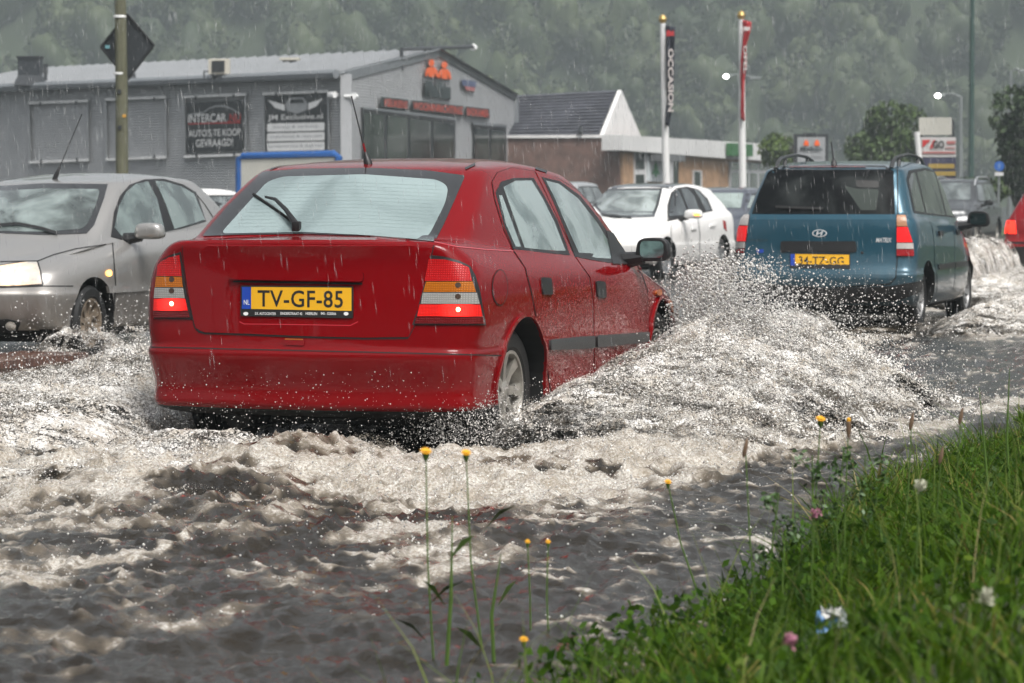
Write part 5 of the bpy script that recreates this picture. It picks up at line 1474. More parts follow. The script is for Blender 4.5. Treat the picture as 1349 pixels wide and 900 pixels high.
# ---------------------------------------------------------------- totems, street lamps, round sign
def totem(name, label, cat, d, parts, legs):
    base = Vector((pt(legs[0], 259, d).x, d, 0)); t = empty(name, base); tag(t, label, cat)
    for n_, poly, off, th, m in parts:
        mb = MB(); k = len(poly)
        a = [pt(x, y, d) + Vector((0, -off - th, 0)) - base for x, y in poly]; b = [v + Vector((0, th, 0)) for v in a]
        mb.add(a + b, [tuple(range(k)), tuple(reversed(range(k, 2 * k)))] + [(i, (i + 1) % k, k + (i + 1) % k, k + i) for i in range(k)]); mb.build(n_, m, t)
    for x in legs:
        mb = MB(); mb.tube([(pt(x, 259, d).x - base.x, .1, 0), (pt(x, 259, d).x - base.x, .1, pt(x, parts[0][1][0][1] + 3, d).z)], .08, 8); mb.build("leg", DFR, t)
    return t, base
def ttext(t, base, s, q, d, off, m, bold=.02):
    vs, fs = T(s, bold); P = []
    for x, y in vs:
        P.append(pt(q[0] + (q[2] - q[0]) * x, q[3] + (q[1] - q[3]) * y, d) + Vector((0, -off, 0)) - base)
    me = bpy.data.meshes.new("lettering"); me.from_pydata(P, [], fs); me.update(); mobj("lettering", me, m, t)
R4 = lambda a, b, c, d: [(a, b), (c, b), (c, d), (a, d)]
dT = 105.0
t, b = totem("totem_sign", "grey totem board in a dark frame with orange figures behind the teal hatchback", "sign", dT,
  [("frame", R4(1045, 177, 1090, 240), 0, .25, DFR), ("face", R4(1049.5, 181, 1086, 240), .25, .03, mat("totem_face", (.30, .31, .32), .4)),
   ("top_lettering_board", R4(1057, 175.5, 1074, 179), .1, .2, DFR)] +
  [("orange_figure", [(x - 3.5, 192), (x - 2.6, 187), (x - 1.3, 185), (x + 1.3, 185), (x + 2.6, 187), (x + 3.5, 192)], .29, .03, ORG) for x in (1061, 1075)], (1048, 1087))
ttext(t, b, "Melkan", (1053, 193.5, 1082, 199), dT, .33, DKT, .03); ttext(t, b, "auto", (1064, 203, 1083, 206.5), dT, .33, BANG)
dG = 95.0
t, b = totem("totem_sign", "tall board with big black letters and red triangle behind the teal hatchback's mirror", "sign", dG,
  [("blank_board", R4(1210, 155, 1253, 178), 0, .15, mat("blank_cream", (.46, .45, .40), .5, var=.1, vscale=1)), ("white_board", R4(1212, 181, 1258, 207), 0, .2, mat("dull_white", (.50, .49, .48), .5, var=.1, vscale=1)),
   ("blue_board", R4(1213, 207.5, 1258, 237), 0, .18, mat("navy_board", (.035, .035, .075), .5)), ("yellow_strip", R4(1222, 216, 1256, 222), .19, .02, mat("ochre", (.36, .25, .05), .5)), ("yellow_strip", R4(1224, 226, 1257.5, 231.5), .19, .02, mat("ochre", (.36, .25, .05), .5)),
   ("red_triangle", [(1214, 184.5), (1225, 184.5), (1214, 195)], .21, .02, BANR), ("red_slash", [(1223, 196), (1228, 185), (1231, 185), (1227, 196)], .21, .02, BANR), ("red_line", R4(1214, 200, 1257, 202.5), .21, .02, mat("pale_red", (.42, .14, .13), .5)), ("red_line", R4(1246, 186, 1257, 190), .21, .02, mat("pale_red", (.42, .14, .13), .5)), ("red_line", R4(1244, 194, 1257, 196), .21, .02, mat("pale_red2", (.45, .25, .24), .5))], (1213, 1254))
ttext(t, b, "GO", (1227.5, 185.5, 1242.5, 196), dG, .245, INK, .04)
mb = MB(); mb.tube([pt(1206, 174, dG) - b + Vector((0, -.3, 0)), pt(1212, 240, dG) - b + Vector((0, -.3, 0))], .09, 8); mb.build("white_edge", POLEW, t)  # white tube along the left edge of the boards
STEEL = mat("lamp_steel", (.22, .24, .24), .4, .3)
GLOW = mat("lamp_glow", (1, 1, 1), emit=(1, .98, .92), estr=14)
def street_lamp(label, px0, ytop, d, arm_px, lit=True, dbl=None, m=STEEL):
    b = Vector((pt(px0, 259, d).x, d, 0)); t = empty("street_lamp", b); tag(t, label, "street lamp", "street lamps along the road")
    zt = pt(px0, ytop, d).z
    mb = MB(); mb.tube([(0, 0, 0), (0, 0, zt * .6), (0, 0, zt)], [.11, .09, .06], 8); mb.build("mast", m, t, True)
    for i, a in enumerate((arm_px,) if dbl is None else (arm_px, dbl)):
        e = pt(a[0], a[1], d) - b
        mb = MB(); mb.tube([(0, 0, zt), (e.x * .5, 0, (zt + e.z) / 2 + .12), e], .04, 6); mb.build("arm", m, t)
        sg = 1 if e.x > 0 else -1
        mb = MB(); mb.box((e.x + sg * .15, 0, e.z), (.5, .25, .12), bev=.03); hd = mb.build("head", m, t)
        if lit and i == 0:
            mb = MB(); mb.lathe([(.001, .1), (.09, .06), (.12, 0), (.09, -.06), (.001, -.1)], (e.x + sg * .2, -.14, e.z - .03), n=12); mb.build("lamp", GLOW, hd, True)
    return t
street_lamp("lit street lamp with a long arm behind the tall board", 1265, 128, 130, (1241, 125.5))
street_lamp("lit twin-armed street lamp behind the red flag", 976, 103, 140, (962, 100), True, (990, 103))
street_lamp("unlit street lamp reaching in from the right edge", 1330, 95, 120, (1345, 94), False)
b = Vector((pt(1279, 259, 110).x, 110, 0)); t = empty("tall_mast", b); tag(t, "very tall thin green mast rising out of the top of the picture", "mast")
GMAST = mat("mast_green", (.025, .06, .05), .5)
mb = MB(); mb.tube([(0, 0, 0), (0, 0, 7), (0, 0, 14)], [.11, .09, .07], 8); mb.build("shaft", GMAST, t, True); mb = MB(); mb.lathe([(.16, 0), (.16, .25), (.11, .3)], (0, 0, 0), n=10); mb.build("base_collar", GMAST, t)
dS = 85.0; b = Vector((pt(1316, 259, dS).x, dS, 0)); t = empty("road_sign", b); tag(t, "round blue road sign with a small white plate beneath, far right", "road sign")
mb = MB(); mb.tube([(0, .05, 0), (0, .05, pt(1316, 212, dS).z)], .035, 8); mb.build("post", STEEL, t)
zc = pt(1316, 219, dS).z; mb = MB(); mb.prism(ell(0, 0, .14, .14, 20), (0, 0, zc), (1, 0, 0), (0, 0, 1), .02); mb.build("blue_disc", mat("sign_blue", (.015, .10, .38), .4), t)
mb = MB(); mb.prism([(-.02, -.07), (.02, -.07), (.02, .02), (.06, .02), (0, .08), (-.06, .02), (-.02, .02)], (0, -.025, zc), (1, 0, 0), (0, 0, 1), .003); mb.build("white_arrow", mat("sign_soft", (.15, .25, .45), .5), t)
mb = MB(); mb.box((0, 0, zc - .22), (.24, .02, .10)); mb.build("white_plate", WFR, t)
# ================================================================== HILL, WOOD, TREES
def hill_z(x, y):
    base = np.clip((y - 385) / 60.0, 0, 1.0)
    return 62 * base ** 1.1 + 5 * (fbm(x / 45 + 9, y / 45, 3, 5) - .5) * np.clip(base * 4, 0, 1) + .02 * x * np.clip(base * 3, 0, 1)
xs = np.linspace(-250, 250, 60); ys = np.linspace(375, 510, 44)
X, Y = np.meshgrid(xs, ys); H = hill_z(X, Y) - .4
V = np.stack([X, Y, H], -1).reshape(-1, 3)
ii = np.arange(60 * 44).reshape(44, 60)
Fq = np.stack([ii[:-1, :-1], ii[:-1, 1:], ii[1:, 1:], ii[1:, :-1]], -1).reshape(-1, 4)
structure(npmesh("hill", V, Fq, mat("hill_soil", (.034, .048, .022), .9, var=.3, vscale=.1), sm=True))

def leaf_cloud(C, S, seed=1, flat=.0):
    """diamond leaves at centres C with sizes S, random facing"""
    g = np.random.default_rng(seed); n = len(C)
    a = g.normal(size=(n, 3)); a[:, 2] *= 1 - flat * .7; a /= np.linalg.norm(a, axis=1)[:, None]
    b = g.normal(size=(n, 3)); b -= a * (a * b).sum(1)[:, None]; b /= np.linalg.norm(b, axis=1)[:, None]
    c = np.cross(a, b)
    S = S[:, None]
    V = np.stack([C - b * S, C - c * S * .55 + a * S * .12, C + b * S, C + c * S * .55 + a * S * .12], 1).reshape(-1, 3)
    return V, np.arange(4 * n).reshape(-1, 4)
def crown_points(n, c, r, lumps, g):
    """leaf centres gathered on a dozen lumps so that the crown has clumps, dents and gaps"""
    L = g.normal(size=(lumps, 3)); L /= np.linalg.norm(L, axis=1)[:, None]
    L *= (g.random(lumps) ** .4)[:, None] * .72
    lr = .22 + .26 * g.random(lumps)
    k = g.integers(0, lumps, n)
    d = g.normal(size=(n, 3)); d /= np.linalg.norm(d, axis=1)[:, None]
    d *= (.55 + .5 * g.random(n) ** .5)[:, None]
    P = L[k] + d * lr[k][:, None]
    return np.asarray(c) + P * np.asarray(r)
def leafmat(name, c1, c2, rough=.6):
    m = mat(name, c1, rough, spec=.3)
    t = m.node_tree; b = t.nodes['Principled BSDF']
    g = t.nodes.new("ShaderNodeNewGeometry"); mx = t.nodes.new("ShaderNodeMix"); mx.data_type = 'RGBA'
    tc = t.nodes.new("ShaderNodeTexCoord"); n = t.nodes.new("ShaderNodeTexNoise"); n.inputs['Scale'].default_value = .09; n.inputs['Detail'].default_value = 2
    t.links.new(tc.outputs['Object'], n.inputs['Vector'])
    ad = t.nodes.new("ShaderNodeMath"); ad.operation = 'MULTIPLY_ADD'; ad.inputs[1].default_value = .45
    t.links.new(g.outputs['Random Per Island'], ad.inputs[0])
    mr = t.nodes.new("ShaderNodeMapRange"); mr.inputs['From Min'].default_value = .35; mr.inputs['From Max'].default_value = .65; mr.inputs['To Min'].default_value = -.1; mr.inputs['To Max'].default_value = .65
    t.links.new(n.outputs['Fac'], mr.inputs['Value']); t.links.new(mr.outputs[0], ad.inputs[2])
    mx.inputs['A'].default_value = (*c1, 1); mx.inputs['B'].default_value = (*c2, 1)
    t.links.new(ad.outputs[0], mx.inputs['Factor']); t.links.new(mx.outputs['Result'], b.inputs['Base Color'])
    return m
WOODL = leafmat("wood_leaves", (.026, .040, .018), (.062, .078, .030))
bmc = bmesh.new(); bmesh.ops.create_icosphere(bmc, subdivisions=3, radius=1.0); bmc.verts.index_update()
icv = np.array([v.co[:] for v in bmc.verts]); icf = np.array([[v.index for v in f.verts] for f in bmc.faces]); bmc.free()
def woodland(name, trees, label, cat, seed):
    """many crowns merged into one mass: leafy shell over a lumpy shaded core"""
    g = np.random.default_rng(seed); CC, SS, KV, KF = [], [], [], []
    for (x, y, z, r, hh, n, s0, s1, core) in trees:
        CC.append(crown_points(n, (x, y, z), (r, r, hh), 12, g)); SS.append(g.uniform(s0, s1, n))
        ph = g.random(3) * 9
        lump = 1 + .22 * np.sin(icv @ np.array([3.1, 2.3, 1.7]) + ph[0]) + .16 * np.sin(icv @ np.array([-4.3, 5.1, 3.9]) + ph[1]) + .10 * np.sin(icv @ np.array([7.7, -6.1, 8.3]) + ph[2])
        KF.append(icf + len(KV) * len(icv)); KV.append(icv * (core * lump)[:, None] * np.array([r, r, hh]) + np.array([x, y, z]))
    V, Fq = leaf_cloud(np.concatenate(CC), np.concatenate(SS), seed + 1)
    nl = len(V); nq = len(Fq); V = np.concatenate([V] + KV); tri = np.concatenate(KF) + nl
    me = bpy.data.meshes.new(name); me.vertices.add(len(V)); me.vertices.foreach_set("co", V.astype(np.float32).ravel())
    me.loops.add(nq * 4 + len(tri) * 3); me.loops.foreach_set("vertex_index", np.concatenate([Fq.ravel(), tri.ravel()]).astype(np.int32))
    me.polygons.add(nq + len(tri)); me.polygons.foreach_set("loop_start", np.concatenate([np.arange(nq) * 4, nq * 4 + np.arange(len(tri)) * 3]).astype(np.int32))
    me.update(calc_edges=True); sm = np.zeros(nq + len(tri), bool); sm[nq:] = True; me.polygons.foreach_set("use_smooth", sm); me.validate()
    return tag(mobj(name, me, WOODL), label, cat, kind="stuff")
g = np.random.default_rng(3); TR = []
for k in range(300):
    near = k < 215; y = (386 + 42 * g.random()) if near else (390 + 70 * g.random()); x = g.uniform(-88, 88) if near else g.choice([-1, 1]) * g.uniform(80, 190)
    z = float(hill_z(np.array(x), np.array(y))); r = g.uniform(3.2, 6.2); hh = r * g.uniform(1.0, 1.45)
    TR.append((x, y, z + hh * .75, r, hh, 1000 if near else 260, .2 if near else .4, .5 if near else .8, .62))
woodland("hillside_wood", TR, "hazy mixed woodland covering the hill behind the buildings", "woodland", 5)
g = np.random.default_rng(31); TR = []
for k in range(46):
    x = -52 + 104 * (k + .6 * g.random()) / 46; hh = g.uniform(6.0, 8.5); r = g.uniform(2.6, 3.6)
    TR.append((x, -16 - 6 * g.random(), hh * .9, r, hh, 260, .2, .5, .8))
woodland("unseen_thicket", TR, "unseen tall thicket added behind the viewpoint to darken reflections in the cars", "thicket", 6)  # out of view; tall and dense to keep low sky out of paint reflections

BARK = mat("bark", (.06, .05, .04), .85, var=.3, vscale=5)
def tree(label, px_, py_, d, rx, rz, n, mats, leaf, zc=None, seed=1, name="broadleaf_tree"):
    c = pt(px_, py_, d); g = np.random.default_rng(seed)
    t = empty(name, (c.x, d, 0)); tag(t, label, "tree", "trees beside the road")
    mb = MB(); z = c.z
    mb.tube([(0, 0, -.1), (.1, 0, z * .4), (0, .1, z), (.1, 0, z + rz * .5)], [.03 * z + .08, .03 * z + .04, .02 * z + .03, .03], 8)
    for k in range(7):
        a = k * 2.4; e = Vector((math.cos(a) * rx * .7, math.sin(a) * rx * .7, z + rz * (.1 + .5 * (k % 3) / 3)))
        mb.tube([(0, .05, z * (.45 + .06 * k)), e * .5 + Vector((0, 0, z * .32)), e], [.07, .05, .02], 5)
    mb.build("trunk", BARK, t, True)
    P = crown_points(n, (0, 0, z), (rx, rx, rz), 16, g)
    V, Fq = leaf_cloud(P, g.uniform(leaf * .5, leaf, n), seed)
    cr = npmesh("crown", V, Fq, mats, t)
    return t
TL1 = leafmat("tree_leaves", (.035, .062, .018), (.075, .115, .03)); TL2 = leafmat("bush_leaves", (.05, .085, .018), (.11, .16, .035)); TL3 = leafmat("dark_leaves", (.022, .042, .018), (.05, .078, .025))
tree("round green tree between the two sign boards", 1168, 190, 120, 1.75, 1.7, 5200, TL1, .17, seed=4)
tree("light green bush left of the dark-framed totem", 1030, 196, 118, .9, 1.0, 2200, TL2, .14, seed=5)
tree("dark leafy tree at the right edge behind the blue road sign", 1362, 192, 92, 1.6, 2.0, 5200, TL3, .17, seed=6)
tree("low bush beneath the blue road sign", 1300, 248, 96, 1.1, .55, 2000, TL1, .13, seed=7, name="bush")
tree("low bush behind the small red estate at the right edge", 1340, 240, 98, .9, .7, 1800, TL1, .13, seed=8, name="bush")
mb = MB(); mb.add([pt(1270, 0, 93) * 0 + Vector((pt(1270, 259, 93).x, 92, -.05)), Vector((pt(1420, 259, 92).x, 92, -.05)), Vector((pt(1420, 259, 100).x, 100, .25)), Vector((pt(1270, 259, 100).x, 100, .25))], [(0, 1, 2, 3)])
structure(mb.build("far_lawn", mat("far_grass", (.06, .10, .025), .8, var=.3, vscale=3)))

# ================================================================== FLOOD WATER
def watermat():
    m = bpy.data.materials.new("flood_water"); m.use_nodes = True
    t = m.node_tree; b = t.nodes['Principled BSDF']
    at = t.nodes.new("ShaderNodeAttribute"); at.attribute_name = "foam"
    tc = t.nodes.new("ShaderNodeTexCoord")
    def noise(s, det, rough=.6, stretch=None):
        n = t.nodes.new("ShaderNodeTexNoise"); n.inputs['Scale'].default_value = s; n.inputs['Detail'].default_value = det; n.inputs['Roughness'].default_value = rough
        t.links.new(tc.outputs['Object'], n.inputs['Vector']); return n
    n1 = noise(30, 7, .75)
    ad = t.nodes.new("ShaderNodeMath"); ad.operation = 'ADD'; t.links.new(at.outputs['Fac'], ad.inputs[0]); t.links.new(n1.outputs['Fac'], ad.inputs[1])
    mr = t.nodes.new("ShaderNodeMapRange"); mr.interpolation_type = 'SMOOTHSTEP'; mr.inputs['From Min'].default_value = 1.03; mr.inputs['From Max'].default_value = 1.36
    t.links.new(ad.outputs[0], mr.inputs['Value'])
    n2 = noise(3, 4)
    mud = t.nodes.new("ShaderNodeMix"); mud.data_type = 'RGBA'
    mud.inputs['A'].default_value = (.010, .008, .006, 1); mud.inputs['B'].default_value = (.034, .028, .020, 1); t.links.new(n2.outputs['Fac'], mud.inputs['Factor'])
    # aerated water is milky brown before it is white
    mr0 = t.nodes.new("ShaderNodeMapRange"); mr0.interpolation_type = 'SMOOTHSTEP'; mr0.inputs['From Min'].default_value = .25; mr0.inputs['From Max'].default_value = .7
    t.links.new(at.outputs['Fac'], mr0.inputs['Value'])
    m1 = t.nodes.new("ShaderNodeMix"); m1.data_type = 'RGBA'; m1.inputs['B'].default_value = (.15, .125, .095, 1)
    t.links.new(mr0.outputs[0], m1.inputs['Factor']); t.links.new(mud.outputs['Result'], m1.inputs['A'])
    nf = noise(75, 5, .7); nm = t.nodes.new("ShaderNodeMapRange"); nm.inputs['From Min'].default_value = .36; nm.inputs['From Max'].default_value = .66; t.links.new(nf.outputs['Fac'], nm.inputs['Value'])
    fo = t.nodes.new("ShaderNodeMix"); fo.data_type = 'RGBA'; fo.inputs['A'].default_value = (.27, .235, .185, 1); fo.inputs['B'].default_value = (.78, .755, .71, 1); t.links.new(nm.outputs[0], fo.inputs['Factor'])
    nb = noise(5.5, 5, .6); nbm = t.nodes.new("ShaderNodeMapRange"); nbm.inputs['From Min'].default_value = .36; nbm.inputs['From Max'].default_value = .62; nbm.inputs['To Min'].default_value = .62; nbm.inputs['To Max'].default_value = 0.0; t.links.new(nb.outputs['Fac'], nbm.inputs['Value'])
    fb = t.nodes.new("ShaderNodeMix"); fb.data_type = 'RGBA'; fb.inputs['B'].default_value = (.26, .215, .155, 1); t.links.new(nbm.outputs[0], fb.inputs['Factor']); t.links.new(fo.outputs['Result'], fb.inputs['A']); fo = fb
    m2 = t.nodes.new("ShaderNodeMix"); m2.data_type = 'RGBA'; t.links.new(fo.outputs['Result'], m2.inputs['B'])
    t.links.new(mr.outputs[0], m2.inputs['Factor']); t.links.new(m1.outputs['Result'], m2.inputs['A'])
    t.links.new(m2.outputs['Result'], b.inputs['Base Color'])
    r = t.nodes.new("ShaderNodeMapRange"); r.inputs['To Min'].default_value = .09; r.inputs['To Max'].default_value = .25
    t.links.new(mr.outputs[0], r.inputs['Value']); t.links.new(r.outputs[0], b.inputs['Roughness'])
    b.inputs['IOR'].default_value = 1.33; b.inputs['Specular IOR Level'].default_value = .38
    n3 = noise(34, 4, .6)
    vv = t.nodes.new("ShaderNodeTexVoronoi"); vv.inputs['Scale'].default_value = 95; t.links.new(tc.outputs['Object'], vv.inputs['Vector'])
    fm = t.nodes.new("ShaderNodeMath"); fm.operation = 'MULTIPLY'; t.links.new(vv.outputs['Distance'], fm.inputs[0]); t.links.new(mr.outputs[0], fm.inputs[1])
    ns_ = t.nodes.new("ShaderNodeMath"); ns_.operation = 'MULTIPLY_ADD'; ns_.inputs[1].default_value = .45; ns_.inputs[2].default_value = .55; t.links.new(mr.outputs[0], ns_.inputs[0])
    n3s = t.nodes.new("ShaderNodeMath"); n3s.operation = 'MULTIPLY'; t.links.new(n3.outputs['Fac'], n3s.inputs[0]); t.links.new(ns_.outputs[0], n3s.inputs[1])
    ma = t.nodes.new("ShaderNodeMath"); ma.operation = 'MULTIPLY_ADD'; ma.inputs[1].default_value = -.55
    t.links.new(fm.outputs[0], ma.inputs[0]); t.links.new(n3s.outputs[0], ma.inputs[2])
    bp = t.nodes.new("ShaderNodeBump"); bp.inputs['Strength'].default_value = .7; bp.inputs['Distance'].default_value = .018
    t.links.new(ma.outputs[0], bp.inputs['Height']); t.links.new(bp.outputs[0], b.inputs['Normal'])
    return m
WATER = watermat()
WZ = .05
def graded(lo, hi, f0, f1, fine, grow):
    a = [f0]
    while a[-1] < f1: a.append(a[-1] + fine)
    s = fine; up = [a[-1]]
    while up[-1] < hi: s *= grow; up.append(up[-1] + s)
    s = fine; dn = [a[0]]
    while dn[-1] > lo: s *= grow; dn.append(dn[-1] - s)
    return np.array(dn[::-1][:-1] + a + up[1:])
av = graded(-14, 85, -6.6, .8, .026, 1.017); bv = graded(-16, EDGE + .25, -2.4, 2.8, .025, 1.03)
A_, B_ = np.meshgrid(av, bv, indexing='ij')
def gs(x, c, s): return np.exp(-((x - c) / s) ** 2)
# turbulence: wake behind the tail, fans thrown out left and right, landing rings
beh = sstep(.9, -.2, A_) * np.exp(np.clip(A_, -99, 0) / 6.5)
wk = beh * gs(B_, -.2, 1.7 + .30 * np.clip(-A_, 0, 20))
rgt = gs(B_, 1.25, .75) * sstep(-2.6, .3, A_) * sstep(6.0, 4.2, A_)
rgt2 = gs(B_, 1.9 + .18 * np.clip(A_, -3, 5), .55) * sstep(-3.2, -.4, A_) * sstep(7.0, 4.5, A_)
lft = gs(B_, -1.5, .8) * sstep(-3.5, -.6, A_) * sstep(6.0, 4.0, A_)
lft2 = gs(B_, -2.2 - .25 * np.clip(A_ + 1, -4, 0), .9) * sstep(-5.5, -1, A_) * sstep(4.5, 2.5, A_)
ahead = gs(B_, .1, 1.6) * sstep(4.0, 5.0, A_) * sstep(16, 12, A_) * .6           # wake of the teal car
mx_ = gs(B_, 1.7, .8) * sstep(12, 14, A_) * sstep(20, 18, A_) * .8
est = gs(B_, -.3, 2.2) * sstep(16, 19, A_) * sstep(40, 30, A_) * .75
sil = gs(A_, 7.6, 1.8) * gs(B_, -4.4, .8) * .5
TU = np.clip(wk * 1.0 + rgt * .8 + rgt2 * .7 + lft * .9 + lft2 * .75 + ahead + mx_ + est + sil, 0, 1.15)
flow = fbm(A_ * .55, B_ * .9, 3, 41)
TU2 = TU * (.2 + 1.45 * flow)
# heights: short wind chop everywhere, broken water where it is turbulent
near = sstep(4, 0, A_)
chop = .045 * (fbm(A_ * 1.2 + B_ * .4, B_ * 1.6, 3, 3) - .5) + .034 * (ridged(A_ * 4.2 + B_ * .7, B_ * 5.2, 3, 9, .6) - .5) * (.5 + fbm(A_ * .9, B_ * .9, 2, 71)) \
     + .020 * (ridged(A_ * 10 + B_ * 2, B_ * 12.0, 2, 19, .6) - .5) * near
quiet = .35 + .65 * sstep(-6.5, -3.0, B_) * sstep(30, 8, A_)
brk = TU2 * (.10 * (fbm(A_ * 1.7, B_ * 2.2, 4, 21, .6) - .5) + .075 * (fbm(A_ * 5.0, B_ * 6.0, 4, 33, .7) - .5) + .045 * (ridged(A_ * 9.0, B_ * 11.0, 2, 37) - .45))
mound = .15 * gs(A_, -.75, .5) * gs(B_, .30, .42) + .10 * gs(A_, -1.2, .55) * gs(B_, -.75, .5) + .09 * gs(A_, -1.9, .6) * gs(B_, .2, .8) \
      + .13 * gs(B_, -1.55 - .10 * A_, .35) * sstep(-3.5, -1.5, A_) * sstep(2.5, .5, A_) + .07 * gs(B_, 1.5, .4) * sstep(-1.8, 0, A_) * sstep(5, 3, A_)
under = -.03 * gs(A_, 1.5, 2.2) * gs(B_, 0, .75)
HT = WZ + chop * quiet * (1 + .5 * TU) + brk + mound * (.65 + .7 * flow) + under
HT = np.maximum(HT, -.02)
# foam frays out into streaks and flecks away from the car
fr = fbm(A_ * 1.5 + B_ * .3, B_ * 2.4, 6, 52, .62); fr2 = fbm(A_ * 6, B_ * 8, 4, 57, .65)
foam = TU * 1.2 + 2.3 * (fr - .5) + 1.1 * (fr2 - .5) - .24 + .9 * np.clip(brk / .08, -.5, .5) * TU
crest = sstep(.52, .80, ridged(A_ * 4.2 + B_ * .7, B_ * 5.2, 3, 9, .6)) * sstep(.42, .60, fbm(A_ * 1.0, B_ * 1.3, 4, 66))
foam = np.clip(np.maximum(foam, .85 * crest * sstep(-10, -4, A_)), 0, 1)
foam *= 1 - .5 * gs(A_, 1.2, 1.6) * gs(B_, 0, .7)
P3 = np.stack([O0.x + U.x * A_ + RT.x * B_, O0.y + U.y * A_ + RT.y * B_, HT], -1).reshape(-1, 3)
na, nb = A_.shape
ii = np.arange(na * nb).reshape(na, nb)
Fq = np.stack([ii[:-1, :-1], ii[:-1, 1:], ii[1:, 1:], ii[1:, :-1]], -1).reshape(-1, 4)
wobj = npmesh("flood_water", P3, Fq[:, ::-1], WATER, sm=True); structure(wobj)
fa = wobj.data.attributes.new("foam", 'FLOAT', 'POINT'); fa.data.foreach_set("value", foam.ravel().astype(np.float32))
# beads dancing on the broken water
gb = np.random.default_rng(77); pr = (foam * (A_ > -5.5) * (A_ < 6) * (np.abs(B_) < 3.2)).ravel() ** 3.0; pr /= pr.sum()
pick = gb.choice(len(pr), 20000, p=pr)
BEADP = P3[pick] + np.stack([gb.normal(size=20000) * .012, gb.normal(size=20000) * .012, .002 + .05 * gb.random(20000) ** 4], -1)
BEADR = .0014 + .0045 * gb.random(20000) ** 3
# ================================================================== SPRAY
def sprayclear():
    m = bpy.data.materials.new("white_water"); m.use_nodes = True
    t = m.node_tree; b = t.nodes['Principled BSDF']
    tc = t.nodes.new("ShaderNodeTexCoord")
    n = t.nodes.new("ShaderNodeTexNoise"); n.inputs['Scale'].default_value = 9; n.inputs['Detail'].default_value = 6; n.inputs['Roughness'].default_value = .75
    t.links.new(tc.outputs['Object'], n.inputs['Vector'])
    cr = t.nodes.new("ShaderNodeValToRGB"); e = cr.color_ramp.elements
    e[0].position = .36; e[0].color = (.17, .145, .11, 1); e[1].position = .60; e[1].color = (.76, .735, .70, 1)
    k = e.new(.46); k.color = (.46, .43, .385, 1)
    t.links.new(n.outputs['Fac'], cr.inputs[0]); t.links.new(cr.outputs[0], b.inputs['Base Color'])
    b.inputs['Roughness'].default_value = .12; b.inputs['IOR'].default_value = 1.33
    n2 = t.nodes.new("ShaderNodeTexNoise"); n2.inputs['Scale'].default_value = 70; n2.inputs['Detail'].default_value = 4
    t.links.new(tc.outputs['Object'], n2.inputs['Vector'])
    bp = t.nodes.new("ShaderNodeBump"); bp.inputs['Strength'].default_value = .6; bp.inputs['Distance'].default_value = .012
    t.links.new(n2.outputs['Fac'], bp.inputs['Height']); t.links.new(bp.outputs[0], b.inputs['Normal'])
    return m
SPRAY = sprayclear()
DROP = mat("droplet_water", (.66, .645, .62), .06, spec=.9, island=.6, alpha=.85)
DROP.node_tree.nodes['Principled BSDF'].inputs['IOR'].default_value = 1.33

def liquid(name, P, Rd, label, voxel=.012, thr=.25, parent=None):
    """merge overlapping drops into ropes and sheets of water (points -> volume -> mesh)"""
    me = bpy.data.meshes.new("pts"); me.vertices.add(len(P)); me.vertices.foreach_set("co", np.ascontiguousarray(P, dtype=np.float32).ravel())
    at = me.attributes.new("rad", 'FLOAT', 'POINT'); at.data.foreach_set("value", np.ascontiguousarray(Rd, dtype=np.float32)); me.update()
    ob = bpy.data.objects.new("pts", me); COL.objects.link(ob)
    ng = bpy.data.node_groups.new("liq", 'GeometryNodeTree')
    ng.interface.new_socket("Geometry", in_out='INPUT', socket_type='NodeSocketGeometry'); ng.interface.new_socket("Geometry", in_out='OUTPUT', socket_type='NodeSocketGeometry')
    gi = ng.nodes.new("NodeGroupInput"); go = ng.nodes.new("NodeGroupOutput")
    m2p = ng.nodes.new("GeometryNodeMeshToPoints"); na_ = ng.nodes.new("GeometryNodeInputNamedAttribute"); na_.data_type = 'FLOAT'; na_.inputs['Name'].default_value = "rad"
    p2v = ng.nodes.new("GeometryNodePointsToVolume"); p2v.resolution_mode = 'VOXEL_SIZE'; p2v.inputs['Voxel Size'].default_value = voxel; p2v.inputs['Density'].default_value = 1.0
    v2m = ng.nodes.new("GeometryNodeVolumeToMesh"); v2m.inputs['Threshold'].default_value = thr; v2m.inputs['Adaptivity'].default_value = 0.0
    L = ng.links.new
    L(gi.outputs[0], m2p.inputs['Mesh']); L(na_.outputs['Attribute'], m2p.inputs['Radius']); L(m2p.outputs[0], p2v.inputs['Points']); L(na_.outputs['Attribute'], p2v.inputs['Radius'])
    L(p2v.outputs[0], v2m.inputs['Volume']); L(v2m.outputs[0], go.inputs[0])
    md = ob.modifiers.new("g", 'NODES'); md.node_group = ng
    dg = bpy.context.evaluated_depsgraph_get()
    m2 = bpy.data.meshes.new_from_object(ob.evaluated_get(dg)); m2.name = name
    bpy.data.objects.remove(ob); bpy.data.meshes.remove(me)
    m2.materials.clear(); m2.shade_smooth()
    o = mobj(name, m2, SPRAY); print(name, "tris", len(m2.polygons) * 2)
    tag(o, label, "splash", kind="stuff"); return o
OCT = np.array([(1, 0, 0), (-1, 0, 0), (0, 1, 0), (0, -1, 0), (0, 0, 1), (0, 0, -1)], float)
OCF = np.array([(0, 2, 4), (2, 1, 4), (1, 3, 4), (3, 0, 4), (2, 0, 5), (1, 2, 5), (3, 1, 5), (0, 3, 5)])
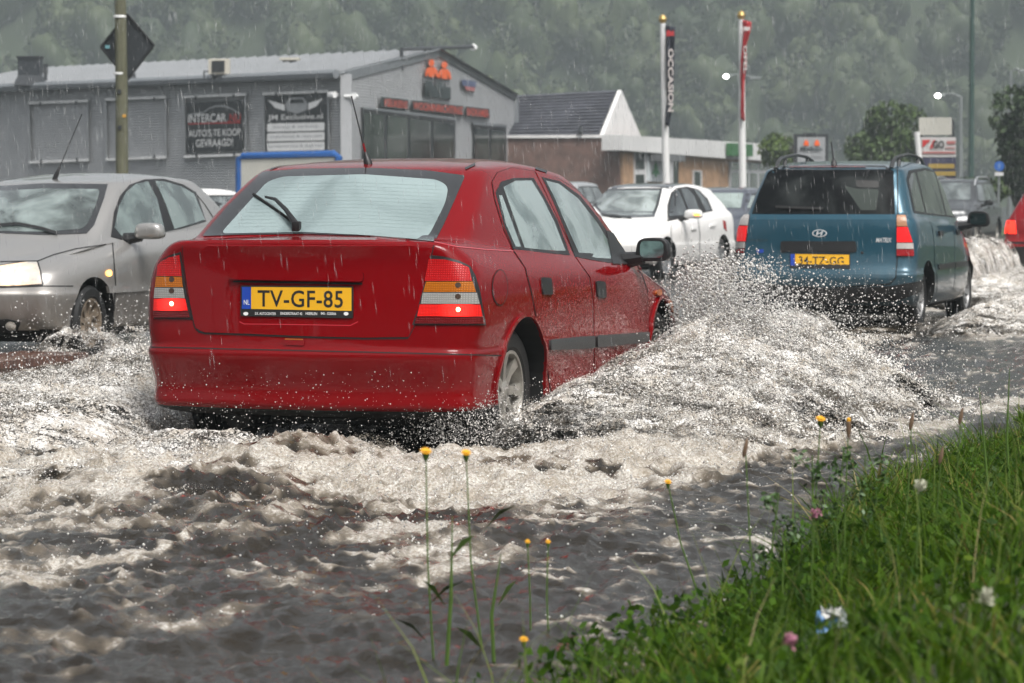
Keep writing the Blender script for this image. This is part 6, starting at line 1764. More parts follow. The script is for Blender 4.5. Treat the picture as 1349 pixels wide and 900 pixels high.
def drops(name, P, Rd, label, m=DROP, stretch=None, cat="spray"):
    n = len(P); Rd = np.asarray(Rd)[:, None, None]
    V = OCT[None] * Rd
    if stretch is not None: V = V * stretch
    V = (V + np.asarray(P)[:, None, :]).reshape(-1, 3)
    Fq = (OCF[None] + 6 * np.arange(n)[:, None, None]).reshape(-1, 3)
    o = npmesh(name, V, Fq, m, sm=True, k=3); tag(o, label, cat, kind="stuff"); return o

g = np.random.default_rng(23)
def toW(a, b, z): return np.stack([O0.x + U.x * a + RT.x * b, O0.y + U.y * a + RT.y * b, z], -1)
def curve(x, pts):
    return np.interp(x, [p[0] for p in pts], [p[1] for p in pts])
def fan(nf, npt, a_rng, b0, Hc, Rc, sweep, sgn=1, hp=.75, jit=.02, base=.03, smin=.0, smax=1.0, thin=1.0, abias=1.0):
    """ballistic strings: each leaves the car's flank at (a, b0), rises to a share of Hc(a), lands Rc(a) out; returns points, string id, s"""
    u = g.random(nf) ** abias; a0 = a_rng[0] + (a_rng[1] - a_rng[0]) * u
    hf = curve(a0, Hc) * (.25 + .75 * g.random(nf) ** hp); rf = curve(a0, Rc) * (.35 + .75 * g.random(nf))
    sw = sweep[0] + (sweep[1] - sweep[0]) * g.random(nf)
    s0 = smin + (smax - smin) * g.random(nf) * .75; s1 = s0 + .10 + .35 * g.random(nf)
    q = g.random((nf, npt)); s = s0[:, None] + (s1 - s0)[:, None] * q; s = np.clip(s, 0, 1.02)
    z = base + 4 * hf[:, None] * s * (1 - s)
    b = b0 + sgn * rf[:, None] * s
    a = a0[:, None] + sw[:, None] * rf[:, None] * s
    j = jit * (.5 + s)
    a = a + g.normal(size=s.shape) * j; b = b + g.normal(size=s.shape) * j; z = z + g.normal(size=s.shape) * j * .7
    return a, b, np.maximum(z, -.02), s


def beadmat(name, scale=60, c0=(.40, .35, .285), c1=(.93, .91, .875)):
    """spray seen close: packed beads of water, thinning out to gaps where the sheet tears"""
    m = bpy.data.materials.new(name); m.use_nodes = True
    t = m.node_tree; b = t.nodes['Principled BSDF']; L = t.links.new
    tc = t.nodes.new("ShaderNodeTexCoord"); at = t.nodes.new("ShaderNodeAttribute"); at.attribute_name = "dens"
    n = t.nodes.new("ShaderNodeTexNoise"); n.inputs['Scale'].default_value = 7; n.inputs['Detail'].default_value = 6; n.inputs['Roughness'].default_value = .7
    L(tc.outputs['Object'], n.inputs['Vector'])
    def vor(sc):
        v = t.nodes.new("ShaderNodeTexVoronoi"); v.inputs['Scale'].default_value = sc; L(tc.outputs['Object'], v.inputs['Vector']); return v
    v1, v2 = vor(scale), vor(scale * 2.3)
    # reach of each bead grows with the local density
    r = t.nodes.new("ShaderNodeMath"); r.operation = 'MULTIPLY_ADD'; r.inputs[1].default_value = 1.5; L(n.outputs['Fac'], r.inputs[0])
    d = t.nodes.new("ShaderNodeMath"); d.operation = 'MULTIPLY_ADD'; d.inputs[1].default_value = 1.15; d.inputs[2].default_value = -1.16; L(at.outputs['Fac'], d.inputs[0]); L(d.outputs[0], r.inputs[2])
    def cover(v, k):
        sb = t.nodes.new("ShaderNodeMath"); sb.operation = 'SUBTRACT'; q = t.nodes.new("ShaderNodeMath"); q.operation = 'MULTIPLY'; q.inputs[1].default_value = k
        L(r.outputs[0], q.inputs[0]); L(q.outputs[0], sb.inputs[0]); L(v.outputs['Distance'], sb.inputs[1])
        mr = t.nodes.new("ShaderNodeMapRange"); mr.inputs['From Min'].default_value = -.03; mr.inputs['From Max'].default_value = .05; L(sb.outputs[0], mr.inputs['Value']); return mr
    a1, a2 = cover(v1, 1.0), cover(v2, .8)
    mxa = t.nodes.new("ShaderNodeMath"); mxa.operation = 'MAXIMUM'; L(a1.outputs[0], mxa.inputs[0]); L(a2.outputs[0], mxa.inputs[1])
    L(mxa.outputs[0], b.inputs['Alpha'])
    cr = t.nodes.new("ShaderNodeMix"); cr.data_type = 'RGBA'; cr.inputs['A'].default_value = (*c0, 1); cr.inputs['B'].default_value = (*c1, 1)
    mk = t.nodes.new("ShaderNodeMath"); mk.operation = 'MULTIPLY_ADD'; mk.inputs[1].default_value = .55; L(v1.outputs['Color'], mk.inputs[0])
    n3 = t.nodes.new("ShaderNodeTexNoise"); n3.inputs['Scale'].default_value = 11; n3.inputs['Detail'].default_value = 4; L(tc.outputs['Object'], n3.inputs['Vector'])
    n3m = t.nodes.new("ShaderNodeMapRange"); n3m.inputs['From Min'].default_value = .38; n3m.inputs['From Max'].default_value = .68; n3m.inputs['To Min'].default_value = -.1; n3m.inputs['To Max'].default_value = .75; L(n3.outputs['Fac'], n3m.inputs['Value'])
    L(n3m.outputs[0], mk.inputs[2]); L(mk.outputs[0], cr.inputs['Factor']); L(cr.outputs['Result'], b.inputs['Base Color'])
    b.inputs['Roughness'].default_value = .10; b.inputs['IOR'].default_value = 1.33; b.inputs['Specular IOR Level'].default_value = .7
    h = t.nodes.new("ShaderNodeMath"); h.operation = 'MULTIPLY'; h.inputs[1].default_value = -1.0; L(v1.outputs['Distance'], h.inputs[0])
    h2 = t.nodes.new("ShaderNodeMath"); h2.operation = 'MULTIPLY_ADD'; h2.inputs[1].default_value = -.5; L(v2.outputs['Distance'], h2.inputs[0]); L(h.outputs[0], h2.inputs[2])
    bp = t.nodes.new("ShaderNodeBump"); bp.inputs['Strength'].default_value = .9; bp.inputs['Distance'].default_value = .016; L(h2.outputs[0], bp.inputs['Height']); L(bp.outputs[0], b.inputs['Normal'])
    return m
BEAD = beadmat("spray_beads"); BEADF = beadmat("spray_beads_far", 45)

def sheet(name, label, a_rng, b0, Hc, Rc, sweep, sgn, layers, da=.02, ds=.022, m=BEAD, hs=(1.0, .35), dens=(1.0, .45), base=.0, W_=None, cat="splash"):
    """nested torn sheets of thrown water: each layer a ballistic skirt along the flank with streaks, lobes and tears"""
    VV, FF, DD = [], [], []; k0 = 0
    W_ = W_ or toW
    rm = max(r for _, r in Rc)
    na_, ns_ = int((a_rng[1] - a_rng[0]) / da), int(rm * 1.15 / ds)
    for l in range(layers):
        f = l / max(1, layers - 1); sd = int(g.integers(0, 9999))
        a0, s = np.meshgrid(np.linspace(*a_rng, na_), np.linspace(0, 1, ns_), indexing='ij')
        hk = (hs[0] + (hs[1] - hs[0]) * f)
        lob = fbm(a0 * 2.6 + 3, a0 * 0 + sd, 3, sd); lob2 = fbm(a0 * 9, a0 * 0 + 3 * sd, 2, sd + 5)
        H = curve(a0, Hc) * hk * (.55 + .55 * lob + .35 * lob2)
        Rg = curve(a0, Rc) * (.62 + .5 * fbm(a0 * 1.8, a0 * 0 + 7, 3, sd + 9)) * (1 - .10 * f)
        sw = sweep[0] + (sweep[1] - sweep[0]) * fbm(a0 * 1.2, a0 * 0 + 5, 2, sd + 3)
        sp_k = s ** .58; z = base + 4 * H * sp_k * (1 - sp_k)
        a = a0 + sw * Rg * s; b = Rg * s
        str_ = ridged(a0 * 7 - sw * s * 4, s * 2.2, 4, sd + 31, .6) - .45
        fine = fbm(a * 22, (b + z) * 22, 3, sd + 40) - .5
        amp = (.05 + .10 * s) * np.clip(s * 6, 0, 1)
        z = z + amp * str_ + .05 * fine * np.clip(s * 5, 0, 1); b = b + amp * .6 * str_ + .04 * fine; a = a + .05 * (fbm(a0 * 15, s * 9, 2, sd + 50) - .5)
        dn = dens[0] + (dens[1] - dens[0]) * s ** .8 - .12 * (1 - f)
        dn = dn + .75 * (fbm(a0 * 5 - sw * s * 3, s * 3.5, 4, sd + 60) - .5) + .85 * (fbm(a0 * 13 - s * .8, s * 1.3, 3, sd + 70) - .5)
        dn = dn - .6 * sstep(.5, 1, np.clip(z, 0, 9) / (curve(a0, Hc).max() + .02)) * (1 - f)
        dn = dn * sstep(a_rng[0], a_rng[0] + .35, a0) * sstep(a_rng[1], a_rng[1] - .3, a0)
        V = W_(a, b0 + sgn * b, np.maximum(z, -.03))
        ii = k0 + np.arange(na_ * ns_).reshape(na_, ns_)
        Fq = np.stack([ii[:-1, :-1], ii[:-1, 1:], ii[1:, 1:], ii[1:, :-1]], -1).reshape(-1, 4)
        ok = ((dn[:-1, :-1] + dn[1:, 1:]) * .5 > .12).ravel()
        VV.append(V.reshape(-1, 3)); FF.append(Fq[ok]); DD.append(dn.ravel()); k0 += na_ * ns_
    V = np.concatenate(VV); Fq = np.concatenate(FF); D = np.concatenate(DD)
    use = np.zeros(len(V), bool); use[Fq.ravel()] = True; rm_ = np.cumsum(use) - 1
    o = npmesh(name, V[use], rm_[Fq], m, sm=True); at = o.data.attributes.new("dens", 'FLOAT', 'POINT'); at.data.foreach_set("value", np.clip(D[use], 0, 1.3).astype(np.float32))
    tag(o, label, cat, kind="stuff"); print(name, "tris", len(Fq) * 2)
    return o

# --- right-hand wing thrown up by the near wheels of the red car
Hc = [(.3, .10), (.7, .28), (1.3, .36), (2.2, .42), (3.0, .52), (3.5, .66), (3.9, .72), (4.4, .5), (4.8, .3)]
Rc = [(.3, 1.1), (1.3, 1.9), (2.5, 2.0), (3.6, 1.9), (4.8, 1.7)]
sheet("splash", "wing of white water thrown out by the red saloon's near-side wheels", (.35, 4.8), .78, Hc, Rc, (-.25, .55), 1, 7)
sheet("splash", "wash of spray wrapping the red saloon's near rear wheel", (.15, 1.5), .80, [(.15, .12), (.5, .26), (.9, .34), (1.5, .30)], [(.15, .6), (.9, .7), (1.5, .8)], (-.3, .3), 1, 4, dens=(.85, .4))
Pd, Rr = [BEADP], [BEADR]
a, b, z, s = fan(1600, 11, (.6, 4.6), .80, [(p[0], p[1] * 1.2) for p in Hc], [(p[0], p[1] * 1.1) for p in Rc], (-.3, .6), hp=.45, jit=.05)
Pd.append(toW(a, b, z).reshape(-1, 3)); Rr.append(.0016 + .0048 * g.random(a.size) ** 2.5)
# tall plume at the front wheel, breaking into drops before the teal car
a, b, z, s = fan(1300, 9, (3.3, 4.5), .75, [(3.3, .92), (4.6, .86)], [(3.3, .95), (4.6, 1.0)], (0, .6), hp=.5, jit=.05, smin=.1)
Pd.append(toW(a, b, z).reshape(-1, 3)); Rr.append(.002 + .008 * g.random(a.size) ** 2.8)
a, b, z, s = fan(420, 11, (3.45, 4.4), .75, [(3.3, .86), (4.6, .86)], [(3.3, .75), (4.6, .8)], (0, .5), hp=.5, jit=.014, smin=.05, smax=.75)
liquid("splash", toW(a, b, z).reshape(-1, 3), .006 + .008 * g.random(a.size) ** 2, "ragged plume bursting from the red saloon's front wheel", .0105)
# --- left-hand wing (far side of the red car, towards the silver one)
HcL = [(-.8, .10), (.2, .26), (1.2, .40), (2.4, .46), (3.6, .6), (4.4, .4)]
RcL = [(-.8, 2.3), (1, 2.3), (4.4, 1.8)]
sheet("splash", "wing of white water on the red saloon's far side", (-.8, 4.4), -.80, HcL, RcL, (-.6, .15), -1, 6, da=.023, ds=.023)
a, b, z, s = fan(900, 11, (-.8, 4.2), -.8, [(p[0], p[1] * 1.25) for p in HcL], [(-.6, 2.5), (4.2, 2.1)], (-.6, .2), sgn=-1, hp=.5, jit=.05)
Pd.append(toW(a, b, z).reshape(-1, 3)); Rr.append(.0016 + .0045 * g.random(a.size) ** 2.5)
# --- boil behind the tail: low torn skirts rolling backwards
def tail_W(c, sp):
    def f(a, b, z): return toW(-.25 - b * .9, c + sp * (a - .5) + .0 * b, z)
    return f
sheet("splash", "boiling white wake behind the red saloon's tail", (0, 1), 0.0, [(0, .10), (.3, .17), (.6, .13), (.8, .2), (1, .1)], [(0, 1.0), (.5, 1.5), (1, 1.1)], (-.1, .1), 1, 6, da=.011, ds=.025, hs=(1.1, .5), dens=(.95, .6), base=.03, W_=tail_W(0, 2.0))
sheet("splash", "rolling white water trailing behind the red saloon's wake", (0, 1), 0.0, [(0, .08), (.5, .14), (1, .09)], [(0, 1.2), (.5, 1.5), (1, 1.3)], (-.1, .1), 1, 4, da=.011, ds=.028, hs=(1.1, .5), dens=(.85, .5), base=.04, W_=lambda a, b, z: toW(-1.5 - b, 2.6 * (a - .5) - .3, z))
n = 3500
a = .1 - 1.6 * g.random(n); b = g.normal(size=n) * .8; z = WZ + .42 * g.random(n) ** 2.6
Pd.append(toW(a, b, z)); Rr.append(.0010 + .0026 * g.random(n) ** 3)
# spray off the rear near wheel
n = 4000; q = g.random(n)
a = .55 - .5 * q + g.normal(size=n) * .05; b = .75 + .15 * g.normal(size=n); z = .1 + .30 * g.random(n) * (1 - q * .5)
Pd.append(toW(a, b, z)); Rr.append(.0014 + .0036 * g.random(n) ** 3)
# low drops skipping over the water round the car
n = 9000
a = -4 + 9.5 * g.random(n); b = -3.2 + 6 * g.random(n); w_ = g.random(n) < (.25 + .75 * np.exp(-((np.abs(b) - 1.3) / .8) ** 2))
a, b = a[w_], b[w_]; z = WZ + .03 + .22 * g.random(len(a)) ** 3
Pd.append(toW(a, b, z)); Rr.append(.0013 + .0036 * g.random(len(a)) ** 3)
drops("spray_drops", np.concatenate(Pd), np.concatenate(Rr), "fine drops flying off the red saloon's splash"); print("drops", sum(len(p) for p in Pd))
# --- teal car, estate and silver car kick up their own
def wing(label, a_rng, b0, sgn, H, Rr_, layers, da):
    a0_, a1_ = a_rng
    sheet("splash", label, a_rng, b0, [(a0_, H * .4), (a0_ * .4 + a1_ * .6, H), (a1_, H * .7)], [(a0_, Rr_), (a1_, Rr_ * .8)], (-.4, .3), sgn, layers, da=da, ds=da, m=BEADF, dens=(1.05, .6))
wing("low foam wave along the teal hatchback's near side", (13.2, 18.8), .62, 1, .36, 1.3, 4, .035)
wing("white water around the teal hatchback's tail", (11.6, 14.6), -.4, -1, .26, 1.4, 3, .035)
wing("broad white wave thrown up between the teal hatchback and the small red estate", (20.0, 31), -.75, -1, .80, 2.4, 5, .05)
wing("white water beside the small red estate's wheels", (19.0, 31), -.6, 1, .45, 2.6, 4, .05)
sheet("splash", "small splash at the silver saloon's front wheel", (6.6, 9.2), -4.95, [(6.6, .2), (7.5, .40), (9.2, .15)], [(6.6, .9), (9.2, .9)], (-.5, .3), 1, 3, da=.02, ds=.02, dens=(.75, .3))
n = 1500; a = 5.8 + 3.2 * g.random(n); b = -5.1 + 1.6 * g.random(n); z = .05 + .5 * g.random(n) ** 2
drops("spray_drops", toW(a, b, z), .002 + .007 * g.random(n) ** 3, "drops flying off the silver saloon's front wheel")
n = 800; p0 = Vector((3.0, 46.6, 0)); a = g.uniform(-1.5, 1.6, n); q = g.random(n)
drops("spray_drops", np.stack([p0.x + .38 * a + .4 * g.normal(size=n), p0.y + .92 * a + .2 * g.normal(size=n), .05 + .55 * q ** 2], -1), .006 + .014 * g.random(n) ** 3, "drops thrown up beside the white hatchback's wheels")

# ================================================================== RAIN
n = 14000
d = 9 + 70 * g.random(n) ** 1.3
hw_ = .185 * d + .6
x = g.uniform(-1, 1, n) * hw_; z = g.uniform(-.05, 1, n) * (.085 * d + .6) + CAMH - .055 * d * g.random(n)
keep = z > .08
x, d, z = x[keep], d[keep], z[keep]; n = len(x)
Rn = .0006 + .0004 * g.random(n) + .000026 * d
ln_ = 14 + 14 * g.random(n)
st = np.ones((n, 1, 3)); st[:, 0, 2] = ln_
V = OCT[None] * Rn[:, None, None] * st
V[:, :, 0] += V[:, :, 2] * -.10      # slanted by the wind
V = (V + np.stack([x, d, z], -1)[:, None, :]).reshape(-1, 3)
Fq = (OCF[None] + 6 * np.arange(n)[:, None, None]).reshape(-1, 3)
RAIN = mat("rain_water", (.85, .86, .87), .1, alpha=.16)
o = npmesh("rain", V, Fq, RAIN, k=3); tag(o, "steady rain falling through the whole scene", "rain", kind="stuff")

# ================================================================== VERGE
def verge_z(a, b):
    t = b - EDGE
    return .02 + .30 * sstep(0, 1.5, t) + .04 * (fbm(a * .8, b * .8, 3, 61) - .5) * sstep(0, .5, t)
va = np.linspace(-22, 60, 165); vb = EDGE - .25 + np.linspace(0, 1, 44) ** 2 * 24
A2, B2 = np.meshgrid(va, vb, indexing='ij'); Zv = verge_z(A2, B2); Zv[:, 0] = -.1
V = toW(A2, B2, Zv).reshape(-1, 3); ii = np.arange(A2.size).reshape(A2.shape)
Fq = np.stack([ii[:-1, :-1], ii[1:, :-1], ii[1:, 1:], ii[:-1, 1:]], -1).reshape(-1, 4)
structure(npmesh("verge", V, Fq[:, ::-1], mat("verge_soil", (.035, .045, .015), .9, var=.4, vscale=6), sm=True))
def grassmat(name, c1, c2, c3):
    m = mat(name, c1, .5, spec=.15)
    t = m.node_tree; b = t.nodes['Principled BSDF']
    gg = t.nodes.new("ShaderNodeNewGeometry"); cr = t.nodes.new("ShaderNodeValToRGB"); e = cr.color_ramp.elements
    e[0].color = (*c1, 1); e[1].color = (*c3, 1); e[1].position = 1.0; k = e.new(.55); k.color = (*c2, 1); k2 = e.new(.88); k2.color = (*c2, 1)
    tc = t.nodes.new("ShaderNodeTexCoord"); nz = t.nodes.new("ShaderNodeTexNoise"); nz.inputs['Scale'].default_value = 2.6; nz.inputs['Detail'].default_value = 3; t.links.new(tc.outputs['Object'], nz.inputs['Vector'])
    mr = t.nodes.new("ShaderNodeMapRange"); mr.inputs['From Min'].default_value = .32; mr.inputs['From Max'].default_value = .68; mr.inputs['To Min'].default_value = -.45; mr.inputs['To Max'].default_value = .35; t.links.new(nz.outputs['Fac'], mr.inputs['Value'])
    sm_ = t.nodes.new("ShaderNodeMath"); sm_.operation = 'ADD'; t.links.new(gg.outputs['Random Per Island'], sm_.inputs[0]); t.links.new(mr.outputs[0], sm_.inputs[1])
    t.links.new(sm_.outputs[0], cr.inputs[0]); t.links.new(cr.outputs[0], b.inputs['Base Color'])
    b.inputs['Subsurface Weight'].default_value = 0.0
    tr = t.nodes.new("ShaderNodeBsdfTranslucent"); t.links.new(cr.outputs[0], tr.inputs['Color'])
    mx = t.nodes.new("ShaderNodeMixShader"); mx.inputs[0].default_value = .35
    out = [n_ for n_ in t.nodes if n_.type == 'OUTPUT_MATERIAL'][0]
    t.links.new(b.outputs[0], mx.inputs[1]); t.links.new(tr.outputs[0], mx.inputs[2]); t.links.new(mx.outputs[0], out.inputs['Surface'])
    return m
GRASS = grassmat("verge_grass", (.018, .050, .002), (.068, .135, .004), (.22, .18, .05))
def blades(name, a, b, h, wd, lean, m, label, seed=1, seg=3):
    g2 = np.random.default_rng(seed); n = len(a)
    z0 = verge_z(a, b); base = toW(a, b, z0)
    th = g2.random(n) * 2 * np.pi; dirv = np.stack([np.cos(th), np.sin(th), np.zeros(n)], -1)
    ph = g2.random(n) * 2 * np.pi; side = np.stack([np.cos(ph), np.sin(ph), np.zeros(n)], -1)
    rows = []
    for k in range(seg + 1):
        t = k / seg
        c = base + dirv * (lean * h * t ** 2)[:, None]; c[:, 2] += h * (t - .25 * lean * t * t)
        w_ = wd * (1 - t ** 1.5 * .96)
        rows.append(c - side * w_[:, None]); rows.append(c + side * w_[:, None])
    V = np.stack(rows, 1).reshape(-1, 3); q = 2 * (seg + 1)
    f = np.array([(2 * k, 2 * k + 1, 2 * k + 3, 2 * k + 2) for k in range(seg)])
    Fq = (f[None] + q * np.arange(n)[:, None, None]).reshape(-1, 4)
    o = npmesh(name, V, Fq, m); tag(o, label, "grass", kind="stuff"); return o
n = 50000
a = -10.5 + 18 * g.random(n); t = g.random(n) ** 1.5 * 3.2
dens = fbm(a * 1.6, t * 1.6, 3, 91)
keep = (dens > .30) | (g.random(n) < .5)
a, t = a[keep], t[keep]; n = len(a)
b = EDGE + .02 + t + .5 * (fbm(a * .9, a * 0 + 3, 3, 14) - .5)
tall = fbm(a * 1.1 + 7, t * 1.1, 2, 15)
h = (.05 + .15 * g.random(n) * (.2 + 1.9 * np.clip(tall - .2, 0, 1))) * (1 + .6 * g.random(n) ** 6)
blades("grass", a, b, h, .003 + .0035 * g.random(n), .3 + 1.1 * g.random(n), GRASS, "lush wet grass on the verge", 4)
# rank stems and dry stalks standing above the rest
n = 700; a = -10 + 17 * g.random(n); b = EDGE + .05 + 2.6 * g.random(n) ** 1.4
blades("rank_grass", a, b, .22 + .22 * g.random(n), .0016 + .0022 * g.random(n), .15 + .5 * g.random(n), grassmat("rank_grass", (.07, .13, .02), (.17, .22, .05), (.33, .28, .14)), "rank and dry grass stalks standing above the verge", 6)
n = 9000; a = 7 + 40 * g.random(n); b = EDGE + g.random(n) ** 1.3 * 3.5
blades("grass", a, b, .12 + .16 * g.random(n), .004 + .003 * g.random(n), .3 + .6 * g.random(n), GRASS, "grass on the far stretch of the verge", 5, 2)
# broad-leaved plants low in the grass
n = 30000; a = -10.5 + 17 * g.random(n); t = .0 + 2.8 * g.random(n) ** 1.3; b = EDGE + .05 + t
k = fbm(a * 2.3, b * 2.3, 3, 19) > .50; a, b = a[k], b[k]; n = len(a)
P = toW(a, b, verge_z(a, b) + .03 + .12 * g.random(n))
V, Fq = leaf_cloud(P, g.uniform(.007, .021, n), 9, .6)
o = npmesh("clover_leaves", V, Fq, grassmat("clover_leaf", (.02, .06, .004), (.06, .13, .008), (.11, .17, .015))); tag(o, "small clover and weed leaves among the verge grass", "ground cover", kind="stuff")

# flowers, seed heads, litter (each a plant of its own)
STEM = mat("stem_green", (.075, .14, .022), .5); PET = mat("petal_yellow", (.75, .36, .01), .5); SEED = mat("seed_brown", (.16, .10, .06), .7); PINK = mat("clover_pink", (.42, .16, .24), .6); PALE = mat("clover_white", (.5, .5, .38), .6)
def vz(x, y):
    r = Vector((x, y, 0)) - O0; a, b = r.dot(U), r.dot(RT)
    return float(verge_z(np.array(a), np.array(b))) if b > EDGE - .2 else 0.0
def head_disc(mb, c, r, nrm, n=12, th=.006):
    nrm = Vector(nrm).normalized(); q = nrm.to_track_quat('Z', 'Y')
    for k in range(n):
        t = 2 * math.pi * k / n; d = q @ Vector((math.cos(t), math.sin(t), .15)); s_ = q @ Vector((-math.sin(t), math.cos(t), 0))
        mb.add([c, c + d * r * .6 + s_ * r * .16, c + d * r, c + d * r * .6 - s_ * r * .16], [(0, 1, 2, 3)])
def plant(kind, label, top_px, d, base_px=None, r=.014, side=()):
    top = pt(*top_px, d); bx_ = pt(base_px[0] if base_px else top_px[0] + 4, 259, d).x
    y0 = d + .02; z0 = vz(bx_, y0)
    nm = {'yellow': "yellow_flower", 'bud': "flower_bud", 'seed': "seed_stalk", 'pink': "clover_flower", 'white': "clover_flower", 'herb': "flowering_weed", 'blade': "tall_grass_stem"}[kind]
    t = empty(nm, (bx_, y0, z0)); tag(t, label, {'seed': "seed stalk", 'blade': "grass stem", 'herb': "weed"}.get(kind, "flower"), {'yellow': "yellow flowers on the verge"}.get(kind))
    o_ = Vector((bx_, y0, z0)); e = top - o_
    mid = e * .5 + Vector((rnd.uniform(-.02, .02), 0, 0))
    mb = MB(); mb.tube([(0, 0, -.03), mid, e], [.0034, .0025, .0018] if kind != 'blade' else [.006, .005, .001], 6); mb.build("stem", STEM, t, True)
    if kind == 'yellow':
        mb = MB(); head_disc(mb, e + Vector((0, 0, .004)), r, (.1, -.5, 1), 14); head_disc(mb, e + Vector((0, 0, .008)), r * .7, (.1, -.5, 1), 12); mb.build("petals", PET, t)
        mb = MB(); mb.lathe([(.003, -r * 1.2), (r * .5, -r * .5), (r * .55, 0), (.002, .004)], e, (0, 0, 1), 10); mb.build("calyx", STEM, t, True)
    elif kind == 'bud':
        mb = MB(); mb.lathe([(.002, -.05), (.008, -.03), (.008, 0), (.003, .006)], e, (0, 0, 1), 8); mb.build("bud", SEED, t, True)
        mb = MB(); mb.lathe([(.006, 0), (.007, .01), (.002, .014)], e, (0, 0, 1), 8); mb.build("petals", PET, t, True)
    elif kind == 'seed':
        mb = MB(); mb.lathe([(.001, -.03), (.006, -.02), (.007, 0), (.004, .02), (.001, .03)], e, (.2, 0, 1), 8); mb.build("seed_head", SEED, t, True)
    elif kind in ('pink', 'white'):
        C = np.array(e) + g.normal(size=(60, 3)) * r * .45; V, Fq = leaf_cloud(C, np.full(60, r * .4), 3); npmesh("flower_head", V, Fq, PINK if kind == 'pink' else PALE, t)
    elif kind == 'herb':
        for k in range(7):
            q = e * (.45 + .08 * k) + Vector((rnd.uniform(-.05, .05), rnd.uniform(-.03, .03), rnd.uniform(0, .03)))
            mb = MB(); mb.tube([e * (.4 + .08 * k), q], .0018, 5); mb.build("twig", STEM, t)
            C = np.array(q) + g.normal(size=(14, 3)) * .012; V, Fq = leaf_cloud(C, np.full(14, .011), k); npmesh("leaf_cluster", V, Fq, mat("weed_leaf", (.045, .10, .02), .5), t)
    for (lx, ly, ln2) in side:
        b0 = pt(lx, ly, d) - o_; sg = 1 if ln2 > 0 else -1
        mb = MB(); w_ = .007
        mb.add([b0, b0 + Vector((ln2 * .5, -.01, .05 + w_)), b0 + Vector((ln2, 0, .07)), b0 + Vector((ln2 * .5, .01, .05 - w_))], [(0, 1, 2, 3)]); mb.build("leaf", STEM, t)
    return t
plant('yellow', "tallest yellow flower on the left, in front of the red saloon's tail", (561, 597), 7.9, (572, 900), .018, ((562, 800, .10), (566, 850, -.09)))
plant('yellow', "tall yellow flower just right of the tallest one, beside the rear wheel splash", (614, 599), 8.0, (640, 900), .016, ((636, 700, .09), (640, 860, -.08)))
plant('blade', "thick grass stem between the two tall yellow flowers", (596, 680), 7.8, (585, 900), side=((590, 740, .07), (588, 800, -.06)))
plant('blade', "thin grass stem right of the two tall yellow flowers", (660, 730), 7.9, (652, 900), side=((655, 800, .05),))
plant('yellow', "leftmost of the two small low yellow flowers over the dark water", (695, 716), 8.4, (700, 880), .009)
plant('yellow', "rightmost of the two small low yellow flowers over the dark water", (722, 716), 8.4, (724, 880), .009)
plant('yellow', "small yellow flower leaning left above the dark water, centre right", (880, 637), 9.2, (930, 770), .013)
plant('yellow', "lowest yellow flower, in the grass near the bottom edge", (690, 845), 7.2, (700, 900), .012)
plant('yellow', "yellow flower rising from the weeds against the white spray, right", (1081, 554), 9.2, (1086, 700), .018)
plant('bud', "orange bud beside the yellow flower in the weeds, right", (1118, 556), 9.2, (1115, 700))
plant('herb', "bushy weed under the orange bud", (1112, 590), 9.2, (1110, 720)); plant('herb', "bushy weed left of the orange bud", (1070, 600), 9.0, (1074, 720)); plant('herb', "bushy weed right of the orange bud", (1140, 600), 9.3, (1150, 720))
plant('seed', "pale seed stalk left of the weeds over the white spray", (982, 590), 8.6, (1000, 760)); plant('seed', "brown seed head above the grass edge, left of two", (1201, 555), 9.5, (1190, 680)); plant('seed', "brown seed head above the grass edge, right of two", (1266, 548), 9.8, (1275, 640)); plant('seed', "brown drooping seed head near the grass edge", (1240, 600), 9.5, (1236, 660))
plant('herb', "leafy weed in front of the dark water, centre", (1026, 650), 8.4, (1020, 760)); plant('blade', "tall grass stem at the right edge", (1330, 485), 11.0, (1335, 640)); plant('blade', "tall grass stem bending over the water near the right edge", (1290, 510), 10.5, (1310, 640))
plant('pink', "pink clover flower in the middle of the verge", (1040, 842), 5.6, (1042, 880), .014); plant('pink', "pink clover flower near the grass edge", (1075, 677), 8.0, (1076, 720), .013); plant('white', "white clover flower at the right of the verge", (1300, 786), 5.4, (1302, 830), .015); plant('white', "white clover flower up the verge", (1212, 640), 7.2, (1212, 680), .014)
# scrap of wrapper in the grass
p = pt(1096, 712, 7.2); p.z = vz(p.x, p.y) + .07; t = empty("litter_wrapper", p); tag(t, "crumpled blue and white wrapper lying in the verge grass", "litter")
gg_ = np.random.default_rng(8)
for nm, m_, dx in (("blue_fold", mat("wrap_blue", (.10, .22, .42), .3), -.012), ("white_fold", mat("wrap_white", (.55, .6, .62), .3), .012), ("pale_fold", mat("wrap_pale", (.5, .5, .48), .3), .0)):
    N = 6; V = np.array([[(i / (N - 1) - .5) * .05 + dx, gg_.normal() * .012, (j / (N - 1) - .5) * (.05 if nm != "pale_fold" else .02) + gg_.normal() * .006 + (.02 if nm == "pale_fold" else 0)] for j in range(N) for i in range(N)])
    ii = np.arange(N * N).reshape(N, N); Fq = np.stack([ii[:-1, :-1], ii[:-1, 1:], ii[1:, 1:], ii[1:, :-1]], -1).reshape(-1, 4); npmesh(nm, V, Fq, m_, t)

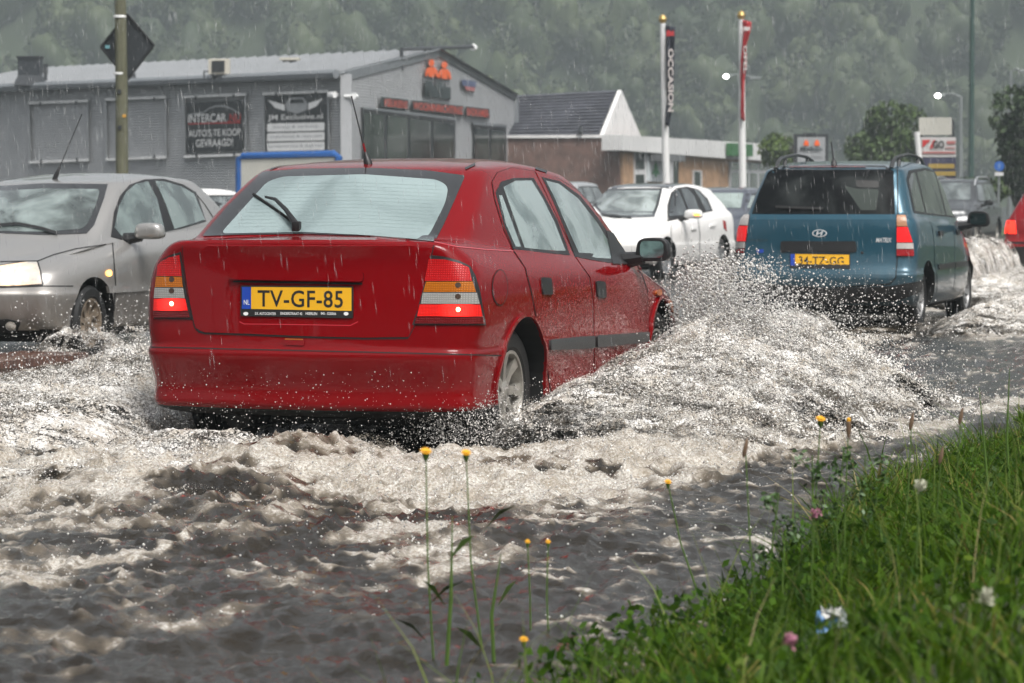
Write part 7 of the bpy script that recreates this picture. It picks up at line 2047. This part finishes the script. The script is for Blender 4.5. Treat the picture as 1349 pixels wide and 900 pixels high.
# ================================================================== CARS IN PLACE
build_red(); build_blue(); build_silver(); build_white()
DKG = misted("far_glass", (.05, .06, .06), (.20, .23, .23), .35, .65, 2)
EST = paint("estate_red", (.22, .008, .012), .35, dirt=.2)
generic_car("red_estate_car", "small red estate with black bumper cut off by the right edge", (7.53, 41.7), 20, EST, dict(L=4.2, W=1.70, H=1.46, zb=.62, belt=.92, beltr=.94, xt0=.07, xg0=.10, xg1=.38, xa=3.1, xrf=2.4, zhood=.78, zcowl=.97, roofw=.58), mat("estate_glass", (.012, .014, .016), .06, coat=1), tail=lens_mat("estate_tail", (.6, .02, .01), 1.2), bumper=BLACK)
generic_car("dark_offroad_car", "dark grey off-road car with silver roof rails coming the other way", (12.1, 80.0), 20 + 180, paint("suv_grey", (.06, .065, .07), .3, .3, dirt=.4), dict(L=4.4, W=1.78, H=1.72, zb=.62, belt=1.02, xt0=.1, xg0=.15, xg1=.4, xa=3.2, xrf=2.5, zhood=.95, zcowl=1.12, roofw=.62), DKG, wr=.34, rails=True)
GB = paint("grey_blue_paint", (.085, .095, .12), .3, .3, dirt=.2)
generic_car("dark_hatchback_car", "dark grey hatchback parked between the white and the teal hatchbacks", (4.75, 60.5), 200, GB, dict(L=4.0, W=1.68, H=1.44, belt=.92, xt0=.1, xg0=.2, xg1=.5, xa=3.0, xrf=2.2, zhood=.78, zcowl=.98, roofw=.57), misted("green_glass", (.12, .15, .14), (.30, .36, .34), .3, .6, 2), group="parked cars before the shop")
generic_car("dark_estate_car", "dark blue-grey estate parked before the shop, behind the dark grey hatchback", (5.2, 78), 280, GB, dict(L=4.5, W=1.75, H=1.50, belt=.95, xt0=.1, xg0=.2, xg1=.5, xa=3.3, xrf=2.5, zhood=.8, zcowl=1.0, roofw=.58), DKG, group="parked cars before the shop")
generic_car("pale_grey_car", "pale grey car by the dark brick wall, behind the red saloon", (1.75, 75), 200, paint("pale_grey", (.40, .41, .42), .3, .3, dirt=.2), dict(L=4.2, W=1.72, H=1.62, belt=1.0, xt0=.1, xg0=.2, xg1=.5, xa=3.1, xrf=2.3, zhood=.85, zcowl=1.05, roofw=.6), DKG, group="parked cars before the shop")
generic_car("white_far_car", "white car glimpsed between the silver and red saloons", (-5.0, 53), 200, WHITE, dict(L=4.2, W=1.72, H=1.40, belt=.9, xt0=.1, xg0=.2, xg1=.6, xa=3.1, xrf=2.3, zhood=.8, zcowl=.97, roofw=.58), DKG)

# ================================================================== RAIN HAZE
mb = MB(); mb.box((0, 220, 48), (540, 620, 100))
hz = mb.build("haze", None); tag(hz, "grey rain haze filling the air of the valley", "haze", kind="stuff")
hm = bpy.data.materials.new("rain_haze"); hm.use_nodes = True; t = hm.node_tree; t.nodes.clear()
pv = t.nodes.new("ShaderNodeVolumePrincipled"); pv.inputs['Color'].default_value = (.56, .64, .66, 1); pv.inputs['Density'].default_value = .00115; pv.inputs['Anisotropy'].default_value = .0
ou = t.nodes.new("ShaderNodeOutputMaterial"); t.links.new(pv.outputs[0], ou.inputs['Volume'])
hz.data.materials.append(hm)
